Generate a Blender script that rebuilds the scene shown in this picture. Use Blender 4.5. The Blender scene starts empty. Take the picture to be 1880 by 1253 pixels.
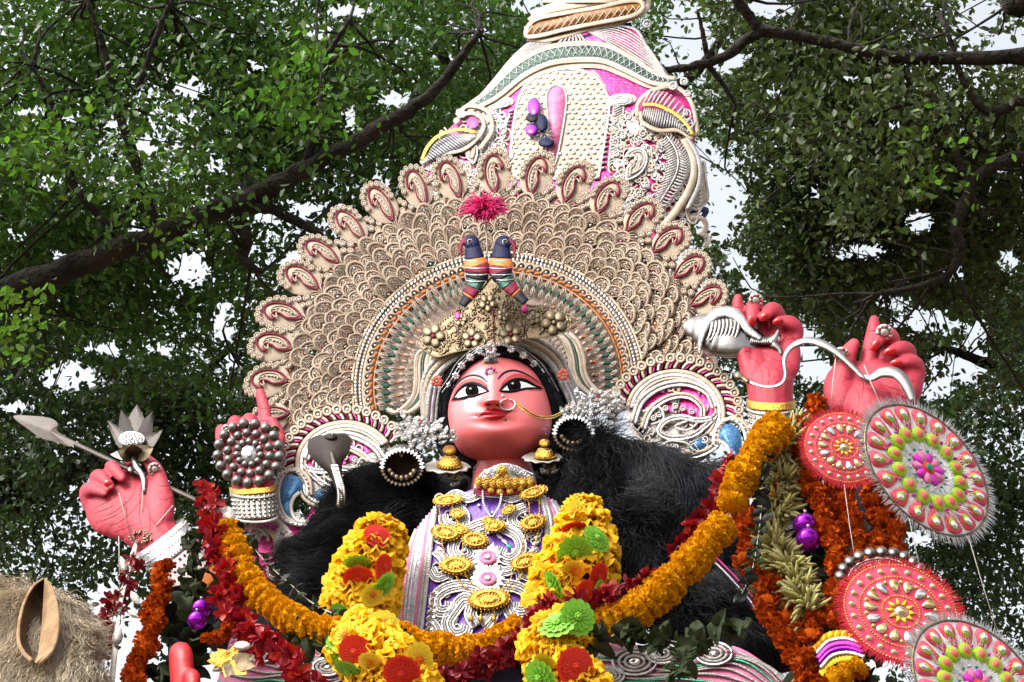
import bpy, bmesh, math, random
import numpy as np
from mathutils import Matrix, Vector
from mathutils.bvhtree import BVHTree
random.seed(7); RNG = np.random.default_rng(7)
scn = bpy.context.scene
col = scn.collection
rad = math.radians

# ------------------------------------------------------------------ camera
PW, PH = 1880.0, 1253.0
FPX = 3770.0                                   # focal length in photo pixels
PITCH, ROLL = rad(32), rad(4)
CAM = np.array((0.0, 0.0, 1.6))
FWD = np.array((0, math.cos(PITCH), math.sin(PITCH)))
_R = np.array((1.0, 0, 0)); _U = np.array((0, -math.sin(PITCH), math.cos(PITCH)))
RGT = math.cos(ROLL)*_R + math.sin(ROLL)*_U
UPV = -math.sin(ROLL)*_R + math.cos(ROLL)*_U
cd = bpy.data.cameras.new('camera'); cam = bpy.data.objects.new('camera', cd); col.objects.link(cam)
cd.sensor_width = 36; cd.lens = FPX/PW*36; cd.clip_end = 2000; cd.clip_start = 0.05
mw = Matrix.Identity(4)
for i, a in enumerate((RGT, UPV, -FWD)):
    for j in range(3): mw[j][i] = a[j]
mw.translation = Vector(CAM); cam.matrix_world = mw
scn.camera = cam

# ------------------------------------------------------------------ sky, sun, exposure
SUN_EL, SUN_ROT = rad(50), rad(250)
world = bpy.data.worlds.new('World'); scn.world = world; world.use_nodes = True
nt = world.node_tree; nt.nodes.clear()
sky = nt.nodes.new('ShaderNodeTexSky'); sky.sky_type = 'NISHITA'; sky.sun_disc = False
sky.sun_elevation = SUN_EL; sky.sun_rotation = SUN_ROT; sky.dust_density = 5.0; sky.air_density = 1.0; sky.ozone_density = 1.0
hs = nt.nodes.new('ShaderNodeHueSaturation'); hs.inputs['Saturation'].default_value = 0.25
bg = nt.nodes.new('ShaderNodeBackground'); bg.inputs['Strength'].default_value = 0.15
wo = nt.nodes.new('ShaderNodeOutputWorld')
nt.links.new(sky.outputs[0], hs.inputs['Color']); nt.links.new(hs.outputs[0], bg.inputs['Color']); nt.links.new(bg.outputs[0], wo.inputs[0])
sd = bpy.data.lights.new('sun', 'SUN'); sd.energy = 0.95; sd.angle = rad(24); sd.color = (1.0, 0.96, 0.9)
sun = bpy.data.objects.new('sun', sd); col.objects.link(sun)
sdir = Vector((math.sin(SUN_ROT)*math.cos(SUN_EL), math.cos(SUN_ROT)*math.cos(SUN_EL), math.sin(SUN_EL)))
sun.rotation_euler = sdir.to_track_quat('Z', 'Y').to_euler(); sun.location = (0, 5, 14)
vs = scn.view_settings; vs.view_transform = 'Standard'; vs.look = 'None'; vs.exposure = 1.42; vs.gamma = 1.0; vs.use_curve_mapping = False
scn.render.engine = 'CYCLES'
scn.cycles.max_bounces = 6; scn.cycles.diffuse_bounces = 3; scn.cycles.glossy_bounces = 3; scn.cycles.transmission_bounces = 4

# ------------------------------------------------------------------ the statue's own front plane (turned to one side and leaning back)
PSI, LEAN = rad(23.5), rad(14)
NRM = np.array((-math.cos(LEAN)*math.sin(PSI), -math.cos(LEAN)*math.cos(PSI), math.sin(LEAN)))
PR = np.array((math.cos(PSI), -math.sin(PSI), 0.0))
PU = np.cross(NRM, PR)
MPP = 5.5/FPX
def rays(x, y):
    x = np.asarray(x, float); y = np.asarray(y, float)
    return FWD + RGT*((x-PW/2)/FPX)[..., None] + UPV*(-(y-PH/2)/FPX)[..., None]
C0 = CAM + rays(915., 745.)*5.5
def at(x, y, d): return CAM + rays(float(x), float(y))*d
def plane_depth(x, y, off=0.0):
    return (NRM @ (C0 + off*NRM - CAM))/(rays(x, y) @ NRM)
def on_plane(off=0.0, zf=None):
    def f(p):
        p = np.asarray(p, float).reshape(-1, 3)
        z = p[:, 2] + (zf(p[:, 0], p[:, 1]) if zf else 0)
        d = plane_depth(p[:, 0], p[:, 1], off) - z*MPP
        return CAM + rays(p[:, 0], p[:, 1])*d[:, None]
    return f
def at_depth(x0, y0, off=0.0, k=0.0):
    # constant distance taken from where the thing meets the statue's plane, k: share of the plane's slope kept
    D = float(plane_depth(x0, y0, off))
    def f(p):
        p = np.asarray(p, float).reshape(-1, 3)
        d = D + k*(plane_depth(p[:, 0], p[:, 1], off)-D) - p[:, 2]*MPP
        return CAM + rays(p[:, 0], p[:, 1])*d[:, None]
    return f

# ------------------------------------------------------------------ materials
MATS = {}
def mat(key, c1, rough=0.6, metal=0.0, c2=None, scale=30, bump=0.0, bscale=80, spec=0.22, sheen=0, trans=0.0, island=0.0, coat=0.0, bdist=0.01):
    m = bpy.data.materials.new(key); m.use_nodes = True; n = m.node_tree; n.nodes.clear(); L = n.links.new
    out = n.nodes.new('ShaderNodeOutputMaterial'); b = n.nodes.new('ShaderNodeBsdfPrincipled')
    b.inputs['Roughness'].default_value = rough; b.inputs['Metallic'].default_value = metal
    b.inputs['Specular IOR Level'].default_value = spec
    if sheen: b.inputs['Sheen Weight'].default_value = sheen
    if coat: b.inputs['Coat Weight'].default_value = coat; b.inputs['Coat Roughness'].default_value = 0.25
    tc = n.nodes.new('ShaderNodeTexCoord')
    if c2 is None: c2 = tuple(v*0.78 for v in c1)
    no = n.nodes.new('ShaderNodeTexNoise'); no.inputs['Scale'].default_value = scale; no.inputs['Detail'].default_value = 5
    L(tc.outputs['Object'], no.inputs['Vector'])
    mr = n.nodes.new('ShaderNodeMapRange'); mr.inputs[1].default_value = 0.35; mr.inputs[2].default_value = 0.65
    L(no.outputs['Fac'], mr.inputs[0])
    mx = n.nodes.new('ShaderNodeMix'); mx.data_type = 'RGBA'
    mx.inputs[6].default_value = (*c1, 1); mx.inputs[7].default_value = (*c2, 1); L(mr.outputs[0], mx.inputs[0])
    csock = mx.outputs[2]
    if island:
        ge = n.nodes.new('ShaderNodeNewGeometry'); h = n.nodes.new('ShaderNodeHueSaturation')
        m1 = n.nodes.new('ShaderNodeMapRange'); m1.inputs[3].default_value = 1-island; m1.inputs[4].default_value = 1+island
        L(ge.outputs['Random Per Island'], m1.inputs[0]); L(m1.outputs[0], h.inputs['Value'])
        m2 = n.nodes.new('ShaderNodeMath'); m2.operation = 'MULTIPLY_ADD'; m2.inputs[1].default_value = 0.05*island; m2.inputs[2].default_value = 0.5-0.025*island
        L(ge.outputs['Random Per Island'], m2.inputs[0]); L(m2.outputs[0], h.inputs['Hue'])
        L(csock, h.inputs['Color']); csock = h.outputs[0]
    L(csock, b.inputs['Base Color'])
    if bump:
        nb = n.nodes.new('ShaderNodeTexNoise'); nb.inputs['Scale'].default_value = bscale; nb.inputs['Detail'].default_value = 4
        L(tc.outputs['Object'], nb.inputs['Vector'])
        bp = n.nodes.new('ShaderNodeBump'); bp.inputs['Strength'].default_value = bump; bp.inputs['Distance'].default_value = bdist
        L(nb.outputs['Fac'], bp.inputs['Height']); L(bp.outputs[0], b.inputs['Normal'])
    s = b.outputs[0]
    if trans:
        t = n.nodes.new('ShaderNodeBsdfTranslucent'); L(csock, t.inputs['Color'])
        ms = n.nodes.new('ShaderNodeMixShader'); ms.inputs[0].default_value = trans
        L(b.outputs[0], ms.inputs[1]); L(t.outputs[0], ms.inputs[2]); s = ms.outputs[0]
    L(s, out.inputs['Surface']); MATS[key] = m
    return m
mat('skin', (.84, .19, .195), .34, c2=(.80, .165, .17), scale=6, bump=.05, bscale=60, spec=.35)
mat('handskin', (.42, .034, .054), .55, c2=(.28, .013, .03), scale=9, bump=.3, bscale=45, spec=.22)
mat('nailred', (.62, .015, .02), .25, spec=.5)
mat('rednail2', (.45, .008, .01), .4, c2=(.34, .005, .008), bump=.2, bscale=40)
mat('crease', (.3, .012, .025), .6)
mat('cream', (.52, .42, .32), .5, c2=(.38, .29, .2), scale=22, bump=.25, bscale=260, metal=.05)
mat('fancream', (.49, .385, .285), .5, c2=(.34, .25, .175), scale=12, bump=.3, bscale=260, metal=.08)
mat('fanback', (.26, .185, .14), .6, c2=(.15, .10, .075), scale=25, bump=.5, bscale=200)
mat('pale', (.50, .46, .41), .42, c2=(.36, .32, .28), scale=25, bump=.3, bscale=260, metal=.25)
mat('silver', (.58, .57, .56), .34, metal=.9, c2=(.36, .35, .36), scale=40, bump=.35, bscale=180)
mat('silverdark', (.3, .28, .26), .34, metal=.95, c2=(.16, .15, .14), scale=25, bump=.2, bscale=90)
mat('steel', (.27, .255, .24), .36, metal=1, c2=(.14, .13, .12), scale=10, bump=.12, bscale=40)
mat('agedsteel', (.055, .038, .024), .45, metal=.2, c2=(.028, .019, .012), scale=12, bump=.1)
mat('brown_metal', (.018, .009, .005), .55, metal=.1, c2=(.016, .009, .005), spec=.12, scale=14, bump=.1)
mat('bronze', (.2, .15, .09), .42, metal=.8, c2=(.11, .08, .045), scale=18, bump=.2, bscale=120)
mat('tiara', (.25, .185, .105), .45, metal=.6, c2=(.13, .09, .05), scale=40, bump=.25, bscale=420)
mat('gold', (.62, .36, .06), .33, metal=.85, c2=(.40, .2, .03), scale=60, bump=.5, bscale=240)
mat('goldtrim', (.75, .52, .05), .32, metal=.7, c2=(.6, .36, .03), bump=.4, bscale=200)
mat('pearl', (.62, .60, .57), .2, c2=(.5, .47, .44), metal=.35, coat=.4)
mat('pinkfoil', (.66, .03, .24), .33, metal=.35, c2=(.5, .015, .14), scale=30, bump=.5, bscale=70)
mat('maroon', (.20, .008, .035), .55, c2=(.15, .006, .025), bump=.2, spec=.08)
mat('greenfoil', (.006, .07, .042), .42, metal=.2, c2=(.004, .04, .025), bump=.4, bscale=80)
mat('emerald', (.02, .34, .18), .28, metal=.35, c2=(.01, .22, .12), bump=.4)
mat('bluefoil', (.08, .22, .42), .35, metal=.3, c2=(.05, .15, .32), scale=40, bump=.5, bscale=70)
mat('navy', (.008, .010, .05), .5, c2=(.005, .006, .03), bump=.2, spec=.06)
mat('purple', (.15, .04, .38), .4, c2=(.1, .02, .27), bump=.3)
mat('violetball', (.34, .02, .46), .16, metal=.75, c2=(.25, .01, .38), scale=10)
mat('orangefoil', (.60, .15, .012), .5, metal=.1, c2=(.5, .12, .015), bump=.3)
mat('rustfoil', (.40, .09, .02), .4, metal=.25, bump=.3)
mat('amberlattice', (.36, .14, .02), .5, c2=(.24, .08, .012), scale=25)
mat('blackpaint', (.005, .006, .01), .5, c2=(.008, .009, .016), spec=.06)
mat('browblue', (.012, .014, .05), .4)
mat('eyewhite', (.72, .68, .64), .3, c2=(.68, .6, .57))
mat('iris', (.004, .0035, .0035), .7, spec=0)
mat('irisring', (.014, .010, .008), .7, spec=0)
mat('lip', (.40, .010, .02), .34, c2=(.33, .007, .015))
mat('shadow_paint', (.64, .09, .075), .5, c2=(.58, .07, .06))
mat('hair', (.006, .0065, .008), .85, c2=(.01, .011, .014), scale=30, bump=.8, bscale=60, spec=.05)
mat('strand', (.007, .008, .010), .55, c2=(.018, .02, .025), scale=12, spec=.2, island=.7)
mat('darkcloth', (.008, .0075, .011), .85, spec=.06, c2=(.02, .018, .03), scale=18, bump=.4, bscale=30)
mat('marigold', (.95, .47, .008), .8, c2=(.84, .34, .004), scale=60, bump=.6, bscale=170, trans=.2, spec=.05, island=.15)
mat('orangemari', (.86, .15, .006), .75, c2=(.66, .075, .004), scale=60, bump=.8, bscale=170, trans=.12, spec=.08, island=.25)
mat('redpetal', (.42, .008, .012), .5, c2=(.26, .004, .012), scale=30, trans=.2, spec=.35, island=.35)
mat('crimson', (.25, .004, .01), .5, c2=(.15, .003, .008), scale=30, trans=.15, spec=.3, island=.35)
mat('yellowcloth', (.92, .60, .012), .6, c2=(.88, .47, .006), scale=18, trans=.38, bump=.3, bscale=90, spec=.3)
mat('plasticred', (.74, .05, .02), .45, c2=(.62, .02, .015), scale=40, trans=.1)
mat('plasticgreen', (.26, .58, .05), .45, c2=(.16, .46, .03), scale=30, trans=.1)
mat('plasticyellow', (.80, .66, .04), .45, c2=(.76, .52, .02), scale=30, trans=.1)
mat('plasticorange', (.80, .17, .01), .45, trans=.1)
mat('tuberose', (.52, .47, .2), .6, c2=(.33, .32, .1), scale=40, trans=.2, island=.3)
mat('dryleaf', (.05, .065, .022), .65, c2=(.018, .028, .01), scale=30, bump=.4, trans=.15, island=.4)
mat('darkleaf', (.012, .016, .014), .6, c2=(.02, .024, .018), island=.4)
mat('greensprig', (.05, .085, .02), .6, c2=(.03, .06, .012), trans=.15, island=.4)
mat('discpink', (.76, .085, .14), .5, c2=(.64, .05, .10), scale=50, bump=.3, bscale=150)
mat('disccream', (.80, .77, .73), .45, c2=(.64, .61, .57), scale=60, metal=.1, bump=.5, bscale=160)
mat('fringered', (.62, .03, .05), .4, c2=(.5, .015, .03), trans=.15, island=.3)
mat('fringegrey', (.5, .48, .46), .3, metal=.5, island=.3)
mat('tinselwhite', (.85, .84, .82), .35, metal=.2, island=.2)
mat('lime', (.34, .52, .02), .5, c2=(.27, .42, .015), bump=.3)
mat('salmon', (.76, .17, .12), .5, bump=.2)
mat('mirror', (.86, .86, .84), .12, metal=.9, bump=.15, bscale=60)
mat('goldmirror', (.84, .68, .28), .18, metal=.85, bump=.2, bscale=60)
mat('magenta', (.62, .03, .45), .4)
mat('fur', (.58, .45, .30), .9, c2=(.42, .30, .18), spec=.05, scale=10, bump=.4)
mat('furstrand', (.72, .62, .48), .7, c2=(.52, .42, .29), scale=5, island=.3, trans=.2)
mat('earskin', (.36, .235, .12), .7, c2=(.24, .14, .065), scale=25, bump=.4, bscale=60)
mat('earinside', (.10, .055, .03), .75, c2=(.05, .028, .016), scale=20)
mat('plumepink', (.86, .045, .27), .6, c2=(.74, .02, .18), trans=.4, island=.3)
mat('string', (.5, .46, .4), .6)
mat('hatchwhite', (.46, .435, .41), .4, metal=.2, c2=(.33, .31, .29), scale=60, bump=.5, bscale=200)
mat('pinkcloth', (.70, .22, .38), .5, c2=(.62, .12, .28), scale=30, bump=.3)
mat('lilac', (.6, .55, .6), .4, metal=.35, c2=(.45, .4, .5), scale=60, bump=.4)
mat('bark', (.032, .025, .019), .9, c2=(.012, .010, .008), scale=7, bump=1.0, bscale=18, bdist=.06)
mat('stonebase', (.3, .28, .25), .85, c2=(.22, .2, .18), scale=4, bump=.4)
mat('redcarpet', (.3, .03, .03), .9, bump=.4)
def leafmat(key, c1, c2, trans):
    m = mat(key, c1, .5, c2=c2, scale=.9, trans=trans, island=.55, spec=.45)
leafmat('leaf_a', (.075, .165, .016), (.040, .085, .014), .36)
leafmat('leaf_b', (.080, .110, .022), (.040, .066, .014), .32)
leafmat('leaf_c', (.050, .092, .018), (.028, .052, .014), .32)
leafmat('leaf_sunlit', (.15, .30, .02), (.08, .19, .015), .45)  # brighter green puts sunlight on the leaves into their colour

# ------------------------------------------------------------------ mesh builder (vertices collected in any space, mapped when built)
def smooth(pts, n=None, closed=False):
    P = np.asarray(pts, float); k = len(P)
    if closed: Q = np.vstack([P[-1], P, P[0], P[1]]); segs = k
    else: Q = np.vstack([2*P[0]-P[1], P, 2*P[-1]-P[-2]]); segs = k-1
    if n is None: n = segs*6
    u = np.linspace(0, segs, n, endpoint=not closed); i = np.minimum(u.astype(int), segs-1); t = (u-i)[:, None]
    a, b, c, d = Q[i], Q[i+1], Q[i+2], Q[i+3]
    return .5*(2*b + (c-a)*t + (2*a-5*b+4*c-d)*t*t + (3*b-a-3*c+d)*t**3)
def p3(pts, z=0.0):
    P = np.asarray(pts, float)
    if P.shape[1] == 2: P = np.hstack([P, np.full((len(P), 1), float(z))])
    return P
class G:
    def __init__(s): s.v = []; s.f = []; s.m = []; s.keys = []; s.n = 0
    def k(s, key):
        if key not in s.keys: s.keys.append(key)
        return s.keys.index(key)
    def add(s, V, F, key):
        V = np.asarray(V, float).reshape(-1, 3); o = s.n; s.v.append(V); s.n += len(V)
        mi = s.k(key)
        for f in F: s.f.append([i+o for i in f]); s.m.append(mi)
    def tube(s, pts, r, key, sides=6, closed=False, flat=1.0):
        P = p3(pts); N = len(P); r = np.broadcast_to(np.asarray(r, float), (N,)) if np.ndim(r) < 2 else r
        T = (np.roll(P, -1, 0)-np.roll(P, 1, 0)) if closed else np.gradient(P, axis=0)
        T = T/(np.linalg.norm(T, axis=1)[:, None]+1e-9)
        ref = np.array((0, 0, 1.0)) if abs(T[0, 2]) < .9 else np.array((0, 1.0, 0))
        A = np.cross(T, ref); la = np.linalg.norm(A, axis=1)[:, None]
        A = np.where(la < 1e-4, np.array((1.0, 0, 0)), A/(la+1e-9)); B = np.cross(A, T)
        an = np.arange(sides)/sides*2*math.pi
        V = P[:, None] + r[:, None, None]*(np.cos(an)[None, :, None]*A[:, None] + flat*np.sin(an)[None, :, None]*B[:, None])
        F = []
        for i in range(N if closed else N-1):
            j = (i+1) % N
            for q in range(sides):
                w = (q+1) % sides; F.append((i*sides+q, i*sides+w, j*sides+w, j*sides+q))
        if not closed:
            F.append(tuple(range(sides-1, -1, -1))); F.append(tuple((N-1)*sides+q for q in range(sides)))
        s.add(V, F, key)
    def ball(s, c, r, key, seg=8, ring=5):
        c = np.asarray(c, float); r = np.broadcast_to(np.asarray(r, float), (3,))
        V = [c+(0, 0, r[2])]; F = []
        for i in range(1, ring):
            a = math.pi*i/ring
            for q in range(seg):
                b = 2*math.pi*q/seg; V.append(c+r*(math.sin(a)*math.cos(b), math.sin(a)*math.sin(b), math.cos(a)))
        V.append(c-(0, 0, r[2])); e = len(V)-1
        for q in range(seg):
            w = (q+1) % seg; F.append((0, 1+q, 1+w)); F.append((e, e-seg+w, e-seg+q))
            for i in range(ring-2): F.append((1+i*seg+q, 1+(i+1)*seg+q, 1+(i+1)*seg+w, 1+i*seg+w))
        s.add(V, F, key)
    def dome(s, cx, cy, rx, ry, prof, key, rot=0, z=0, seg=14, keys=None):
        V = []; F = []; c, n = math.cos(rot), math.sin(rot)
        o = s.n
        for t, h in prof:
            if t == 0: V.append((cx, cy, z+h)); continue
            for q in range(seg):
                b = 2*math.pi*q/seg; x, y = t*rx*math.cos(b), t*ry*math.sin(b)
                V.append((cx+x*c-y*n, cy+x*n+y*c, z+h))
        st = []; i = 0
        for t, h in prof: st.append(i); i += 1 if t == 0 else seg
        s.v.append(np.asarray(V, float)); s.n += len(V)
        for r_ in range(len(prof)-1):
            kk = s.k(keys[r_] if keys else key); a, b = st[r_], st[r_+1]
            for q in range(seg):
                w = (q+1) % seg
                if prof[r_][0] == 0: fc = (a, b+q, b+w)
                elif prof[r_+1][0] == 0: fc = (a+q, b, a+w)
                else: fc = (a+q, b+q, b+w, a+w)
                s.f.append([o+i for i in fc]); s.m.append(kk)
    def plate(s, out, z0, z1, key, side=None):
        P = np.asarray(out, float); n = len(P)
        V = np.vstack([p3(P, z1), p3(P, z0)])
        s.add(V, [tuple(range(n))], key); s.m[-1] = s.k(key)
        o = s.n - 2*n
        ks = s.k(side or key)
        for q in range(n):
            w = (q+1) % n; s.f.append([o+q, o+n+q, o+n+w, o+w]); s.m.append(ks)
        s.f.append([o+n+q for q in range(n-1, -1, -1)]); s.m.append(ks)
    def grid(s, A, key):
        A = np.asarray(A, float); h, w = A.shape[:2]
        s.add(A.reshape(-1, 3), [(i*w+j, i*w+j+1, (i+1)*w+j+1, (i+1)*w+j) for i in range(h-1) for j in range(w-1)], key)
    def mesh(s, name, fn=None, origin=(0, 0, 0), flatshade=False):
        V = np.vstack(s.v)
        if fn: V = fn(V)
        V = V - np.asarray(origin, float)
        me = bpy.data.meshes.new(name); me.from_pydata(V.tolist(), [], s.f)
        for k in s.keys: me.materials.append(MATS[k])
        me.polygons.foreach_set('material_index', s.m)
        if not flatshade: me.polygons.foreach_set('use_smooth', [True]*len(s.f))
        me.update()
        return me
def remeshed(me, voxel, it=4, key=None, fac=.6):
    o = bpy.data.objects.new('work', me); col.objects.link(o)
    m = o.modifiers.new('r', 'REMESH'); m.mode = 'VOXEL'; m.voxel_size = voxel; m.use_smooth_shade = True
    if it: q = o.modifiers.new('s', 'SMOOTH'); q.factor = fac; q.iterations = it
    dg = bpy.context.evaluated_depsgraph_get(); dg.update()
    r = bpy.data.meshes.new_from_object(o.evaluated_get(dg)); bpy.data.objects.remove(o)
    r.materials.clear(); r.materials.append(MATS[key])
    r.polygons.foreach_set('use_smooth', [True]*len(r.polygons)); r.polygons.foreach_set('material_index', [0]*len(r.polygons))
    return r
class Thing:
    def __init__(s, name, label, cat, anchor, group=None):
        s.o = bpy.data.objects.new(name, None); col.objects.link(s.o); s.a = np.asarray(anchor, float)
        s.o.location = s.a; s.o.empty_display_size = .05
        s.o['label'] = label; s.o['category'] = cat
        if group: s.o['group'] = group
    def part(s, name, g, fn=None, parent=None, label=None, flatshade=False, kind=None):
        me = g.mesh(name, fn, s.a, flatshade) if isinstance(g, G) else g
        o = bpy.data.objects.new(name, me); col.objects.link(o); o.parent = parent or s.o
        if label: o['label'] = label
        if kind: o['kind'] = kind
        return o
    def inst(s, name, me, M, parent=None):
        o = bpy.data.objects.new(name, me); col.objects.link(o); o.parent = parent or s.o
        o.matrix_basis = Matrix.Translation(Vector(-s.a)) @ M
        return o
def single(name, g, fn, label, cat, group=None, kind=None, flatshade=False):
    V = fn(np.vstack(g.v)) if fn else np.vstack(g.v); a = V.mean(0)
    me = g.mesh(name, fn, a, flatshade); o = bpy.data.objects.new(name, me); col.objects.link(o); o.location = a
    o['label'] = label; o['category'] = cat
    if group: o['group'] = group
    return o
def frame(p, x, y, z, s=1.0):
    M = Matrix.Identity(4)
    for i, a in enumerate((x, y, z)):
        for j in range(3): M[j][i] = float(a[j])*s
    M.translation = Vector(p); return M
def norm(v): v = np.asarray(v, float); return v/np.linalg.norm(v)
def rel(me, a):                                   # world-space mesh -> relative to a thing's anchor
    me.transform(Matrix.Translation(Vector(-np.asarray(a, float)))); return me
def spiral(cx, cy, r, turns=1.6, a0=0, dirn=1, n=26, k=.12, sy=1.0):
    t = np.linspace(0, 1, n); a = a0 + dirn*t*turns*2*math.pi; R = r*(1-t*(1-k))
    return np.stack([cx+R*np.cos(a), cy+sy*R*np.sin(a)], 1)
def rotp(P, cx, cy, a, s=1.0):
    P = np.asarray(P, float); c, n = math.cos(a)*s, math.sin(a)*s
    return np.stack([cx+P[:, 0]*c-P[:, 1]*n, cy+P[:, 0]*n+P[:, 1]*c], 1)
LEAFP = np.array([(0, 0), (.22, -.3), (.25, -.6), (.1, -.9), (0, -1.05), (-.1, -.9), (-.25, -.6), (-.22, -.3)])
# a mango-shaped paisley, tip at (0,0), head up at y=-1, tail curling to one side
PAIS = np.array([(0, 0), (.20, -.26), (.27, -.55), (.2, -.84), (0, -1.0), (-.22, -.93), (-.36, -.72), (-.36, -.58), (-.24, -.7), (-.12, -.72), (-.09, -.56), (-.16, -.34), (-.1, -.14)])
def roundel(g, x, y, r, key, z=0, core='pearl'):
    g.dome(x, y, r, r, [(0, r*.15), (.45, r*.2), (.62, r*.75), (.85, r*.75), (1, 0)], key, z=z, seg=12)
    g.ball((x, y, z+r*.3), r*.36, core, 7, 4)
# ================================================================== setting: ground, altar
def structure(o): o['kind'] = 'structure'; return o
g = G(); S = 60; N = 40
xs = np.linspace(-S, S, N); A = np.zeros((N, N, 3))
for i, y in enumerate(np.linspace(-S, S+30, N)):
    for j, x in enumerate(xs): A[i, j] = (x, y, 0.05*math.sin(x*.7)*math.cos(y*.5))
mat('earth', (.16, .12, .08), .95, c2=(.09, .075, .05), scale=1.2, bump=.6, bscale=9)
g.grid(A, 'earth'); o = bpy.data.objects.new('ground', g.mesh('ground')); col.objects.link(o); structure(o)
BASE = C0.copy(); ALT = 1.0                       # top of the altar
CX, CY = BASE[0]-.15, BASE[1]-.1
a = Thing('altar', 'stepped stone altar with red cloth under the seated statue', 'altar', (CX, CY, 0))
def boxg(g, c, h, key):
    c = np.asarray(c, float); x, y, z = h
    V = [c+(sx*x, sy*y, sz*z) for sz in (-1, 1) for sy in (-1, 1) for sx in (-1, 1)]
    g.add(V, [(0, 2, 3, 1), (4, 5, 7, 6), (0, 1, 5, 4), (2, 6, 7, 3), (0, 4, 6, 2), (1, 3, 7, 5)], key)
g = G(); boxg(g, (CX, CY, .25), (2.0, 1.5, .3), 'stonebase'); a.part('lower_step', g, flatshade=True)
g = G(); boxg(g, (CX, CY, .755), (1.7, 1.2, .2), 'stonebase'); a.part('upper_step', g, flatshade=True)
g = G(); boxg(g, (CX, CY, .979), (1.72, 1.22, .022), 'redcarpet'); a.part('altar_cloth', g, flatshade=True)

# ================================================================== trees
GAPS = [(345,490,52,40),(130,690,65,30),(355,160,34,18),(205,225,26,14),(270,268,24,16),(410,590,20,36),(640,215,16,30),(490,395,28,16),
 (60,205,30,14),(190,640,45,14),(725,180,40,22),(1325,365,52,80),(1290,285,30,34),(1250,190,24,30),(1262,80,52,70),(1335,110,40,20),(1410,15,60,24),
 (1790,35,40,46),(1850,85,34,34),(1585,462,70,20),(1690,405,34,28),(1700,590,70,30),(1760,665,60,44),(1500,680,44,20),(1720,715,44,22),
 (200,1110,34,40),(235,1195,34,66),(1690,985,26,18),(30,745,30,14),(960,8,34,18),(640,20,40,14),(120,215,20,12),(1640,555,40,16),(1355,480,26,24),
 (560,385,26,18),(700,330,22,14),(110,470,20,12),(350,1040,20,20),(1540,690,40,30),(1480,640,30,60),(1395,700,20,50),(1380,520,20,22),(1790,610,30,34),
 (580,60,26,16),(820,110,28,16),(470,120,20,18),(250,420,22,14),(400,300,26,14),(90,330,20,16),(540,480,24,20),(30,430,22,12),(300,640,30,12),
 (1420,170,24,16),(1560,140,20,14),(1500,350,20,18),(1830,300,22,20),(1850,480,20,26),(1640,230,16,14),(1750,500,26,20),(880,60,22,20),(430,660,20,24)]
def value_noise(P, seed, sc):
    r = np.random.default_rng(seed).random((32, 32, 32)); Q = P/sc; I = np.floor(Q).astype(int); f = Q-I; f = f*f*(3-2*f); out = 0
    for dx in (0, 1):
        for dy in (0, 1):
            for dz in (0, 1):
                w = (f[:, 0] if dx else 1-f[:, 0])*(f[:, 1] if dy else 1-f[:, 1])*(f[:, 2] if dz else 1-f[:, 2])
                out = out + w*r[(I[:, 0]+dx) % 32, (I[:, 1]+dy) % 32, (I[:, 2]+dz) % 32]
    return out
def to_px(P):
    q = P-CAM; d = q @ FWD
    return PW/2 + FPX*(q @ RGT)/d, PH/2 - FPX*(q @ UPV)/d, d
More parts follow.
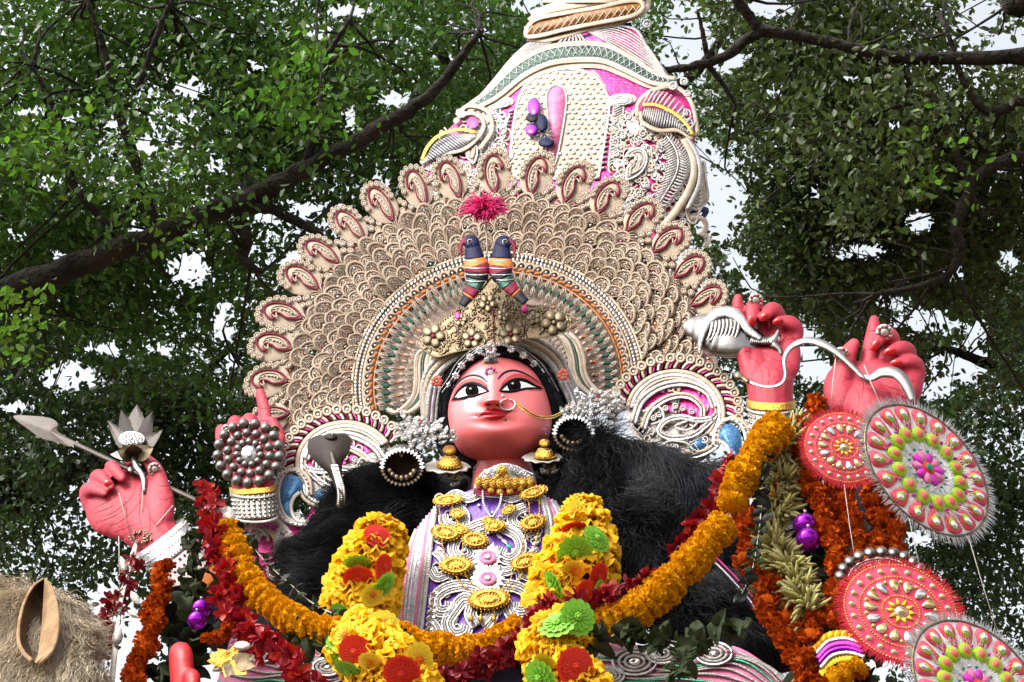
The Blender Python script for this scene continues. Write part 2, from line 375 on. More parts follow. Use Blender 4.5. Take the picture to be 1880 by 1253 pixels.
def leaf_mesh(name, blobs, per, size, key, seed, thr=.40, spread=.2, gapk=1.0, extra=None):
    r = np.random.default_rng(seed); C = []
    for (c, rr, n) in blobs:
        u = r.normal(size=(n, 3)); u /= np.linalg.norm(u, axis=1)[:, None]
        C.append(np.asarray(c)+u*(r.random((n, 1))**(1/2.4))*np.asarray(rr))
    C = np.vstack(C); C = C[value_noise(C+50, seed, .85) > thr]
    n = len(C)*per
    cen = np.repeat(C, per, 0)
    ax = r.normal(size=(len(C), 3)); ax[:, 2] = ax[:, 2]*.5-.25; ax /= np.linalg.norm(ax, axis=1)[:, None]; ax = np.repeat(ax, per, 0)
    P = cen + ax*r.uniform(-1, 1, (n, 1))*spread*1.7 + r.normal(size=(n, 3))*spread*.45
    x, y, d = to_px(P); keep = np.ones(n, bool)
    wob = 1+.45*(value_noise(P+20, 99, .22)-.5)*2
    for (gx, gy, rx, ry) in GAPS:
        q = np.sqrt(((x-gx)/rx)**2+((y-gy)/ry)**2)
        keep &= ~((q < wob*gapk) & (r.random(n) < .97))
    # a little open air between this crown and the statue
    P = P[keep]; n = len(P)
    Ld = ax[keep]*.5 + r.normal(size=(n, 3))*.75; Ld[:, 2] -= .35; Ld /= np.linalg.norm(Ld, axis=1)[:, None]
    up = r.normal(size=(n, 3))*.75; up[:, 2] += .9
    Sd = np.cross(Ld, up); Sd /= np.linalg.norm(Sd, axis=1)[:, None]+1e-9; Nn = np.cross(Sd, Ld)
    s = (size*r.uniform(.45, 1.45, n))[:, None]
    V = np.empty((n, 6, 3)); w = s*.27
    V[:, 0] = P; V[:, 1] = P+Ld*s*.35+Sd*w+Nn*s*.06; V[:, 2] = P+Ld*s*.75+Sd*w*.75+Nn*s*.03; V[:, 3] = P+Ld*s-Nn*s*.08
    V[:, 4] = P+Ld*s*.75-Sd*w*.75+Nn*s*.03; V[:, 5] = P+Ld*s*.35-Sd*w+Nn*s*.06
    me = bpy.data.meshes.new(name); me.vertices.add(n*6); me.vertices.foreach_set('co', V.ravel())
    F = (np.arange(n)*6)[:, None]+np.array([0, 1, 2, 3, 0, 3, 4, 5]); me.loops.add(n*8); me.loops.foreach_set('vertex_index', F.ravel())
    me.polygons.add(n*2); me.polygons.foreach_set('loop_start', np.arange(n*2)*4); me.polygons.foreach_set('loop_total', np.full(n*2, 4))
    me.update(calc_edges=True); me.materials.append(MATS[key]); me.validate()
    return me, C
def limb_mesh(g, pts, rads, seed, key='bark', sides=10):
    P = smooth(pts, len(pts)*7); t = np.linspace(0, len(pts)-1, len(P)); R = np.interp(t, np.arange(len(pts)), rads)
    r = np.random.default_rng(seed); P = P + r.normal(size=P.shape)*R[:, None]*.10
    g.tube(P, R*(1+r.normal(size=len(R))*.06), key, sides)
def twigs(g, limbs, C, seed, n, reach=1.6):
    # thin twigs running from the limbs out to leaf clusters
    r = np.random.default_rng(seed); A = np.vstack([smooth(p, len(p)*6) for p, _ in limbs])
    for c in C[r.choice(len(C), min(n, len(C)), replace=False)]:
        d = np.linalg.norm(A-c, axis=1); i = int(d.argmin())
        if d[i] > reach*1.6 or d[i] < .15: continue
        a = A[i]; mid = (a+c)/2 + r.normal(size=3)*.16*d[i]
        P = smooth([a, (a*2+mid)/3+r.normal(size=3)*.05, mid, c], 9); g.tube(P, np.linspace(.008+.002*d[i], .003, 9), 'bark', 5)
def tree(label, base, limbs, blobs, key, seed, per=26, size=.075, tw=160, bright=None, gapk=1.0, thr=.40, group='trees spreading over the statue'):
    T = Thing('leafy_tree', label, 'tree', base, group)
    g = G(); limb_mesh(g, *limbs[0], seed, sides=14); tr = T.part('trunk', g)
    for k, (p, rd) in enumerate(limbs[1:]):
        g = G(); limb_mesh(g, p, rd, seed+k+1); T.part('limb', g)
    me, C = leaf_mesh('crown', blobs, per, size, key, seed, thr=thr, gapk=gapk); T.part('crown', rel(me, T.a))
    g = G(); twigs(g, limbs[1:] if len(limbs) > 1 else limbs, C, seed, tw)
    if g.n: T.part('twigs', g)
    if bright:
        me, _ = leaf_mesh('sunlit_leaves', bright, 30, size*1.05, 'leaf_sunlit', seed+5, thr=.25, gapk=.7); T.part('sunlit_leaves', rel(me, T.a))
    return T
def px(pts, d): return [at(x, y, dd if False else d) for x, y in pts]
def mp(d): return d/FPX
def blob(x, y, d, rx, ry, rd, n): return (at(x, y, d), (rx*mp(d), rd, ry*mp(d)), n)
# left tree with the long dark limb
D = 12.0; tb = at(-420, 900, D); tb[2] = 0
limb = px([(-420, 700), (-260, 625), (-60, 560), (130, 492), (300, 425), (430, 375), (560, 312), (700, 232), (790, 175), (880, 60)], D)
trunk = [tb, tb+(0.05, .05, 2.2), tb+(-.05, 0, 4.2), at(-420, 700, D), at(-470, 420, D), at(-420, 150, D)]
LL = [(trunk, [.42, .33, .28, .25, .2, .12]), (limb, [.2, .13, .09, .075, .068, .064, .052, .045, .036, .02]),
      (px([(430, 385), (490, 382), (540, 405), (575, 425), (640, 470)], D), [.045, .036, .03, .025, .018]),
      (px([(440, 400), (452, 440), (447, 475), (480, 500)], D), [.045, .04, .032, .015]),
      (px([(130, 492), (60, 545), (0, 560), (-80, 600)], D), [.05, .05, .05, .05]),
      (px([(290, 430), (250, 300), (215, 200), (190, 90), (160, 0)], D), [.035, .03, .025, .02, .012]),
      (px([(560, 312), (590, 200), (600, 110), (640, 40)], D), [.03, .024, .02, .012]),
      (px([(250, 170), (290, 60), (310, 10)], D), [.02, .018, .012]),
      (px([(60, 120), (120, 250), (130, 330), (200, 420)], D), [.012, .018, .022, .025])]
tree('broad green tree with one long thick dark limb slanting behind the fan headdress', tb, LL,
     [blob(80, 200, 13.5, 560, 420, 1.4, 1250), blob(560, 130, 13.6, 480, 330, 1.3, 1100), blob(220, 480, 13.6, 420, 260, 1.2, 600), blob(250, 250, 11.7, 500, 200, .3, 60)], 'leaf_a', 11, tw=120, size=.052, thr=.43, per=36,
     bright=[blob(60, 260, 11.5, 60, 45, .25, 12), blob(300, 120, 11.5, 40, 60, .25, 8), blob(290, 360, 11.6, 50, 40, .25, 10), blob(560, 160, 11.6, 55, 50, .25, 12), blob(20, 600, 11.5, 60, 40, .3, 8)])
# tree behind it, lower
D = 16.0; tb = at(-520, 1200, D); tb[2] = 0
LL = [([tb, tb+(.1, 0, 3), tb+(0, .1, 5.5), at(-430, 880, D), at(-380, 500, D)], [.4, .3, .25, .2, .1]),
      (px([(-430, 900), (-200, 880), (0, 866), (90, 872), (170, 850), (260, 800), (420, 640)], D), [.16, .15, .135, .12, .09, .06, .03]),
      (px([(-430, 950), (-100, 960), (20, 930), (90, 900)], D), [.12, .11, .1, .06])]
tree('shaded dark tree low behind the hand that holds the arrow', tb, LL,
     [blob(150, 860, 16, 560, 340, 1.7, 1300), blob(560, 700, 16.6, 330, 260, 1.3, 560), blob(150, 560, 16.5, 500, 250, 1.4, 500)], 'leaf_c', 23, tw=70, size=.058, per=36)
# right tree, olive, arching limbs
D = 12.0; tb = at(2330, 900, D); tb[2] = 0
LL = [([tb, tb+(0, .1, 2.5), tb+(-.05, 0, 4.8), at(2250, 420, D), at(2200, 100, D)], [.4, .3, .26, .2, .12]),
      (px([(2260, 460), (2080, 300), (1960, 190), (1880, 185), (1815, 205), (1770, 150), (1740, 60)], D), [.1, .07, .05, .038, .03, .022, .014]),
      (px([(2250, 420), (2000, 340), (1880, 290), (1800, 320), (1772, 370), (1755, 415), (1762, 455), (1745, 500), (1690, 525), (1610, 540)], D), [.08, .06, .04, .034, .034, .034, .032, .026, .02, .011]),
      (px([(2210, 60), (2000, 0), (1880, 5), (1850, 10)], D), [.1, .09, .075, .06]),
      (px([(2100, 100), (1830, 105), (1650, 105), (1530, 80), (1440, 62), (1390, 62), (1330, 105), (1270, 122), (1205, 132)], D), [.06, .045, .036, .034, .034, .034, .03, .026, .018]),
      (px([(1400, 62), (1375, 30), (1345, -10)], D), [.035, .032, .03]),
      (px([(1300, 115), (1290, 60), (1280, 20)], D), [.018, .014, .008]),
      (px([(1298, 118), (1320, 145), (1350, 190)], D), [.02, .015, .01]),
      (px([(1800, 400), (1720, 190), (1690, 185), (1600, 210)], D), [.02, .022, .018, .01])]
tree('olive leaved tree with arching black limbs beside the crown', tb, LL,
     [blob(1640, 230, 13.3, 310, 330, 1.2, 1150), blob(1880, 330, 13.5, 360, 420, 1.4, 850), blob(1420, 60, 13.6, 190, 150, .9, 230), blob(1560, 450, 13.6, 250, 170, 1.0, 380), blob(1640, 260, 11.7, 250, 200, .3, 60)], 'leaf_b', 37, tw=90, size=.05, thr=.41, per=36,
     bright=[blob(1700, 330, 11.6, 40, 30, .2, 3)])
# trees farther back
D = 16.5; tb = at(2250, 1250, D); tb[2] = 0
LL = [([tb, tb+(0, 0, 3), tb+(-.1, .1, 6), at(2150, 700, D), at(2050, 450, D)], [.38, .3, .24, .18, .08]),
      (px([(2180, 760), (2020, 700), (1880, 690), (1740, 640)], D), [.1, .09, .06, .03]),
      (px([(2180, 860), (1980, 900), (1880, 915), (1760, 900)], D), [.12, .1, .08, .03])]
tree('dense dark tree behind the fringed discs', tb, LL,
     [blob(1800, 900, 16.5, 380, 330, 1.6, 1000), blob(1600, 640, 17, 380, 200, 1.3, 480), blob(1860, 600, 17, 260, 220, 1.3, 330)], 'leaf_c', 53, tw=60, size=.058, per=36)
D = 18.0; tb = at(1000, 1700, D); tb[2] = 0
LL = [([tb, tb+(0, 0, 4), tb+(.1, 0, 7.5), at(1010, 500, D), at(1040, 150, D)], [.36, .3, .24, .16, .07]),
      (px([(1010, 480), (900, 300), (820, 120), (760, 0)], D), [.1, .08, .06, .03]),
      (px([(1010, 420), (1150, 250), (1280, 130), (1360, 20)], D), [.09, .07, .045, .02])]
tree('tall tree rising directly behind the crown and fan headdress', tb, LL,
     [blob(820, 170, 18, 300, 330, 1.5, 700), blob(1280, 260, 18, 190, 330, 1.2, 300), blob(1060, 40, 18, 300, 160, 1.2, 220), blob(760, 640, 18, 260, 250, 1.2, 180)], 'leaf_a', 71, tw=60, size=.058, per=36)
# ================================================================== fan headdress: rows of scallops, leaf band, paisley rim
FC = np.array((914.0, 705.0)); FT = rad(7.5)
E1 = np.array((math.cos(FT), -math.sin(FT))); E2 = np.array((-math.sin(FT), -math.cos(FT)))
def ell(R, th, k=.90): return FC + R*math.cos(th)*E1 + R*k*math.sin(th)*E2
def fanz(x, y):                                   # shallow dish: the rim stands forward of the middle
    r = np.hypot(x-FC[0], (y-FC[1])/.9)/440; return 26*np.clip(r, 0, 1.1)**2
FAN = on_plane(0.02, fanz)
fan = Thing('fan_headdress', 'wide cream fan headdress of scalloped rows with paisley rim behind the face', 'headdress', FAN([(914, 705, 0)])[0])
TH0, TH1 = rad(-14), rad(186)
g = G(); na, nr = 90, 14; A = np.zeros((nr, na, 3)); B = np.zeros((nr, na, 3))
for i, R in enumerate(np.linspace(100, 405, nr)):
    for j, t in enumerate(np.linspace(TH0, TH1, na)):
        p = ell(R, t); A[i, j] = (p[0], p[1], -4); B[i, j] = (p[0], p[1], -16)
g.grid(A, 'fanback'); g.grid(B, 'fanback'); fan.part('backing', g, FAN)
def fan_frame(R, th, z, s, tilt=0.0, spin=0.0, k=.9):
    p = ell(R, th, k); q = ell(R+4, th, k); t = ell(R, th-4/R, k); W = FAN([(*p, z), (*q, z), (*t, z)]); w = W[0]
    pq, ptn = np.linalg.norm(q-p), np.linalg.norm(t-p)
    lu = np.linalg.norm(W[1]-w)/pq; lt = np.linalg.norm(W[2]-w)/ptn; up = norm(W[1]-w)
    n = norm(NRM - (NRM @ up)*up); n = norm(n*math.cos(tilt)+up*math.sin(tilt)); up = norm(up-(up @ n)*n)
    sd = np.cross(up, n)
    if spin: sd, up = sd*math.cos(spin)+up*math.sin(spin), up*math.cos(spin)-sd*math.sin(spin)
    return frame(w, sd, up, n, 1.0) @ Matrix.Diagonal((s*lt, s*lu, s*MPP*1.1, 1))
# one scallop: arch, inner swirls, beads (unit: px, x across, y outward, z towards the viewer)
def scallop_mesh(nm, kb, kc, kg, var):
    g = G(); r = np.random.default_rng(var)
    th = np.linspace(rad(-25), rad(205), 14)
    g.tube(np.stack([15*np.cos(th), 15*np.sin(th), 4+3*np.sin(th)], 1), 2.3, kb, 5)
    g.tube(np.stack([11*np.cos(th), 11*np.sin(th)-.5, 3+2*np.sin(th)], 1), 1.3, kc, 4)
    for s in (-1, 1):
        P = spiral(s*4.6, 2, 4.4, 1.3, math.pi/2, s, 14); g.tube(p3(P, 4), 1.2, kb, 4)
        g.tube([(s*13, -5, 2), (s*8, -9, 3), (s*2, -11, 2)], 1.6, kc, 4)
    g.ball((0, 7.5, 4), 2.2, 'pearl', 6, 4); g.ball((0, -5, 3), 2.0, 'pearl', 6, 4)
    g.dome(0, 1, 12, 12, [(0, 1), (1, 0)], kg, seg=10)
    for s in (-1, 0, 1): g.ball((s*6.5, -3.5+abs(s)*1.2, 2.5), (2.6, 1.3, 1.4), kc, 6, 4)
    return g.mesh(nm)
SC = [scallop_mesh('scallop', 'fancream', 'cream', k, i) for i, k in enumerate(['fanback', 'fanback', 'maroon', 'fanback', 'rustfoil', 'greenfoil'])]
rows = [(276, 36, .84), (294, 37, .88), (312, 38, .9), (330, 39, .92), (348, 40, .94), (364, 40, .94)]
for ri, (R, n, s) in enumerate(rows):
    for j in range(n):
        th = TH0 + (TH1-TH0)*(j+.5+.5*(ri % 2))/(n+.5) + random.uniform(-.008, .008)
        v = random.choice([0, 0, 0, 1, 1, 3, 3, 2, 4, 5])
        fan.inst('scallop', SC[v], fan_frame(R+random.uniform(-5, 5), th+random.uniform(-.012, .012), 2+ri % 2*3+random.uniform(-2, 3), s*random.uniform(.86, 1.16), rad(-14+random.uniform(-18, 18)), rad(random.uniform(-20, 20))))
# seed-pearl band and fine scallop bands round the inner arch
g = G()
for R, rr in ((262, 3.0), (254, 2.6)):
    for t in np.linspace(TH0, TH1, 120):
        p = ell(R, t); g.ball((p[0], p[1], 5), (rr, rr*1.5, rr), 'pearl' if random.random() < .6 else 'cream', 6, 4)
for R in (248, 268): g.tube([(*ell(R, t), 4) for t in np.linspace(TH0, TH1, 90)], 2.6, 'fancream', 5)
fan.part('pearl_band', g, FAN)
g = G()
th = np.linspace(0, math.pi, 8)
g.tube(np.stack([8*np.cos(th), 9*np.sin(th), 3+0*th], 1), 2.0, 'fancream', 5); g.ball((0, 3, 3), 2.2, 'pearl', 6, 4); g.ball((0, -2, 2), (6, 3, 2), 'orangefoil', 6, 4)
SMALL = g.mesh('small_scallop')
for j in range(52):
    th = TH0+(TH1-TH0)*(j+.5)/52; fan.inst('small_scallop', SMALL, fan_frame(236, th, 5, 1.0, rad(-10)))
g = G(); g.tube([(*ell(228, t), 4) for t in np.linspace(TH0, TH1, 90)], 2.4, 'amberlattice', 5); fan.part('orange_cord', g, FAN)
# pointed cream leaves with a dark green foil bar between each
g = G(); P = rotp(LEAFP, 0, 0, math.pi, 15); g.plate(P, 0, 2, 'pale'); g.tube([(0, 1, 2), (0, 8, 4), (0, 15, 1)], 1.2, 'pale', 4)
g.tube(p3(np.vstack([P, P[:1]]), 2), 1.2, 'cream', 4); LEAFM = g.mesh('pointed_leaf')
g = G(); g.plate([(-2.7, -8), (2.7, -8), (2.7, 9), (-2.7, 9)], 0, 3.2, 'greenfoil'); BARM = g.mesh('green_bar', flatshade=True)
g = G(); g.plate([(-2.4, -6), (2.4, -6), (2.4, 6), (-2.4, 6)], 0, 3, 'rustfoil'); RUSTM = g.mesh('rust_bar', flatshade=True)
g = G(); g.plate(rotp(LEAFP, 0, 0, math.pi, 12), 0, 2.4, 'cream'); LEAF2 = g.mesh('small_leaf')
nL = 46
for j in range(nL):
    th = TH0+(TH1-TH0)*(j+.5)/nL
    fan.inst('pointed_leaf', LEAFM, fan_frame(210, th, 8, 1.0, rad(-22), rad(random.uniform(-10, 10))))
    fan.inst('green_bar', BARM, fan_frame(206, th+.5*(TH1-TH0)/nL, 9, .95, rad(5), rad(random.uniform(-12, 12))))
    fan.inst('pointed_leaf', LEAFM, fan_frame(188, th+.02, 8, .85, rad(-22), rad(random.uniform(-10, 10))))
    if j % 2 == 0 and (th < rad(50) or th > rad(130)): fan.inst('rust_bar', RUSTM, fan_frame(180, th, 8, .9))
    if th < rad(56) or th > rad(124):
        for k_, R_ in enumerate((158, 143, 128)): fan.inst('pointed_leaf', LEAFM, fan_frame(R_, th+(k_ % 2)*.03, 7, .82, rad(-20), rad(random.uniform(-14, 14))))
        fan.inst('small_leaf', LEAF2, fan_frame(172, th, 8, .8, rad(-22)))
# palmettes and paisleys on the rim
g = G(); mir = np.array((1, 1))
g.dome(-2, 36, 27, 34, [(0, 1), (.9, .8), (1, -1.5)], 'fancream', z=-1.5, seg=20)
PS = smooth(PAIS*(46, -60), 44, closed=True)
g.plate(PS*.98, 0, 3, 'fancream'); g.tube(p3(PS, 4), 1.45, 'maroon', 5, closed=True)
g.tube(p3(PS*.70+(0, 8), 4), 1.2, 'cream', 4, closed=True); g.tube([(0, 5, 4), (4, 22, 5), (3, 42, 4), (-3, 50, 4)], 1.3, 'cream', 4)
for q in range(5): g.ball((1+2*math.sin(q), 18+q*6, 5), 1.3, 'pearl', 6, 4)
for a_ in np.linspace(rad(-15), rad(195), 10): roundel(g, -3+24*math.cos(a_), 42+25*math.sin(a_), 5.2, 'fancream', 1, 'pearl')
for a_ in np.linspace(rad(10), rad(170), 9):
    e = np.array((math.cos(a_), math.sin(a_))); g.tube([(0, -14, 1), (e[0]*12, -14+e[1]*13, 3), (e[0]*24, -12+e[1]*(19-6*abs(e[0])), 2)], 1.2, 'fancream', 4)
PAISM = g.mesh('paisley')
MIRX = Matrix.Diagonal((-1, 1, 1, 1))
npz = 19
for j in range(npz):
    th = rad(6)+(rad(181)-rad(6))*j/(npz-1); M = fan_frame(386, th, 9, 1.0+.06*random.random(), rad(-6), rad(random.uniform(-7, 7)))
    if th < rad(86): M = M @ MIRX
    fan.inst('paisley', PAISM, M)
g = G(); roundel(g, 0, 0, 6, 'fancream'); ROUM = g.mesh('rim_roundel')
for j in range(npz-1):
    th = rad(6)+(rad(181)-rad(6))*(j+.5)/(npz-1)
    for R_, dt in ((408, 0), (396, -.022), (396, .022), (386, 0), (416, .012)): fan.inst('rim_roundel', ROUM, fan_frame(R_, th+dt, 3, .95))
g = G()                                            # scraps of orange foil and gems scattered between the scallops
for _ in range(320):
    t = random.uniform(TH0, TH1); R = random.choice((388, 384, 362, 338, 312, 288)); p = ell(R, t)
    g.ball((p[0], p[1], random.uniform(3, 7)), (random.uniform(1.6, 3.8), random.uniform(1.2, 2.2), 1.5), random.choice(['orangefoil', 'orangefoil', 'pearl', 'pearl', 'pinkfoil', 'emerald']), 6, 4)
fan.part('foil_scraps', g, FAN, kind='stuff')

# ================================================================== tall crown behind the fan
def axis(y): return np.interp(y, [-60, 0, 60, 130, 200, 280, 350, 440], [1095, 1085, 1078, 1070, 1068, 1030, 1015, 1005])
def halfw(y): return np.interp(y, [-60, 0, 50, 60, 130, 190, 240, 300, 440], [78, 98, 104, 106, 146, 200, 228, 250, 260])
def crz(x, y): return 105*np.sqrt(np.clip(1-((x-axis(y))/(halfw(y)*1.12))**2, 0, 1))*halfw(y)/200
CRO = on_plane(-.22, crz)
crown = Thing('tall_crown', 'tall silver and pink tiered crown rising behind the fan headdress', 'crown', CRO([(1000, 420, 0)])[0])
def pt(g, pts, r, key, z=2, n=None, sides=6): g.tube(p3(smooth(pts, n), z), r, key, sides)
def body_grid(y0, y1, key, z, n=26, k=1.0, back=False):
    A = []
    for y in np.linspace(y0, y1, n):
        A.append([(axis(y)+k*halfw(y)*u, y, z) for u in np.linspace(-1, 1, 40)])
    return A
g = G(); g.grid(body_grid(100, 205, 'pale', -2, 20), 'pinkfoil'); g.grid(body_grid(205, 440, 'pale', -2, 30), 'pinkfoil'); g.grid(body_grid(100, 440, 'pale', -190, 20), 'cream'); cbody = crown.part('crown_body', g, CRO)
# pearl studded arch
arch = [(934, 330), (938, 275), (950, 190), (972, 150), (1010, 130), (1052, 126), (1092, 140), (1115, 175), (1118, 205), (1108, 270), (1098, 330)]
def inpoly(x, y, P):
    c = False; j = len(P)-1
    for i in range(len(P)):
        if (P[i][1] > y) != (P[j][1] > y) and x < (P[j][0]-P[i][0])*(y-P[i][1])/(P[j][1]-P[i][1])+P[i][0]: c = not c
        j = i
    return c
g = G(); sm = smooth(arch, 60)
g.grid([[(a_, y, 2) for a_ in np.linspace(*( [min(q[0] for q in sm if abs(q[1]-y) < 12), max(q[0] for q in sm if abs(q[1]-y) < 12)]), 16)] for y in np.linspace(130, 330, 24)], 'cream')
pt(g, arch, 3, 'silver', 3, 60); pa = crown.part('pearl_panel', g, CRO)
g = G()
for y in np.arange(134, 330, 9.2):
    for x in np.arange(930, 1125, 12.5):
        x2 = x+(int(y/9.2) % 2)*6+random.uniform(-1, 1)-(y-230)*.05
        if inpoly(x2, y, sm) and not (1003 < x2 < 1040 and 156 < y < 275): g.ball((x2, y+random.uniform(-1.5, 1.5), 5), (random.uniform(3, 5.4), random.uniform(2.2, 3.6), 3), 'pearl' if random.random() < .75 else 'silver', 7, 4)
crown.part('pearls', g, CRO, parent=pa)
g = G(); tongue = [(1004, 285), (1006, 220), (1003, 180), (1010, 162), (1022, 156), (1035, 162), (1040, 182), (1036, 220), (1026, 275), (1018, 300)]
g.plate(smooth(tongue, 40, True), 0, 8, 'pinkcloth'); g.tube(p3(smooth(tongue, 40, True), 8), 2.2, 'hatchwhite', 5, True); crown.part('pink_tongue', g, CRO)
# bars and twisted columns either side of the arch
for sgn, xs_ in ((1, [(1112, 200), (1108, 250), (1102, 310)]), (-1, [(912, 300), (922, 250), (934, 205)])):
    g = G(); P = smooth(xs_, 14)
    for q in P: g.plate([(q[0], q[1]-3), (q[0]+10, q[1]-4), (q[0]+10, q[1]), (q[0], q[1]+1.5)], 2, 5, 'hatchwhite')
    crown.part('bar_column', g, CRO)
    g = G(); Q = smooth([(x+sgn*24, y-4) for x, y in xs_], 22)
    pt(g, Q+(-9, 0), 2, 'hatchwhite', 4); pt(g, Q+(9, 0), 2, 'hatchwhite', 4); g.grid([[(q[0]+u, q[1], 3) for u in (-9, 0, 9)] for q in Q], 'emerald')
    for q in Q: g.tube([(q[0]-8, q[1]+4, 4), (q[0], q[1], 5.5), (q[0]+8, q[1]-4, 4)], 1.5, 'hatchwhite', 5)
    crown.part('twisted_column', g, CRO)
    g = G(); c = Q[0] if sgn > 0 else Q[-1]; g.dome(c[0]+4, c[1]-12, 30, 12, [(0, 5), (.8, 5), (1, 0)], 'hatchwhite', rot=-.1, z=3)
    for r_ in (9, 5.5): g.tube([(c[0]+4+r_*2.4*math.cos(t), c[1]-12+r_*.9*math.sin(t), 9) for t in np.linspace(0, 6.28, 20)], 1.2, 'silver', 4)
    crown.part('capital', g, CRO)
# sweeping eave with green lattice
eave = np.array([(858, 200), (905, 172), (955, 128), (1005, 103), (1060, 95), (1110, 98), (1155, 118), (1200, 143), (1240, 150)], float)
E = smooth(eave, 70); T = np.gradient(E, axis=0); T /= np.linalg.norm(T, axis=1)[:, None]; Nn = np.stack([T[:, 1], -T[:, 0]], 1); Nn[Nn[:, 1] > 0] *= -1
w = 11*np.sin(np.linspace(.12, math.pi-.12, 70))**.6
g = G(); g.grid([[(*(E[i]+Nn[i]*w[i]*u), 14) for u in (-1, 0, 1)] for i in range(70)], 'greenfoil')
for u in (-1.15, 1.15, 1.55, -1.6): g.tube(p3(E+Nn*w[:, None]*u, 15), 3.0, 'hatchwhite' if abs(u) < 1.3 else 'cream', 6)
for i in range(1, 67, 2):
    a_, b_ = E[i]-Nn[i]*w[i], E[i+2]+Nn[i+2]*w[i+2]; g.tube([(*a_, 15), (*((a_+b_)/2), 17), (*b_, 15)], .9, 'hatchwhite', 4)
    a_, b_ = E[i]+Nn[i]*w[i], E[i+2]-Nn[i+2]*w[i+2]; g.tube([(*a_, 15), (*((a_+b_)/2), 17.5), (*b_, 15)], .9, 'hatchwhite', 4)
crown.part('lattice_eave', g, CRO)
g = G(); g.grid([[(*(E[i]-Nn[i]*(w[i]*1.6+u*(8+5*math.sin(i/22)))), 13-u*9) for u in (0, .5, 1)] for i in range(70)], 'cream'); crown.part('eave_underside', g, CRO)
# striped pink roof
top = smooth([(868, 193), (905, 150), (950, 98), (1000, 62), (1048, 50), (1110, 46), (1165, 54), (1190, 90), (1232, 148)], 70)
Eb = E+Nn*w[:, None]*1.5
g = G(); g.grid([[(*(Eb[i]*(1-u)+top[i]*u), 8+6*math.sin(u*3.1)) for u in np.linspace(0, 1, 8)] for i in range(70)], 'pinkfoil'); roof = crown.part('pink_roof', g, CRO)
for s in (0, 1):
    for q in range(9):
        g = G(); u = (q+.6)/9.3
        if s == 0: P = [Eb[int(2+26*(1-u)*.2)]*(1-u)+top[int(3)]*u, Eb[14]*(1-u)+top[14]*u+(0, 2), Eb[26]*(1-u)+top[26]*u, top[33]*.9+Eb[33]*.1]
        else: P = [Eb[67]*(1-u)+top[67]*u, Eb[56]*(1-u)+top[56]*u+(0, 2), Eb[46]*(1-u)+top[46]*u, top[37]*.9+Eb[37]*.1]
        g.tube(p3(smooth(P, 22), 15), np.linspace(2.0, 1.2, 22), 'hatchwhite', 5); crown.part('roof_stripe', g, CRO)
g = G(); pt(g, top, 3, 'hatchwhite', 12)
for q in np.linspace(-.9, .9, 7): g.tube([(1052+q*6, 55, 14), (1052+q*22, 72, 16), (1050+q*34, 92-abs(q)*6, 15)], 2, 'hatchwhite', 5)
crown.part('roof_crest', g, CRO)
# lattice cushion on top and the tiers above the frame
cush = smooth([(966, 66), (970, 48), (990, 34), (1040, 24), (1100, 14), (1150, 3), (1176, 4), (1180, 16), (1160, 30), (1100, 42), (1040, 54), (990, 66)], 60, True)
g = G(); g.plate(cush, 10, 34, 'amberlattice')
for k in (1.0,): g.tube(p3(cush, 34), 4.2, 'cream', 6, True)
for i in range(16):
    x = 970+i*13.2; yb = np.interp(x, [966, 1180], [62, 20])
    for s in (-1, 1): g.tube([(x-8*s, yb+8-(1-abs(x-1073)/110)*3, 35), (x+8*s, yb-12+(1-abs(x-1073)/110)*-4, 36)], .9, 'cream', 4)
crown.part('lattice_cushion', g, CRO)
g = G(); pt(g, [(972, 40), (1000, 22), (1060, 10), (1120, 0), (1160, -10), (1184, -2)], 7, 'cream', 26); pt(g, [(975, 28), (1010, 12), (1070, 0), (1150, -14)], 5, 'hatchwhite', 24)
pt(g, [(968, 70), (1010, 72), (1080, 52), (1150, 36), (1185, 18), (1190, 0)], 6, 'cream', 16); pt(g, [(965, 76), (1020, 82), (1090, 62), (1160, 46)], 5, 'navy', 10); crown.part('cushion_cords', g, CRO)
g = G()
for i, (y, r_) in enumerate([(0, 88), (-20, 92), (-50, 78), (-80, 60), (-120, 42), (-160, 26), (-210, 12), (-250, 4)]):
    pass
V = []; F = []; prof = [(5, 84), (-15, 92), (-45, 74), (-70, 78), (-95, 52), (-125, 54), (-160, 26), (-200, 20), (-240, 3)]
for y, r_ in prof:
    for q in range(20): b = 2*math.pi*q/20; V.append((1080-y*.14+r_*math.cos(b), y, -40+r_*math.sin(b)))
F = [(i*20+q, i*20+(q+1) % 20, (i+1)*20+(q+1) % 20, (i+1)*20+q) for i in range(8) for q in range(20)]
g.add(V, F, 'cream'); crown.part('finial', g, CRO)
# hooked horns with dark ribs either side, feather flanks, spikes
def horn(P0, gold, ribs0, ribs1, key='navy'):
    g = G(); n = 22; a_ = smooth(ribs0, n); b_ = smooth(ribs1, n)
    g.grid([[(*(a_[i]*(1-u)+b_[i]*u), 22+9*math.sin(u*3.14)) for u in np.linspace(0, 1, 6)] for i in range(n)], key)
    for i in range(n):
        g.tube([(*a_[i], 22), (*((a_[i]+b_[i])/2), 33), (*b_[i], 23)], 1.7, 'hatchwhite', 5)
    for c in P0: pt(g, c, 4, 'cream', 24)
    pt(g, gold, 3.4, 'goldtrim', 28); crown.part('horn', g, CRO)
horn([[(772, 300), (800, 285), (850, 275), (880, 250), (888, 225), (868, 208), (840, 215)], [(838, 212), (860, 195), (895, 205), (903, 240), (880, 275)]],
     [(774, 294), (785, 270), (805, 250), (840, 238), (874, 243)], [(782, 290), (800, 262), (835, 248), (868, 246)], [(790, 296), (830, 284), (862, 268), (876, 254)])
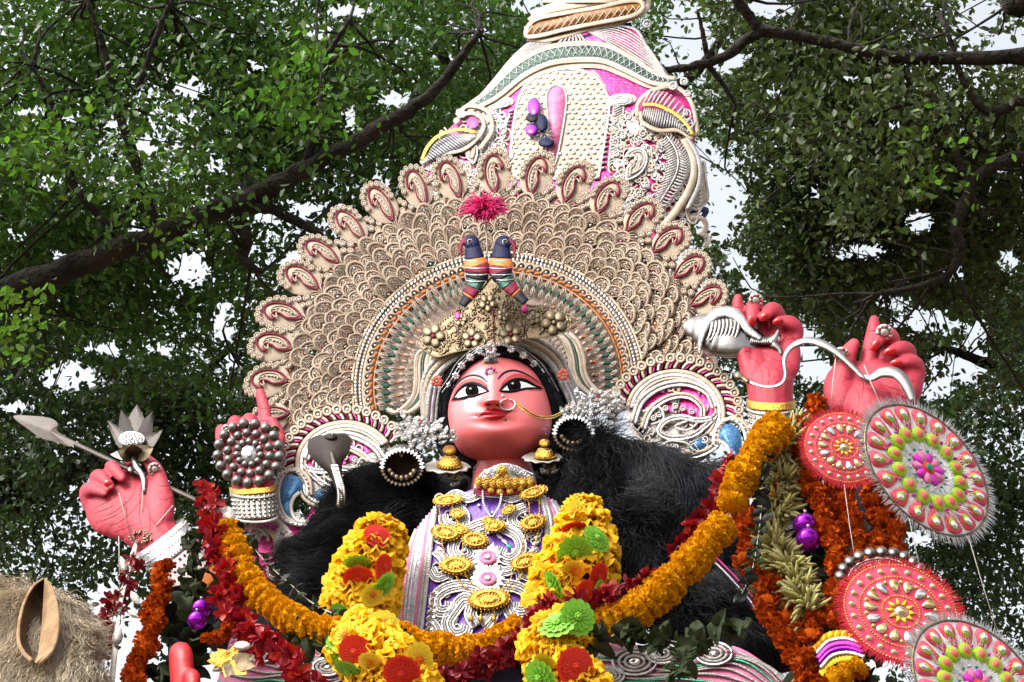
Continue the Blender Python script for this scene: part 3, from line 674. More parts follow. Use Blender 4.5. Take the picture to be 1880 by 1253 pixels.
horn([[(1176, 205), (1180, 225), (1210, 240), (1245, 240), (1272, 256)], [(1170, 215), (1172, 190), (1195, 168), (1240, 160), (1270, 190), (1282, 250)]],
     [(1180, 192), (1205, 193), (1235, 206), (1258, 225), (1273, 248)], [(1184, 198), (1210, 202), (1240, 218), (1264, 244)], [(1180, 216), (1204, 232), (1238, 236), (1266, 250)])
g = G()
for i in range(12):
    t = i/11; p = np.array([1185+t*80, 168+t*62-20*math.sin(t*3)]); g.tube([(p[0]-4, p[1]+24-t*8, 26), (p[0]+4, p[1]+8, 30), (p[0]+12, p[1]-2, 27)], 2.2, 'hatchwhite', 5)
crown.part('horn_plume', g, CRO)
for cx, cy, r_ in ((1236, 158, 9), (1256, 150, 8), (1262, 172, 7), (850, 210, 7), (838, 222, 6), (842, 205, 5), (1188, 44, 9)):
    g = G(); roundel(g, cx, cy, r_, 'hatchwhite', 24); crown.part('roundel', g, CRO)
g = G(); g.dome(868, 225, 11, 10, [(0, 5), (.7, 4), (1, 0)], 'pinkfoil', z=28); crown.part('pink_stud', g, CRO)
# right flank
g = G(); mid = smooth([(1225, 250), (1243, 280), (1243, 315), (1222, 355), (1195, 395)], 30)
for i in range(30):
    wd = 9+15*math.sin(i/29*3.0)
    for s in (-1, 1): g.tube([(*mid[i], 20), (mid[i][0]+s*wd*.6, mid[i][1]+6, 24), (mid[i][0]+s*wd, mid[i][1]+(-2 if s > 0 else 10), 18)], 1.9, 'hatchwhite', 5)
g.tube(p3(mid, 23), 2, 'silverdark', 5); crown.part('feather_flank', g, CRO)
g = G(); pt(g, [(1255, 255), (1272, 290), (1272, 330), (1250, 375), (1215, 420)], 7, 'cream', 18); pt(g, [(1262, 252), (1282, 290), (1284, 335), (1262, 385)], 4, 'hatchwhite', 20); crown.part('flank_rim', g, CRO)
for (cx, cy, sc, ro) in ((1152, 330, 62, .5), (870, 300, 50, -.3)):
    g = G(); P = rotp(smooth(PAIS, 40, True), cx, cy, ro, sc); g.plate(P, 8, 14, 'hatchwhite'); g.tube(p3(P, 15), 2.6, 'silver', 5, True)
    for k in (.72, .45): Q = np.array((cx, cy))*(1-k)+P*k+np.array((math.sin(ro)*sc*.2, -math.cos(ro)*sc*.2)); g.tube(p3(Q, 16), 1.8, 'cream', 5, True)
    crown.part('paisley_panel', g, CRO)
g = G()
for _ in range(90):
    x, y = random.uniform(1128, 1225), random.uniform(235, 400)
    if random.random() < .6: g.tube(p3(spiral(x, y, random.uniform(6, 13), 1.2, random.uniform(0, 6), random.choice((-1, 1)), 14), 10), 1.6, random.choice(['hatchwhite', 'cream']), 5)
    else: roundel(g, x, y, random.uniform(4, 6), 'hatchwhite', 8)
for _ in range(60):
    x, y = random.uniform(800, 930), random.uniform(235, 380); g.tube(p3(spiral(x, y, random.uniform(6, 13), 1.2, random.uniform(0, 6), random.choice((-1, 1)), 14), 8), 1.7, random.choice(['hatchwhite', 'cream']), 5)
for _ in range(680):
    y = random.uniform(208, 420); u = random.uniform(-.97, .97); x = axis(y)+halfw(y)*u
    if 930 < x < 1122: continue
    q = random.random()
    if q < .02: g.plate(rotp([(-.5, 0), (0, -.3), (.5, 0), (0, .3)], x, y, random.uniform(0, 3), random.uniform(12, 22)), -1, 2, 'pinkfoil')
    elif q < .8:
        P = spiral(x, y, random.uniform(8, 15), 1.3, random.uniform(0, 6), random.choice((-1, 1)), 18); g.tube(p3(P, 5), 2.0, random.choice(['hatchwhite', 'cream', 'silver']), 5)
    else: roundel(g, x, y, random.uniform(5, 8), 'hatchwhite', 4)
crown.part('filigree', g, CRO, kind='stuff')
g = G(); sp = smooth([(1262, 400), (1258, 360), (1272, 330), (1292, 296), (1296, 330), (1300, 365), (1286, 385), (1276, 410)], 40, True); g.plate(sp, 0, 7, 'cream'); g.tube(p3(sp, 7), 2.2, 'hatchwhite', 5, True)
for i in range(9):
    y = 325+i*7
    for s in (-1, 1): g.tube([(1283-i*.6, y+6, 8), (1283-i*.6+s*(4+i*.8), y, 9)], 1.3, 'silver', 4)
crown.part('spike_leaf', g, CRO)
g = G(); pt(g, [(1268, 400), (1290, 402), (1296, 420), (1284, 432)], 5, 'cream', 4); pt(g, [(1262, 392), (1296, 385), (1290, 400)], 5, 'navy', 2); pt(g, [(1290, 430), (1300, 440), (1294, 455)], 5, 'cream', 4); crown.part('curl', g, CRO)
# ball ornament tucked into the crown
B1 = on_plane(-.02, None)
orn = Thing('ball_ornament', 'cluster of pink and black baubles with a feather tuft on the pearl arch', 'ornament', CRO([(985, 260, 16)])[0])
for (x, y, rx, ry, k) in ((980, 196, 12, 17, 'violetball'), (975, 238, 12, 11, 'violetball'), (977, 217, 12, 8, 'blackpaint'), (995, 226, 11, 16, 'navy'), (1003, 262, 15, 9, 'navy')):
    g = G(); g.ball((x, y, 26), (rx, ry, 12), k, 14, 10); orn.part('bauble', g, CRO)
g = G()
for _ in range(60):
    a_ = random.uniform(0, 6.28); l = random.uniform(10, 24); g.tube([(1000, 245, 18), (1000+l*.7*math.cos(a_), 248+l*.8*math.sin(a_), 24+random.random()*8)], .7, random.choice(['silver', 'navy', 'hatchwhite']), 3)
orn.part('tuft', g, CRO)

# ================================================================== tiara, peacocks, plume
TIA = on_plane(.25, lambda x, y: 26*np.clip(1-((x-905)/150)**2, 0, 1))
tia = Thing('tiara', 'dull gold embossed tiara with raised flowers above the forehead', 'tiara', TIA([(905, 630, 0)])[0])
outl = [(768, 622), (800, 598), (835, 572), (868, 548), (888, 525), (903, 508), (920, 520), (940, 543), (968, 560), (1005, 562), (1045, 578), (1058, 590), (1040, 606), (1010, 618), (960, 622), (915, 632), (870, 640), (830, 648), (800, 654), (778, 640)]
up_ = smooth([(768, 622), (800, 598), (835, 572), (868, 548), (888, 525), (903, 508), (920, 520), (940, 543), (968, 560), (1005, 562), (1045, 578), (1060, 588)], 50)
lo_ = smooth([(772, 640), (800, 655), (830, 648), (870, 640), (915, 632), (960, 622), (1010, 618), (1040, 606), (1060, 592)], 50)
g = G(); g.grid([[(*(up_[i]*(1-u)+lo_[i]*u), 3) for u in np.linspace(0, 1, 10)] for i in range(50)], 'tiara'); g.grid([[(*(up_[i]*(1-u)+lo_[i]*u), -5) for u in (0, 1)] for i in range(50)], 'tiara')
tia.part('plate', g, TIA)
g = G()
for L_ in (up_, lo_):
    for q in smooth(L_, 90): g.ball((q[0], q[1], 5), 2.0, 'bronze', 6, 4)
for x0, x1 in ((842, 850), (905, 902), (958, 970)):
    for t in np.linspace(0, 1, 16): g.ball((x0+(x1-x0)*t*-.3, 560+t*66, 7), 1.7, 'maroon' if x0 == 905 else 'bronze', 6, 4)
tia.part('bead_edging', g, TIA)
g = G()
for _ in range(170):
    i = random.randrange(3, 47); u = random.uniform(.08, .92); q = up_[i]*(1-u)+lo_[i]*u
    a_ = random.uniform(0, 6.28); g.tube(p3(spiral(q[0], q[1], random.uniform(4, 8), 1.0, a_, random.choice((-1, 1)), 9), 5), 1.4, random.choice(['tiara', 'bronze']), 4)
for _ in range(70):
    i = random.randrange(3, 47); u = random.uniform(.08, .92); q = up_[i]*(1-u)+lo_[i]*u
    g.dome(q[0], q[1], random.uniform(4, 7), 2.6, [(0, 4), (.7, 3), (1, 0)], 'bronze', rot=random.uniform(0, 3.1), z=4, seg=8)
tia.part('embossing', g, TIA, kind='stuff')
def flower5(g, x, y, r, z, kp, kc, n=5, a0=0, w=.42):
    for q in range(n):
        a_ = a0+2*math.pi*q/n; g.dome(x+.58*r*math.cos(a_), y+.58*r*math.sin(a_), .46*r, w*r, [(0, r*.28), (.6, r*.3), (.9, r*.12), (1, 0)], kp, rot=a_, z=z, seg=10)
    g.ball((x, y, z+r*.25), r*.2, kc, 7, 5)
for i, (x, y, r_) in enumerate(((795, 617, 22), (866, 622, 19), (938, 614, 20), (1017, 592, 24), (896, 556, 17), (925, 578, 12), (846, 588, 12), (980, 584, 13))):
    g = G(); flower5(g, x, y, r_, 6, 'bronze', 'maroon' if i < 3 else 'bronze', a0=i)
    for q in range(18): g.ball((x+(r_+3)*math.cos(q*.349), y+(r_+3)*math.sin(q*.349), 6), 1.6, 'bronze', 5, 3)
    tia.part('flower', g, TIA)
for x, y in ((840, 580), (963, 567)):
    g = G(); g.ball((x, y, 8), (6, 8, 5), 'pinkfoil', 9, 6); tia.part('red_stud', g, TIA)
g = G(); g.tube([(945, 548, 9), (968, 622, 9)], 1.0, 'bronze', 4); g.tube([(852, 590, 9), (842, 640, 9)], 1.0, 'bronze', 4); tia.part('wire', g, TIA)
PCK = on_plane(.36)
for s, nm in ((-1, 'on the left of the pair'), (1, '')):
    lab = 'black peacock figure with orange and maroon bands, beak turned %s, above the tiara' % ('to the tower side' if s > 0 else 'to the arrow side')
    lab = ('black and orange banded peacock figure on the tiara with beak towards the conch hand' if s > 0 else 'black and orange banded peacock figure on the tiara with beak towards the arrow hand')
    pk = Thing('peacock_figure', lab, 'figurine', PCK([(900, 560, 0)])[0])
    ax_ = smooth([(868, 450), (872, 480), (876, 500), (868, 530), (848, 562)] if s < 0 else [(922, 446), (920, 480), (920, 500), (935, 525), (966, 556)], 40)
    R = np.interp(np.arange(40), [0, 5, 12, 18, 24, 31, 39], [13, 17, 22, 22, 18, 12, 7])
    # bands as separate rings of the body
    cuts = [(0, 9, 'navy'), (8, 15, 'orangefoil'), (14, 21, 'maroon'), (20, 25, 'blackpaint'), (24, 30, 'greenfoil'), (29, 34, 'maroon'), (33, 35, 'orangefoil'), (34, 40, 'blackpaint')]
    for a_, b_, k in cuts:
        g = G(); g.tube(np.hstack([ax_[a_:b_], np.full((b_-a_, 1), 16.)]), R[a_:b_]*(1.0+.02*(a_ % 3)), k, 14, flat=.8); pk.part('body_band', g, PCK)
    g = G()
    for a_, b_, k in cuts[1:5]: g.tube(np.array([(ax_[a_][0]+R[a_]*1.03*math.cos(t), ax_[a_][1]+3*math.sin(t)+1, 16+R[a_]*.85*math.sin(t)) for t in np.linspace(0, 6.28, 20)]), .9, 'silver', 4)
    pk.part('silver_line', g, PCK)
    g = G(); hx = ax_[0][0]+s*3; g.ball((hx, 445, 18), (16, 13, 13), 'navy', 14, 9); hd = pk.part('head', g, PCK)
    g = G(); g.tube(smooth([(hx+s*8, 442, 22), (hx+s*17, 447, 22), (hx+s*20, 460, 20), (hx+s*17, 472, 18)], 12), np.linspace(6, 1.5, 12), 'maroon', 8); pk.part('beak', g, PCK)
    g = G(); g.dome(hx+s*2, 444, 5, 5, [(0, 3), (.78, 3), (.85, 3.6), (1, 0)], 'silver', z=29, seg=12, keys=['blackpaint', 'blackpaint', 'silver']); pk.part('eye', g, PCK, parent=hd)
pl = Thing('feather_plume', 'fluffy bright pink feather plume standing on a thin stem above the peacocks', 'plume', PCK([(893, 470, 0)])[0])
g = G(); g.tube([(895, 520, 6), (894, 450, 8), (892, 410, 12)], 1.6, 'bronze', 6); pl.part('stem', g, PCK)
g = G(); r = np.random.default_rng(3)
for _ in range(900):
    a_ = r.uniform(0, 6.28); e = r.uniform(.3, 1); L_ = r.uniform(18, 46)*(1.15 if math.sin(a_) < .3 else .75); dx, dy, dz = math.cos(a_)*e*1.1, math.sin(a_)*e*.8, math.sqrt(max(0, 1-e*e))
    c = np.array((890, 382, 16.)); m1 = c+np.array((dx, dy, dz))*L_*.55+r.normal(size=3)*2.0; m2 = c+np.array((dx*1.05, dy+.12, dz))*L_+r.normal(size=3)*3.0
    g.tube(smooth([c, m1, m2], 5), [2.2, 2.0, 1.7, 1.2, .4], 'plumepink', 3, flat=.5)
pl.part('plume', g, PCK)
# ================================================================== the statue: head, face paint, hair
stat = Thing('goddess_statue', 'pink faced seated goddess statue in silver embroidered dress with four raised hands', 'statue', (CX, CY, ALT))
HD = at_depth(912, 752, .16, .25)
FO = np.array([(905, 634), (950, 644), (984, 670), (1003, 705), (1012, 745), (1014, 780), (1005, 810), (980, 836), (945, 850), (910, 853), (875, 848), (848, 835), (832, 811), (824, 780), (821, 750), (827, 712), (845, 676), (872, 648)], float)
HC = np.array((913.0, 756.0))
_o = smooth(FO, 360, True)-HC; _a = np.arctan2(_o[:, 1], _o[:, 0]); _s = np.argsort(_a); _a = _a[_s]; _r = np.hypot(_o[:, 0], _o[:, 1])[_s]
def rout(a): return np.interp(a, _a, _r, period=2*math.pi)
def gs(x, y, cx, cy, sx, sy, rot=0):
    c, n = math.cos(rot), math.sin(rot); u = (x-cx)*c+(y-cy)*n; v = -(x-cx)*n+(y-cy)*c
    return np.exp(-.5*((u/sx)**2+(v/sy)**2))
def facez(x, y):
    x = np.asarray(x, float); y = np.asarray(y, float)
    t = np.clip(np.hypot(x-HC[0], y-HC[1])/rout(np.arctan2(y-HC[1], x-HC[0])), 0, 1)
    z = 92*np.sqrt(np.clip(1-t**2.5, 0, 1))
    k_ = 12*np.log1p(np.exp((y-798)/12)); z = z + .42*(y-745) - .85*k_
    z = z + 9*gs(x, y, 911, 792, 24, 12) - 5*gs(x, y, 910, 776, 26, 5)          # chin, hollow under the lip
    z = z + 5*gs(x, y, 851, 770, 24, 26) + 5*gs(x, y, 972, 764, 26, 26)         # cheeks
    z = z - 7*gs(x, y, 863, 713, 26, 9, -.25) - 7*gs(x, y, 949, 703, 28, 9, .05)
    z = z + 5*gs(x, y, 864, 716, 20, 9, -.25) + 5*gs(x, y, 945, 707, 22, 9)
    s = np.clip((y-688)/46, 0, 1); wd = 6.5+5.5*s; cx = 907-1.5*s               # nose
    z = z + (4+25*s**1.5)*np.exp(-.5*((x-cx)/wd)**2)*np.where(y < 735, np.clip((y-676)/14, 0, 1), np.exp(-.5*((y-735)/4.6)**2))
    z = z + 9*gs(x, y, 891.5, 739, 5.5, 5) + 9*gs(x, y, 920, 741, 5.5, 5)
    z = z + 6*gs(x, y, 900, 757, 17, 3.6, .02) + 7*gs(x, y, 908, 765, 17, 4, -.12) - 3.5*gs(x, y, 905, 761, 20, 1.3, -.1)
    return z
g = G(); na, nr = 220, 80; V = []; tt = np.linspace(0, 1, nr)**.8
an = np.linspace(-math.pi, math.pi, na, endpoint=False); R = rout(an)
for t in tt[1:]:
    x = HC[0]+t*R*np.cos(an); y = HC[1]+t*R*np.sin(an); V.append(np.stack([x, y, facez(x, y)], 1))
for k in range(1, 16):                            # round back of the head
    c, n = math.cos(k/16*math.pi/2), math.sin(k/16*math.pi/2); z0 = facez(HC[0]+R*np.cos(an), HC[1]+R*np.sin(an))
    V.append(np.stack([HC[0]+c*R*np.cos(an), HC[1]+c*R*np.sin(an), z0*c-95*n], 1))
V = np.array(V); m = len(V)
F = [(i*na+q, (i+1)*na+q, (i+1)*na+(q+1) % na, i*na+(q+1) % na) for i in range(m-1) for q in range(na)]
VV = np.vstack([V.reshape(-1, 3), [(HC[0], HC[1], float(facez(HC[0], HC[1])))], [(HC[0], HC[1], -96)]])
e = len(VV)-2
F += [(e, q, (q+1) % na) for q in range(na)] + [(e+1, (m-1)*na+(q+1) % na, (m-1)*na+q) for q in range(na)]
g.add(VV, F, 'skin')
# neck runs up into the head
NP = smooth([(925, 915, -10), (925, 885, -2), (922, 860, -2), (918, 820, -8)], 14); g.tube(NP, np.linspace(64, 50, 14), 'skin', 28)
head = stat.part('head', g, HD)
def conf(g, up, lo, key, n=40, m=8, lift=1.0):
    a_, b_ = smooth(up, n), smooth(lo, n); A = np.zeros((m, n, 3))
    for i, u in enumerate(np.linspace(0, 1, m)):
        q = a_*(1-u)+b_*u; A[i, :, :2] = q; A[i, :, 2] = facez(q[:, 0], q[:, 1])+lift
    g.grid(A, key)
def line(g, pts, r, key, n=36, lift=.4):
    q = smooth(pts, n); r = np.interp(np.linspace(0, 1, n), np.linspace(0, 1, len(r)), r) if np.ndim(r) else np.full(n, r)
    g.tube(np.column_stack([q, facez(q[:, 0], q[:, 1])+lift]), r, key, 6, flat=.35)
eyes = [dict(up=[(831, 735), (841, 720), (852, 710), (866, 705), (880, 708), (891, 714), (897, 719)], lo=[(831, 735), (846, 732), (858, 729.5), (870, 727.5), (882, 724), (891, 721), (897, 719)],
             sh=[(829, 733), (838, 712), (852, 699), (868, 694), (884, 698), (893, 706), (895, 712)], ir=(866.5, 717.5), brow=[(828, 726), (836, 710), (850, 696), (866, 690), (882, 692), (894, 701)], bw=[.6, 1.5, 2.3, 2.6, 2.4, 1.2], hat=-1),
        dict(up=[(917, 718), (925, 710), (936, 702), (949, 698), (964, 700), (978, 707), (994, 714)], lo=[(917, 718), (927, 719.5), (940, 719), (953, 716.5), (966, 714), (980, 713), (994, 714)],
             sh=[(918, 710), (925, 699), (936, 690), (950, 686), (966, 689), (981, 697), (995, 710)], ir=(944, 708), brow=[(914, 696), (924, 686), (940, 681), (957, 684), (976, 693), (996, 708)], bw=[1.2, 2.4, 2.6, 2.4, 1.6, .6], hat=1)]
for E_ in eyes:
    g = G(); conf(g, E_['sh'], E_['up'], 'shadow_paint', 40, 6, .5); sh = stat.part('eye_shadow', g, HD, parent=head)
    g = G(); conf(g, E_['up'], E_['lo'], 'eyewhite', 44, 10, .9); stat.part('eye', g, HD, parent=head)
    x, y = E_['ir']
    g = G()
    for (r_, k, l) in ((12.6, 'iris', 1.8), (9.6, 'irisring', 3.0), (6.6, 'iris', 4.4)):
        V = [(x, y)]+[(x+r_*math.cos(a_), y+r_*.95*math.sin(a_)) for a_ in np.linspace(0, 2*math.pi, 28, endpoint=False)]; V = np.array(V)
        g.add(np.column_stack([V, facez(V[:, 0], V[:, 1])+l]), [(0, 1+q, 1+(q+1) % 28) for q in range(28)], k)
    g.ball((x-2.5, y-3.5, float(facez(x, y))+5), (2.2, 2.0, .6), 'eyewhite', 8, 4); stat.part('iris', g, HD, parent=head)  # small white ball is a painted glint on the iris
    g = G(); n = len(E_['up']); line(g, E_['up'], [1.4, 3.6, 4.6, 4.4, 4.2, 3.2, 1.4] if E_['hat'] < 0 else [1.4, 3.2, 4.2, 4.4, 4.6, 3.6, 1.2], 'blackpaint', 40, 1.8)
    line(g, E_['lo'], [1.4, 2.6, 2.8, 2.5, 2.3, 1.8, 1.2], 'blackpaint', 40, 1.6)
    tip = E_['up'][0] if E_['hat'] < 0 else E_['up'][-1]; d = E_['hat']
    line(g, [(tip[0]-d*8, tip[1]-4), (tip[0], tip[1]-1), (tip[0]+d*4, tip[1]+(4 if d < 0 else 1))], [2.4, 1.4, .3], 'blackpaint', 10, 1.7)
    for q in range(7): line(g, [(tip[0]-d*(3+q*4), tip[1]+1+q*.1*(3 if d < 0 else -1)-(q*.9 if d < 0 else 0)), (tip[0]-d*(q*3.4)+d*2, tip[1]+4.5-(q*.8 if d < 0 else 0))], [.55, .2], 'blackpaint', 5, 1.2)
    stat.part('eyeliner', g, HD, parent=head)
    g = G(); line(g, E_['brow'], E_['bw'], 'browblue', 40, 1.0)
    a_, b_ = smooth(E_['sh'], 40), smooth(E_['up'], 40)
    for i in range(4, 36): line(g, [a_[i]*.95+b_[i]*.05, a_[i]*.45+b_[i]*.55], [.45, .25], 'maroon', 4, .8)
    stat.part('eyebrow', g, HD, parent=head)
g = G()
conf(g, [(878, 765), (886, 757), (895, 749.5), (901, 752), (907, 749.5), (918, 752), (930, 754.5), (940, 753)], [(878, 765.5), (888, 762), (897, 761), (905, 761), (914, 761), (922, 760), (931, 757), (939, 755.5)], 'lip', 40, 5, .6)
conf(g, [(880, 765.4), (888, 762), (897, 761.4), (905, 761.4), (914, 761.4), (922, 760), (930, 757.5), (936, 756.5)], [(880, 765.6), (890, 768.5), (899, 771.5), (907, 772.5), (916, 771), (924, 767), (931, 761.5), (936, 757)], 'lip', 40, 5, .6)
line(g, [(874, 762), (879, 766), (890, 762.3), (900, 761.4), (914, 761.3), (926, 759), (937, 755.5), (941, 753.5)], [.7, 1.3, .9, .8, .8, .7, .7, .3], 'crease', 40, .7); stat.part('lips', g, HD, parent=head)
g = G(); conf(g, [(889, 742), (896, 741), (902, 742)], [(889, 744), (896, 746), (902, 744)], 'crease', 12, 4, .5); conf(g, [(910, 743), (916, 742), (921, 743)], [(910, 745), (916, 747), (921, 745)], 'crease', 12, 4, .5); stat.part('nostril', g, HD, parent=head)
g = G(); g.ball((928, 771.5, float(facez(928, 771.5))), (2, 2, .9), 'blackpaint', 8, 4); stat.part('beauty_mark', g, HD, parent=head)
g = G()
line(g, [(1003, 784), (1007, 788), (1003, 793), (1008, 797)], .7, 'maroon', 14); line(g, [(1007, 798), (998, 806), (996, 816), (1000, 822), (1003, 817)], .7, 'maroon', 18)
line(g, [(838, 822), (846, 824), (850, 834), (844, 840)], .7, 'maroon', 14); line(g, [(936, 655), (942, 660), (950, 662), (955, 658)], .6, 'maroon', 12); stat.part('painted_curls', g, HD, parent=head)
# forehead marks
g = G(); g.dome(901, 667, 15, 9, [(0, 1.6), (.7, 1.6), (1, 0)], 'gold', z=float(facez(901, 667)), seg=22); g.dome(901, 663, 13.5, 8, [(0, 3), (.8, 2.6), (1, 1)], 'silverdark', z=float(facez(901, 664))+4, seg=22)
g.tube(p3(spiral(902, 662, 5, 1.2, 0, 1, 14, sy=.8), float(facez(901, 664))+7.5), .9, 'blackpaint', 5); stat.part('forehead_mark', g, HD, parent=head)
z0 = float(facez(901, 685)); g = G()
for q in range(8): g.ball((901+8.5*math.cos(q*.785), 684.5+8*math.sin(q*.785), z0+.5), (3.4, 3.2, 1.8), 'purple', 8, 4); g.ball((901+8.5*math.cos(q*.785), 684.5+8*math.sin(q*.785), z0+2), 1.5, 'salmon', 6, 4)
for q in range(7): g.ball((901+3*math.cos(q*.9), 684+3*math.sin(q*.9), z0+2.5), 1.7, 'pearl', 7, 4)
stat.part('forehead_jewel', g, HD, parent=head)

# hair close round the face
def hairband(g, inner, outer, key, zi, zo, n=50, m=7, bulge=14):
    a_, b_ = smooth(inner, n), smooth(outer, n); A = np.zeros((m, n, 3))
    for i, u in enumerate(np.linspace(0, 1, m)):
        q = a_*(1-u)+b_*u; A[i, :, :2] = q; A[i, :, 2] = zi*(1-u)+zo*u+bulge*math.sin(u*math.pi)
    g.grid(A, key)
g = G()
IN = [(882, 850), (846, 842), (833, 815), (826, 780), (822, 750), (829, 712), (846, 678), (873, 655), (900, 648), (930, 650), (962, 658), (986, 678), (1002, 706), (1012, 745), (1015, 785), (1006, 812), (988, 838), (978, 850)]
OU = [(850, 880), (812, 842), (802, 806), (798, 770), (800, 730), (811, 696), (832, 664), (864, 643), (897, 636), (932, 637), (972, 645), (1000, 666), (1020, 696), (1036, 730), (1044, 770), (1030, 812), (1012, 842), (1000, 880)]
hairband(g, [(p[0]*.9+HC[0]*.1, p[1]*.9+HC[1]*.1) for p in IN], OU, 'hair', 14, -18, 70, 9, 26)
_bk = on_plane(.0)
for q in range(1): g.ball((915, 770, -60), (118, 120, 55), 'hair', 24, 14)
hr = stat.part('head_hair', g, HD)
g = G(); r = np.random.default_rng(5); a_, b_ = smooth(IN, 200), smooth(OU, 200)
for i in range(200):
    for _ in range(7):
        u = r.uniform(.4, 1.05); j = min(199, max(0, i+int(r.normal()*2))); k = 1 if j < 100 else -1
        p = a_[j]*(1-u)+b_[j]*u; j2 = min(199, max(0, j-k*9)); q = a_[j2]*(1-u)+b_[j2]*u+r.normal(size=2)*2.5
        z = -4-14*u+26*math.sin(u*math.pi)
        g.tube([(*p, z+1), (*((p+q)/2+r.normal(size=2)*1.5), z+3+r.random()*3), (*q, z+1)], [.7, .8, .3], 'strand', 3)
stat.part('hair_strands', g, HD, parent=hr, kind='stuff')
# padded silver turban edge and the S scrolls beside it
for nm, P in (('turban_edge', [(788, 780), (786, 740), (794, 704), (808, 684), (830, 664), (862, 645), (890, 637)]), ('turban_edge', [(930, 634), (962, 638), (992, 652), (1014, 672), (1030, 700), (1046, 735), (1060, 760)])):
    for k, (dx, dy, r_, key, z) in enumerate(((0, 0, 6, 'hatchwhite', -6), (0, -9, 6, 'cream', -14), (0, -17, 5, 'hatchwhite', -22))):
        g = G(); s = -1 if P[0][0] < 900 else 1
        Q = smooth([(x+s*k*7*(1-abs(i-3)/9), y+dy*(.35 if i in (0, 6) else 1)) for i, (x, y) in enumerate(P)], 40); g.tube(p3(Q, z), r_, key, 8)
        for q in Q[::2]: g.ball((q[0], q[1], z+r_), 1.6, 'pearl', 6, 4)
        stat.part(nm, g, HD)
SCR = at_depth(912, 700, .06, .8)
for nm, P in (('side_scroll', [(800, 640), (782, 648), (776, 668), (776, 700), (772, 725), (758, 745), (738, 758), (722, 752)]), ('side_scroll', [(1032, 612), (1048, 628), (1058, 655), (1062, 685), (1074, 708), (1096, 724), (1112, 718)])):
    g = G(); Q = smooth(P, 50)
    for dx in (-12, 12): g.tube(p3(Q+(dx, 0), 14), 4.5, 'cream', 8)
    for dx in (-6, 6): g.tube(p3(Q+(dx, 0), 14), 3.2, 'fancream', 8)
    g.tube(p3(Q, 14), 2.6, 'greenfoil', 6)
    for dx in (-14, 9):
        for q in Q[::1]: g.ball((q[0]+dx, q[1], 19), 1.3, 'pale', 5, 3)
    stat.part(nm, g, SCR)
for x, y in ((802, 700), (1034, 688)):
    g = G(); flower5(g, x, y, 11, 26, 'salmon', 'pearl', 7); stat.part('rosette', g, HD)
for P in ([(800, 710), (795, 740), (792, 778)], [(1036, 700), (1050, 730), (1062, 768)]):
    g = G()
    for dx in (-8, 0, 8): g.tube(p3(smooth(np.array(P)+(dx, 0), 20), 6), 4, 'hatchwhite' if dx else 'lilac', 7)
    stat.part('turban_ribbon', g, HD)
# jewelled chains laid on the hair
ch = Thing('hair_chain', 'silver flower chain laid over the black hair above the forehead', 'jewellery', HD([(900, 645, 30)])[0])
def beadrow(g, P, r_, key, z, n, f=None):
    for q in smooth(P, n): g.ball((q[0], q[1], z if f is None else f(q)), r_, key, 6, 4)
zz = lambda q: 12+36*math.exp(-((q[0]-905)/70)**2)
for P in ([(898, 636), (872, 650), (848, 672), (832, 700), (815, 724)], [(915, 634), (950, 646), (980, 668), (998, 692), (1015, 722)]):
    g = G()
    for o in (-3, 3): beadrow(g, np.array(P)+(o, -abs(o)), 1.5, 'silver', 0, 46, zz)
    beadrow(g, np.array(P)+(-10 if P[0][0] < 900 else 10, -4), 1.2, 'pearl', 0, 46, zz); ch.part('bead_strand', g, HD)
    for i, q in enumerate(smooth(P, 7)[1:-1]):
        g = G(); flower5(g, q[0], q[1], 7.5, zz(q), 'silver', 'pearl', 7, w=.36); ch.part('silver_flower', g, HD)
g = G(); flower5(g, 901, 642, 11, 44, 'silver', 'salmon', 8)
for i in range(9): beadrow(g, [(885+i*4, 646+3*abs(i-4)*.4), (887+i*3.6, 656-abs(i-4)*.8)], 1.3, 'silver', 46, 5)
ch.part('centre_jewel', g, HD)
# nose ring and its chain
nr_ = Thing('nose_ring', 'pearl nose ring with a gold chain running across the cheek to the ear', 'jewellery', HD([(925, 745, 60)])[0])
g = G()
for t in np.linspace(.15, 5.9, 40):
    x, y = 932+14*math.cos(t-1.4), 743+10*math.sin(t-1.4); g.ball((x, y, float(facez(x, y))+3+4*max(0, math.sin(t-1.4))), 1.7, 'pearl', 7, 4)
g.tube([(932+14*math.cos(t), 743+10*math.sin(t), float(facez(932+14*math.cos(t), 743+10*math.sin(t)))+3) for t in np.linspace(0, 6.28, 30)], .8, 'gold', 4); nr_.part('ring', g, HD)
g = G(); g.ball((923, 727, float(facez(923, 727))+2), 3, 'pearl', 8, 5); nr_.part('stud', g, HD)
g = G()
for q in smooth([(948, 738), (962, 750), (985, 763), (1010, 765), (1030, 757), (1045, 742)], 52):
    zc = float(facez(q[0], q[1]))+2.5 if q[0] < 1000 else float(facez(1000, q[1]))+8; g.ball((q[0], q[1], zc), 1.7, 'gold', 6, 4); g.ball((q[0]-.5, q[1]+4, zc), (1.2, 2, 1.2), 'goldmirror', 6, 4)
nr_.part('chain', g, HD, kind='stuff')
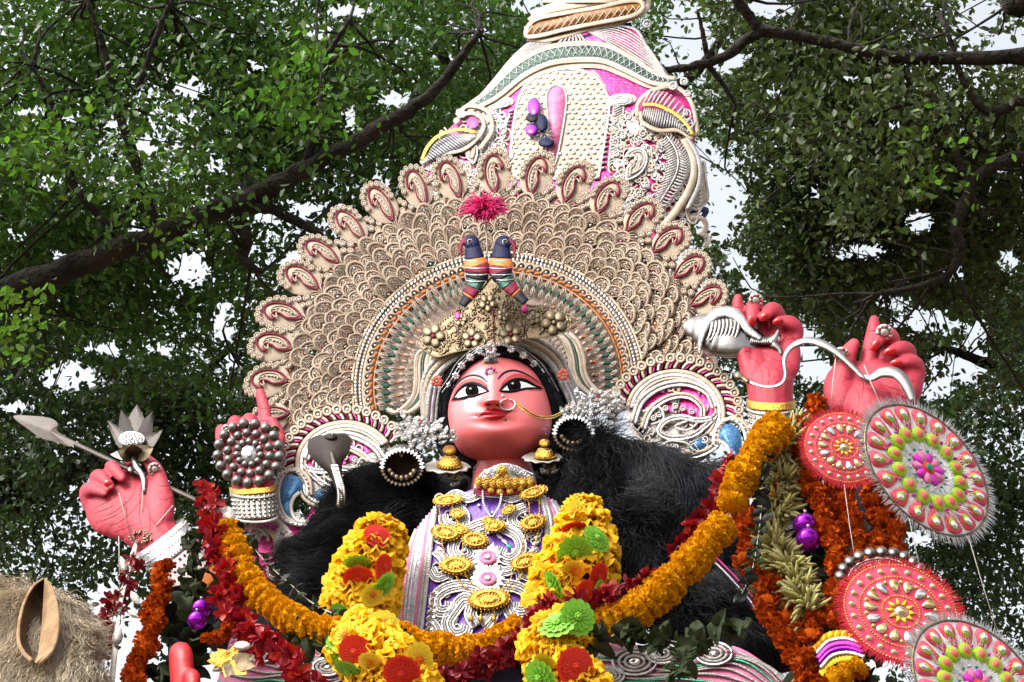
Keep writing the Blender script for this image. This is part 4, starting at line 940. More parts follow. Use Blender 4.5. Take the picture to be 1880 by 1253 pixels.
# ears' jewellery: gold bells and big silver bells with leaf clusters
EAR = at_depth(912, 800, .20, .4)
for x, y, s, w_ in ((825, 836, 1.0, 'beside the arrow side cheek'), (1000, 822, .85, 'by the conch side cheek')):
    t = Thing('gold_earring', 'gold bell earring over a fluted silver saucer ' + w_, 'earring', EAR([(x, y-12, 20)])[0])
    def lath(g, prof, key, n=22):
        V = []
        for r_, yy in prof:
            for q in range(n): b = 6.2832*q/n; V.append((x+s*r_*math.cos(b), y+s*(yy+.28*r_*math.sin(b)), 18+s*r_*math.sin(b)))
        g.add(V, [(i*n+q, i*n+(q+1) % n, (i+1)*n+(q+1) % n, (i+1)*n+q) for i in range(len(prof)-1) for q in range(n)], key)
    g = G(); lath(g, [(1, -18), (9, -16), (13, -10), (12, -5), (6, -2), (5, 0)], 'gold'); t.part('top_bead', g, EAR)
    g = G(); lath(g, [(5, 0), (10, 2), (17, 7), (22, 13), (23, 17), (20, 18), (4, 16)], 'gold'); d_ = t.part('bell', g, EAR)
    g = G()
    for q in range(26): b = q*.2417; g.ball((x+s*23*math.cos(b), y+s*(18+6.4*math.sin(b)), 18+s*23*math.sin(b)), 2.0, 'gold', 6, 4)
    for rr, yy in ((14, 5), (8, 1)):
        for q in range(18): b = q*.349; g.ball((x+s*rr*math.cos(b), y+s*(yy+.28*rr*math.sin(b)), 18+s*rr*math.sin(b)), 1.5, 'goldmirror', 5, 4)
    t.part('bead_rim', g, EAR, parent=d_)
    g = G(); V = []; n = 40
    for r_, yy in ((6, 20), (30, 22), (42, 20), (44, 22), (30, 26), (5, 26)):
        for q in range(n): b = 6.2832*q/n; rr = r_*(1+.05*math.cos(b*10)*(r_ > 35)); V.append((x-5*s+s*rr*math.cos(b), y+s*(yy+.26*rr*math.sin(b)+1.2*math.cos(b*10)*(r_ > 35)), 14+s*rr*.8*math.sin(b)))
    g.add(V, [(i*n+q, i*n+(q+1) % n, (i+1)*n+(q+1) % n, (i+1)*n+q) for i in range(5) for q in range(n)], 'pale'); t.part('saucer', g, EAR)
    g = G()
    for i in range(10): g.dome(x+s*(8+random.uniform(-14, 16)), y+s*(38+random.uniform(-6, 14)), 10*s, 6*s, [(0, 4), (1, 0)], 'silverdark', rot=random.uniform(0, 3), z=10+i, seg=7)
    t.part('leaf_drop', g, EAR)
for x, y, s, lx, ly, w_ in ((738, 858, 1.0, 768, 800, 'over the cobra shoulder'), (1053, 796, .95, 1095, 752, 'near the conch')):
    t = Thing('silver_earring', 'large open silver bell earring under a leaf cluster ' + w_, 'earring', EAR([(x, y-30, 10)])[0])
    # bell: mouth towards the viewer, body going up and back
    g = G(); V = []; n = 30
    for k, (r_, zz_, up) in enumerate(((35, 40, 0), (38, 36, -2), (37, 22, -8), (30, 4, -16), (16, -10, -24), (4, -14, -28))):
        for q in range(n): b = 6.2832*q/n; V.append((x+s*r_*math.cos(b), y+up*s+s*.86*r_*math.sin(b), zz_))
    g.add(V, [(i*n+q, i*n+(q+1) % n, (i+1)*n+(q+1) % n, (i+1)*n+q) for i in range(5) for q in range(n)], 'silverdark'); bl = t.part('bell', g, EAR)
    g = G(); g.dome(x, y-4, 34*s, 29*s, [(0, -24), (.5, -20), (.8, -8), (1, 4)], 'brown_metal', z=32, seg=24)
    for q in range(7): b = .4+q*.4; g.ball((x+s*24*math.cos(b), y+s*20*math.sin(b), 36), (5, 6, 4), 'bronze', 8, 5)
    t.part('bell_inside', g, EAR, parent=bl)
    g = G()
    for q in range(30):
        b = 6.2832*q/30; top_ = -math.sin(b) > -.2; L_ = 9 if top_ else 6
        P = rotp([(-3.2, 0), (0, -L_*.6), (3.2, 0), (0, L_*.6)], x+s*37*math.cos(b), y+s*32*math.sin(b), b+1.57); g.plate(P, 40, 43, 'mirror' if top_ else 'bronze')
    t.part('rim_spangles', g, EAR, flatshade=True)
    g = G(); r = np.random.default_rng(int(x))
    cl = [(lx+r.normal()*26*s, ly+r.normal()*13*s) for _ in range(130)]
    for i, (qx, qy) in enumerate(cl):
        a_ = math.atan2(qy-y, qx-x)+r.normal()*.4; P = rotp(LEAFP, qx, qy, a_+1.57, r.uniform(12, 19)); z_ = 14+i*.18
        g.plate(P, z_, z_+1.2+r.random()*1.5, random.choice(['silver', 'hatchwhite', 'silverdark', 'hatchwhite'])); g.ball((qx+6*math.cos(a_), qy+6*math.sin(a_), z_+2), (3, 2.2, 1.2), 'mirror', 6, 4)
    t.part('leaf_cluster', g, EAR, flatshade=True, kind='stuff')
    g = G(); flower5(g, lx+4, ly-24, 13, 30, 'pale', 'pinkfoil', 6); t.part('flower', g, EAR)
# ================================================================== torso, skirt, hair masses
TOR = on_plane(.0)
def chain(g, pts, key='darkcloth', n=None, sides=14):
    P = smooth(pts, n or len(pts)*5); g.tube(P[:, :3], np.maximum(P[:, 3], 1e-3), key, sides)
    for q in (P[0], P[-1]): g.ball(q[:3], q[3]*.98, key, 12, 8)
g = G()
g.ball((910, 1010, -20), (230, 150, 90), 'darkcloth', 20, 12); g.ball((905, 1150, -10), (220, 150, 110), 'darkcloth', 20, 12); g.ball((915, 925, -30), (120, 60, 60), 'darkcloth', 16, 10)
g.ball((905, 1330, 0), (280, 190, 150), 'darkcloth', 20, 12)
chain(g, [(740, 960, -30, 70), (640, 1060, -40, 60), (540, 1110, -30, 52), (480, 1010, -40, 44), (470, 940, -40, 38)])
chain(g, [(740, 990, -20, 70), (600, 1110, 0, 62), (440, 1170, 60, 55), (370, 1080, 90, 50), (335, 1020, 110, 42)])
chain(g, [(1100, 950, -30, 75), (1240, 1020, -40, 66), (1380, 1060, -40, 55), (1425, 900, -50, 46), (1420, 790, -50, 40)])
chain(g, [(1100, 990, -20, 75), (1280, 1090, 0, 70), (1450, 1180, 20, 60), (1580, 1000, 30, 55), (1600, 830, 20, 48)])
me = remeshed(g.mesh('torso', TOR, stat.a), .03, 5, 'darkcloth'); stat.part('torso', me)
# lap and legs down to the altar, mostly below the picture
w = TOR([(905, 1300, 0)])[0]
g = G()
chain(g, [(w[0], w[1]+.12, w[2]-.12, .3), (w[0], w[1]+.1, w[2]-.55, .42), (w[0], w[1]+.05, w[2]-1.1, .5), (w[0], w[1], ALT+.55, .55)], 'lilac')
for s in (-1, 1): chain(g, [(w[0]+s*.2, w[1], w[2]-.75, .26), (w[0]+s*.5, w[1]-.3, w[2]-.95, .24), (w[0]+s*.45, w[1]-.4, ALT+.6, .2), (w[0]+s*.42, w[1]-.45, ALT+.12, .13)], 'lilac')
me = remeshed(g.mesh('skirt'), .05, 5, 'lilac'); stat.part('skirt', rel(me, stat.a))

def fur(me, n, length, flow, rad_, key, seed, curl=.25, lift=.35, facing=-.2, anchor=(0, 0, 0), jit=.35, segs=5, sel=None):
    me.calc_loop_triangles(); nv = len(me.vertices); co = np.empty(nv*3); me.vertices.foreach_get('co', co); co = co.reshape(-1, 3)+anchor
    tn = len(me.loop_triangles); ti = np.empty(tn*3, int); me.loop_triangles.foreach_get('vertices', ti); ti = ti.reshape(-1, 3)
    A, B, C = co[ti[:, 0]], co[ti[:, 1]], co[ti[:, 2]]; cr = np.cross(B-A, C-A); ar = np.linalg.norm(cr, axis=1); nn = cr/(ar[:, None]+1e-12)
    view = norm(CAM-co.mean(0)); ok = (nn @ view) > facing
    cen = (A+B+C)/3
    if sel is not None: ok &= sel(cen)
    pr = ar*ok; pr /= pr.sum(); r = np.random.default_rng(seed); pick = r.choice(tn, n, p=pr); u = r.random((n, 2)); u = np.where(u.sum(1, keepdims=True) > 1, 1-u, u)
    P = A[pick]+(B-A)[pick]*u[:, :1]+(C-A)[pick]*u[:, 1:]; N_ = nn[pick]
    fl = flow(P) if callable(flow) else np.broadcast_to(np.asarray(flow, float), P.shape)
    T = fl-(fl*N_).sum(1, keepdims=True)*N_; T /= np.linalg.norm(T, axis=1)[:, None]+1e-9
    noise = np.stack([value_noise(P+10+i*7, seed+i, .09)-.5 for i in range(3)], 1)*2*curl*2.2
    T = T+noise+r.normal(size=(n, 3))*jit*.6; T /= np.linalg.norm(T, axis=1)[:, None]
    L_ = length*r.uniform(.55, 1.25, n)[:, None]; S_ = np.cross(T, N_); ph = r.uniform(0, 6.28, (n, 1)); g = G()
    t = np.linspace(0, 1, segs); V = np.empty((n, segs, 3, 3))
    for i, q in enumerate(t):
        c = P+T*L_*q+N_*L_*lift*np.sin(q*2.2)+S_*L_*curl*.35*np.sin(ph+q*5)+N_*L_*curl*.25*np.cos(ph+q*5)
        rr = rad_*(1-.8*q)
        V[:, i, 0] = c+S_*rr; V[:, i, 1] = c-S_*rr*.5+N_*rr*.9; V[:, i, 2] = c-S_*rr*.5-N_*rr*.9
    V = V.reshape(-1, 3); base = (np.arange(n)*segs*3)[:, None]; F = []
    for i in range(segs-1):
        for k in range(3): F.append(np.array([i*3+k, i*3+(k+1) % 3, (i+1)*3+(k+1) % 3, (i+1)*3+k]))
    F = (base[:, None, :]+np.array(F)[None]).reshape(-1, 4)
    m = bpy.data.meshes.new('strands'); m.vertices.add(len(V)); m.vertices.foreach_set('co', (V-anchor).ravel()); m.loops.add(F.size); m.loops.foreach_set('vertex_index', F.ravel())
    m.polygons.add(len(F)); m.polygons.foreach_set('loop_start', np.arange(len(F))*4); m.polygons.foreach_set('loop_total', np.full(len(F), 4)); m.update(calc_edges=True)
    m.polygons.foreach_set('use_smooth', [True]*len(F)); m.materials.append(MATS[key]); return m
HAI = on_plane(.10)
masses = [([(710, 900, 10, 32), (664, 938, 20, 44), (624, 985, 25, 50), (594, 1036, 20, 52), (586, 1090, 5, 44), (612, 1140, 0, 32)], [(770, 890, 0, 40), (720, 925, 25, 52), (680, 975, 20, 52), (640, 1050, 0, 54), (640, 1120, -10, 40)], [(830, 890, -5, 34), (790, 930, 10, 44), (755, 950, 0, 38)]),
          ([(1030, 850, -30, 30), (1066, 838, -10, 36), (1105, 852, 20, 46), (1158, 868, 30, 56), (1210, 898, 25, 56), (1248, 938, 15, 54), (1240, 990, 5, 50), (1210, 1040, -5, 40)], [(1040, 900, 5, 30), (1075, 895, 30, 46), (1120, 930, 30, 60), (1150, 990, 20, 60), (1170, 1060, 5, 52), (1200, 1110, -20, 46)], [(1280, 900, 10, 40), (1275, 960, 5, 40), (1250, 1060, -20, 60), (1290, 1130, -30, 60), (1350, 1180, -30, 60)])]
for k, ms in enumerate(masses):
    g = G()
    for c in ms: chain(g, c, 'hair')
    me = remeshed(g.mesh('hair', HAI, stat.a), .018, 4, 'hair')
    ho = stat.part('hair', me)
    rt, dn = RGT, -UPV
    fl = dn*.9+rt*(-.55 if k == 0 else .35)
    m = fur(me, 17000, .10, fl, .0012, 'strand', 40+k, curl=.5, lift=.12, jit=.1, segs=6, anchor=stat.a, sel=lambda c: ~((to_px(c)[0] < 1040) & (to_px(c)[0] > 800) & (to_px(c)[1] < 915))); stat.part('hair_strands', m, parent=ho, kind='stuff')

# ================================================================== breast panel
CHE = on_plane(.20, lambda x, y: 34*np.clip(1-((x-885)/150)**2, 0, 1)+18*np.clip((1010-y)/120, -1, 1)*0)
g = G()
lf = smooth([(884, 892), (826, 915), (800, 930), (790, 1000), (780, 1080), (770, 1165)], 40); rg = smooth([(905, 888), (955, 893), (992, 905), (1008, 960), (1000, 1040), (975, 1170)], 40)
g.grid([[(*(lf[i]*(1-u)+rg[i]*u), 0) for u in np.linspace(0, 1, 16)] for i in range(40)], 'purple'); pan = stat.part('breast_panel', g, CHE)
for side, cols in ((-1, [(0, 'hatchwhite', 5), (8, 'hatchwhite', 4), (16, 'pinkcloth', 3.5), (23, 'silver', 5), (32, 'lilac', 5), (41, 'hatchwhite', 4), (49, 'pinkcloth', 3), (56, 'cream', 5)]), (1, [(0, 'hatchwhite', 5), (9, 'silver', 5), (18, 'pinkcloth', 4), (27, 'lilac', 5), (36, 'hatchwhite', 4)])):
    for dx, key, r_ in cols:
        g = G()
        P = [(800-dx*.62, 930-dx*-.75), (792-dx*.75, 990+dx*.4), (782-dx*.8, 1075), (771-dx*.75, 1168)] if side < 0 else [(992+dx*.7, 908+dx*.35), (1004+dx*.9, 960), (998+dx*.7, 1040), (975+dx*.6, 1170)]
        Q = smooth(P, 60); g.tube(p3(Q, 4-dx*.35), r_, key, 7)
        if key in ('silver', 'hatchwhite'):
            for q in Q[::1]: g.ball((q[0], q[1], 4-dx*.35+r_*.8), (2.1, 1.6, 1.6), 'pearl', 6, 4)
        stat.part('border_stripe', g, CHE, parent=pan)
# scroll work on the panel, mirrored about its middle line
def mid(y): return np.interp(y, [890, 1000, 1175], [900, 895, 880])
def mirp(P, s): P = np.asarray(P, float).copy(); m_ = mid(P[:, 1]); P[:, 0] = m_+s*(P[:, 0]); return P
def scroll(P, rr, key='hatchwhite', z=6, lines=5, name='scroll'):
    for s in (-1, 1):
        g = G(); Q = mirp(smooth(P, 36), s)
        for k in range(lines):
            rr_ = rr*.82; off = (k-(lines-1)/2)*rr_*1.75; T_ = np.gradient(Q, axis=0); T_ /= np.linalg.norm(T_, axis=1)[:, None]+1e-9; W_ = Q+np.stack([-T_[:, 1], T_[:, 0]], 1)*off*s
            g.tube(p3(W_, z+(1.5 if k == lines//2 else 0)), np.linspace(rr_, rr_*.8, 36), key if k % 2 else 'silver', 6)
        stat.part(name, g, CHE, parent=pan)
scroll([(4, 960), (30, 970), (55, 985), (62, 1010), (45, 1028), (25, 1020), (28, 1005)], 3.2)
scroll([(70, 930), (48, 940), (44, 958), (60, 968), (80, 960), (84, 945)], 2.8)
scroll([(10, 1080), (40, 1075), (70, 1082), (88, 1100), (80, 1122), (60, 1120), (58, 1105)], 3.4)
scroll([(6, 1150), (20, 1130), (18, 1110), (34, 1100), (50, 1120), (62, 1145), (48, 1166), (28, 1162), (24, 1148)], 3.6)
scroll([(95, 1010), (75, 1030), (70, 1052), (88, 1060), (100, 1045)], 2.8)
scroll([(15, 905), (40, 915), (62, 908), (80, 918)], 2.6)
scroll([(98, 1140), (84, 1150), (78, 1168), (92, 1174)], 2.8)
scroll([(15, 1040), (35, 1050), (60, 1045), (68, 1065)], 2.6)
g = G()
for s in (-1, 1):
    for i in range(7):
        x = mid(1110)+s*(88+i*1.5); y = 1090+i*11; g.dome(x, y, 10, 5.5, [(0, 4), (.6, 4), (1, 0)], 'mirror', rot=s*.3, z=5, seg=10)
    for i in range(5):
        x = mid(1000)+s*(92-i*3); y = 985+i*12; g.dome(x, y, 8, 4.5, [(0, 4), (.6, 4), (1, 0)], 'mirror', rot=-s*.5, z=5, seg=10)
    for i in range(4): g.dome(mid(960)+s*(20+i*9), 985+i*9, 7, 3.4, [(0, 3), (1, 0)], 'emerald' if i == 2 else 'lilac', rot=s*.7, z=4, seg=8)
    for i in range(6): t = -1.2+i*.48; g.dome(mid(1165)+s*(8+i*2.4), 1140-i*2, 12, 4, [(0, 4), (1, 0)], 'hatchwhite', rot=-1.57+s*(.2+i*.16), z=6, seg=8)
for _ in range(150):
    y = random.uniform(905, 1165); x = mid(y)+random.uniform(-95, 95)
    if random.random() < .5: g.ball((x, y, 4), random.uniform(2, 4), random.choice(['pearl', 'mirror']), 7, 4)
    else: g.tube(p3(spiral(x, y, random.uniform(6, 12), 1.3, random.uniform(0, 6), 1, 14), 4), 1.9, 'hatchwhite', 5)
stat.part('panel_spangles', g, CHE, parent=pan, kind='stuff')
# lower dress showing beside the garlands
LOW = on_plane(.16)
for nm, ul, ll, lines in (('dress_fold', [(1100, 1180), (1180, 1185), (1260, 1190), (1340, 1185), (1400, 1215), (1460, 1270)], [(1080, 1300), (1180, 1310), (1260, 1310), (1340, 1310), (1400, 1310), (1440, 1310)], 14), ('dress_fold', [(430, 1150), (500, 1165), (560, 1180), (600, 1190), (640, 1180)], [(380, 1310), (470, 1310), (540, 1310), (600, 1310), (660, 1310)], 12)):
    g = G(); a_, b_ = smooth(ul, 30), smooth(ll, 30); g.grid([[(*(a_[i]*(1-u)+b_[i]*u), 8*math.sin(u*3)) for u in np.linspace(0, 1, 8)] for i in range(30)], 'pinkcloth'); do = stat.part(nm, g, LOW)
    for k in range(lines):
        g = G(); u = (k+.3)/lines; Q = a_*(1-u)+b_*u+np.stack([0*a_[:, 0], 6*np.sin(np.arange(30)*.4+k)], 1); g.tube(p3(Q, 9+3*math.sin(u*3)), 2.4, ('hatchwhite', 'silver', 'hatchwhite', 'emerald')[k % 4] if k % 4 == 3 else 'hatchwhite', 5); stat.part('fold_cord', g, LOW, parent=do)
for (x, y, r_) in ((1165, 1215, 40), (1215, 1200, 30), (1310, 1200, 34), (1120, 1240, 26), (480, 1200, 26), (600, 1225, 26)):
    g = G()
    for k in (1, .72, .45): g.tube([(x+r_*k*math.cos(t), y+r_*.6*k*math.sin(t), 16) for t in np.linspace(0, 6.28, 26)], 3, 'silver' if k > .9 else 'hatchwhite', 6)
    g.dome(x, y, r_*.3, r_*.2, [(0, 6), (.7, 5), (1, 0)], 'mirror', z=14); stat.part('dress_medallion', g, LOW)
g = G()                                            # beaded edge on the dark cloth at the right
Q = smooth([(1310, 1030), (1340, 1060), (1375, 1100), (1402, 1140)], 40); g.tube(p3(Q, 30), 7, 'darkcloth', 8)
for q in Q: g.ball((q[0], q[1], 37), 2.2, 'silver', 6, 4); g.ball((q[0]+6, q[1]-5, 35), 2.0, 'pinkfoil', 6, 4)
stat.part('beaded_edge', g, LOW)

# ================================================================== shoulder wings: scrolled silver panels with coloured foil
def wing(fn, cx, cy, s, a0, a1, label, R0=92):
    t = Thing('shoulder_wing', label, 'ornament', fn([(cx, cy, 0)])[0])
    def C_(r_, a_): return (cx+s*r_*math.cos(a_), cy-r_*.86*math.sin(a_))
    an_ = np.linspace(a0, a1, 60)
    g = G(); out_ = [C_(R0+22, a_) for a_ in an_]+[C_(20, a1), C_(20, a0)]; V = [(cx, cy, -2)]+[(*C_(R0+20, a_), -2) for a_ in an_]
    g.add(V, [(0, i, i+1) for i in range(1, 60)], 'navy'); t.part('backing', g, fn)
    g = G(); g.dome(cx, cy, R0-2, (R0-2)*.86, [(0, 0), (1, 0)], 'pale', z=0, seg=48); g.dome(cx+s*6, cy+42, R0*.8, R0*.62, [(0, 0), (1, 0)], 'pale', z=-3, seg=40); t.part('base_plate', g, fn)
    g = G(); V = [(cx, cy, 3)]+[(*C_(R0-8, a_), 3) for a_ in an_]; g.add(V, [(0, i, i+1) for i in range(1, 60)], 'pinkfoil'); t.part('pink_ground', g, fn)
    for r_, w_, k in ((R0-4, 4.5, 'cream'), (R0-11, 4, 'silver'), (R0-18, 3, 'cream')):
        g = G(); g.tube([(*C_(r_, a_), 8) for a_ in an_], w_, k, 7); t.part('ring_cord', g, fn)
    n = int((a1-a0)/.155)
    for i in range(n):
        a_ = a0+(a1-a0)*(i+.5)/n; g = G(); p = C_(R0+3, a_+.10); q = C_(R0+14, a_+.05); e = C_(R0+22, a_-.03)
        g.tube(smooth([(*p, 5), (*q, 9), (*e, 7)], 8), [3.4, 3.2, 3, 3, 3, 2.8, 2.6, 2.4], 'cream' if i % 3 else 'pale', 6)
        p2, q2, e2 = C_(R0+3, a_+.04), C_(R0+12, a_-.01), C_(R0+20, a_-.08); g.tube(smooth([(*p2, 5), (*q2, 8), (*e2, 6)], 8), 1.7, 'maroon' if i % 2 else 'pinkfoil', 5)
        t.part('ray', g, fn)
        g = G(); c = C_(R0+25, a_); roundel(g, c[0], c[1], 9.5, 'cream', 6); t.part('roundel', g, fn)
    def M(P): P = np.asarray(P, float); return np.column_stack([cx+s*P[:, 0], cy+P[:, 1]])
    def sw(P, w_=3.4, k='pale', z=11, name='scroll', lines=1):
        g = G(); Q = M(smooth(P, 40))
        for j in range(lines):
            T_ = np.gradient(Q, axis=0); T_ /= np.linalg.norm(T_, axis=1)[:, None]; W_ = Q+np.stack([-T_[:, 1], T_[:, 0]], 1)*(j-(lines-1)/2)*w_*1.8; g.tube(p3(W_, z), np.linspace(w_, w_*.75, 40), k if j % 2 == 0 else 'silver', 6)
        t.part(name, g, fn)
    return t, M, sw
WR = on_plane(.10); 
t, M, sw = wing(WR, 1240, 758, 1, rad(-38), rad(172), 'rounded silver shoulder wing with pink and blue foil beside the conch hand')
def wing_inside(t, M, sw, fn):
    sw([(-78, 20), (-62, -22), (-25, -48), (20, -54), (58, -38), (72, -8)], 4, 'pale', lines=2)
    sw([(-60, 30), (-45, -5), (-10, -28), (25, -30), (48, -12), (50, 8)], 3.5, 'cream', lines=2)
    sw([(70, 10), (40, 14), (10, 8), (-18, 16), (-30, 34), (-10, 46), (30, 42), (58, 22), (76, 2)], 3.2, 'hatchwhite', lines=2)
    sw([(40, 10), (20, 16), (0, 26), (20, 32), (36, 24), (44, 12)], 3, 'hatchwhite')
    sw([(-66, 60), (-40, 72), (0, 80), (40, 78), (72, 62), (80, 40), (70, 30)], 4, 'cream', lines=2)
    sw([(-30, 66), (-10, 52), (20, 56), (34, 70)], 3, 'hatchwhite'); sw([(-60, -2), (-30, -10), (-22, 12), (-44, 22)], 3, 'pale')
    for i in range(9):
        sw([(-70+i*9, 34+i*2.6), (-62+i*9, 24+i*2.4), (-52+i*9, 30+i*2.6)], 2, 'hatchwhite', 9, 'rib')
    for P, k in (([(-40, -62), (-22, -72), (-10, -62), (-30, -52)], 'emerald'), ([(-74, -28), (-64, -48), (-56, -44), (-62, -28)], 'emerald'), ([(-8, -20), (8, -24), (4, -12)], 'emerald'), ([(22, 66), (34, 56), (44, 70), (30, 76)], 'emerald'),
                 ([(20, 60), (48, 44), (60, 60), (46, 74)], 'bluefoil'), ([(-78, 24), (-60, 12), (-48, 30), (-60, 44)], 'navy')):
        g = G(); g.plate(M(P), 4, 7, k); g.tube(p3(np.vstack([M(P), M(P)[:1]]), 7), 1.6, 'hatchwhite', 5); t.part('foil_patch', g, fn)
    g = G()
    for (x, y) in ((-18, -8), (0, -12), (14, -8), (30, -2), (-30, 4), (-40, 10), (22, 44), (-4, 62), (50, 28)): roundel(g, *M([(x, y)])[0], 6, 'hatchwhite', 9)
    t.part('pearls', g, fn)
    g = G()
    for _ in range(46):
        x, y = random.uniform(-74, 74), random.uniform(-62, 82)
        if (x/78)**2+((y-8)/76)**2 > 1: continue
        g.tube(p3(spiral(*M([(x, y)])[0], random.uniform(6, 12), 1.3, random.uniform(0, 6), random.choice((-1, 1)), 16), 7), 1.9, random.choice(['pale', 'hatchwhite', 'cream']), 5)
    t.part('filigree', g, fn, kind='stuff')
    # blue paisley lobe at the outer corner
    P = M(smooth([(80, 30), (98, 20), (116, 30), (122, 60), (112, 90), (96, 100), (100, 76), (92, 58), (82, 50)], 44, True)); g = G(); g.plate(P, 8, 14, 'bluefoil'); t.part('blue_lobe', g, fn)
    g = G(); Q = M(smooth([(70, 60), (74, 30), (96, 12), (122, 24), (130, 60), (118, 96), (92, 110), (60, 112)], 50))
    for o in (0, 7): g.tube(p3(Q+(o, -o*.3), 14-o*.3), 4, 'cream' if o else 'pale', 7)
    g.tube(p3(M(smooth([(84, 52), (96, 64), (100, 84), (88, 104), (60, 106)], 30)), 15), 4, 'pale', 7)
    for q in Q[::2]: g.ball((q[0]+3, q[1], 19), 2, 'pearl', 6, 4)
    t.part('lobe_cord', g, fn)
wing_inside(t, M, sw, WR)
# keep going down behind the garland
def extra(t, fn, pts):
    for (x, y, r_, d) in pts:
        g = G(); g.tube(p3(spiral(x, y, r_, 1.3, 0, d, 26), 10), 3, 'pale', 6); g.tube(p3(spiral(x, y, r_+6, .8, .4, d, 20), 8), 2.6, 'cream', 6); roundel(g, x, y, 6, 'hatchwhite', 10); t.part('spiral', g, fn)
extra(t, WR, [(1320, 880, 16, 1), (1295, 862, 12, -1)])
WL = on_plane(.07)
t, M, sw = wing(WL, 634, 852, -1, rad(-30), rad(150), 'rounded silver shoulder wing with pink and blue foil behind the cobra')
wing_inside(t, M, sw, WL)
extra(t, WL, [(470, 985, 18, -1), (445, 955, 12, 1), (520, 975, 14, 1), (545, 950, 12, 1), (505, 1045, 20, 1)])
g = G(); P = smooth([(440, 1000), (460, 965), (510, 945), (560, 955), (580, 920), (610, 930), (590, 1000), (560, 1060), (500, 1080)], 50, True); g.plate(P, -6, 0, 'pinkfoil'); t.part('lower_panel', g, WL)
g = G()
for P in ([(450, 960), (490, 950), (520, 970), (525, 1005), (510, 1040)], [(462, 985), (485, 972), (505, 990), (505, 1020)], [(540, 1000), (560, 970), (585, 960)], [(525, 1060), (545, 1020), (580, 1000)]):
    for o in (0, 8): g.tube(p3(smooth(np.array(P)+(o, o*.4), 26), 8), 4, 'pale' if o else 'cream', 7)
t.part('scroll', g, WL)
g = G()
for (x, y) in ((452, 938), (470, 930), (505, 940), (545, 948), (560, 975), (570, 990)): roundel(g, x, y, 8, 'hatchwhite', 8)
t.part('pearls', g, WL)
# ================================================================== hands
def hand(name_label, fn, blobs, chains, creases, nails, voxel=.0034):
    g = G()
    for c, r_ in blobs: g.ball(c, r_, 'handskin', 18, 12)
    for k_, c in enumerate(chains): chain(g, [(*q[:3], q[3]*(1 if k_ == 0 else .86 if i_ == 0 else .8)) for i_, q in enumerate(c)], 'handskin', sides=14)
    me = remeshed(g.mesh('hand', fn, stat.a), voxel, 4, 'handskin', .5); o = stat.part('hand', me, label=name_label)
    bv = BVHTree.FromPolygons([v.co+Vector(stat.a) for v in me.vertices], [p.vertices[:] for p in me.polygons])
    def hit(x, y, lift=0):
        d = norm(rays(float(x), float(y))); h = bv.ray_cast(Vector(CAM), Vector(d))
        return None if h[0] is None else np.array(h[0])-d*lift*MPP
    if creases:
        g = G()
        for P in creases:
            Q = [hit(x, y, -.1) for x, y in smooth(P, 18)]; Q = [q for q in Q if q is not None]
            if len(Q) > 3: g.tube(np.array(Q), MPP*.75*np.sin(np.linspace(.3, 2.9, len(Q))), 'crease', 5)
        if g.n: stat.part('palm_crease', g, parent=o)
    for (x, y, a_, L_, W_) in nails:
        c = hit(x, y, 1.5)
        if c is None: continue
        e = []
        for k in ((1, 0), (0, 1)):
            dx, dy = (math.cos(a_), math.sin(a_)) if k[0] else (-math.sin(a_), math.cos(a_)); q = hit(x+dx*4, y+dy*4, 1.5); e.append(norm(q-c) if q is not None and np.linalg.norm(q-c) < 12*MPP else norm(RGT*dx-UPV*dy))
        n_ = norm(np.cross(e[0], e[1])); n_ = n_ if n_ @ (CAM-c) > 0 else -n_; n_ = norm(n_+norm(CAM-c)*1.2); c = c+n_*2*MPP; e[0] = norm(e[0]-(e[0] @ n_)*n_); e[1] = np.cross(n_, e[0])
        g = G(); g.dome(0, 0, 1, 1, [(0, .32), (.6, .22), (1, -.4)], 'nailred', seg=16); A = np.vstack(g.v)
        g.v = [c+A[:, :1]*e[0]*L_*MPP+A[:, 1:2]*e[1]*W_*MPP+A[:, 2:]*n_*W_*MPP]; stat.part('nail', g, parent=o)
    return o, hit
HL = on_plane(.33); HU = on_plane(.12); RU = on_plane(.14); RL = on_plane(.22)
hl, hlhit = hand('pink open hand holding the arrow and metal lotus', HL,
  [((236, 938, 0), (74, 56, 32)), ((285, 930, 12), (36, 62, 34)), ((200, 935, 2), (44, 50, 30))],
  [[(262, 960, 0, 50), (300, 1000, 0, 44), (330, 1035, -10, 42)], [(294, 930, 14, 30), (292, 888, 22, 23), (284, 862, 24, 19), (272, 846, 24, 14)],
   [(255, 900, -8, 22), (248, 872, -14, 19), (240, 850, 6, 16), (236, 846, 22, 13)], [(226, 895, -8, 22), (212, 866, -6, 20), (206, 858, 20, 18), (222, 876, 36, 13)],
   [(194, 905, -6, 23), (180, 884, 0, 21), (184, 876, 26, 18), (202, 892, 38, 12)], [(170, 928, -4, 22), (160, 906, 8, 19), (168, 897, 28, 16), (190, 904, 38, 12)]],
  [[(180, 950), (210, 940), (240, 915), (250, 890)], [(190, 970), (225, 955), (255, 925), (264, 895)], [(262, 900), (256, 940), (262, 985)], [(285, 890), (300, 893), (312, 890)], [(170, 935), (200, 920), (225, 905)], [(200, 980), (230, 970), (255, 960)], [(215, 990), (240, 985), (262, 985)], [(268, 915), (275, 950), (275, 990)], [(165, 945), (195, 935), (215, 925)], [(175, 960), (205, 950), (230, 935)], [(222, 900), (232, 930), (232, 960)], [(185, 890), (195, 902), (206, 900)], [(290, 915), (302, 918), (314, 912)]],
  [(199, 888, .3, 9, 7)])
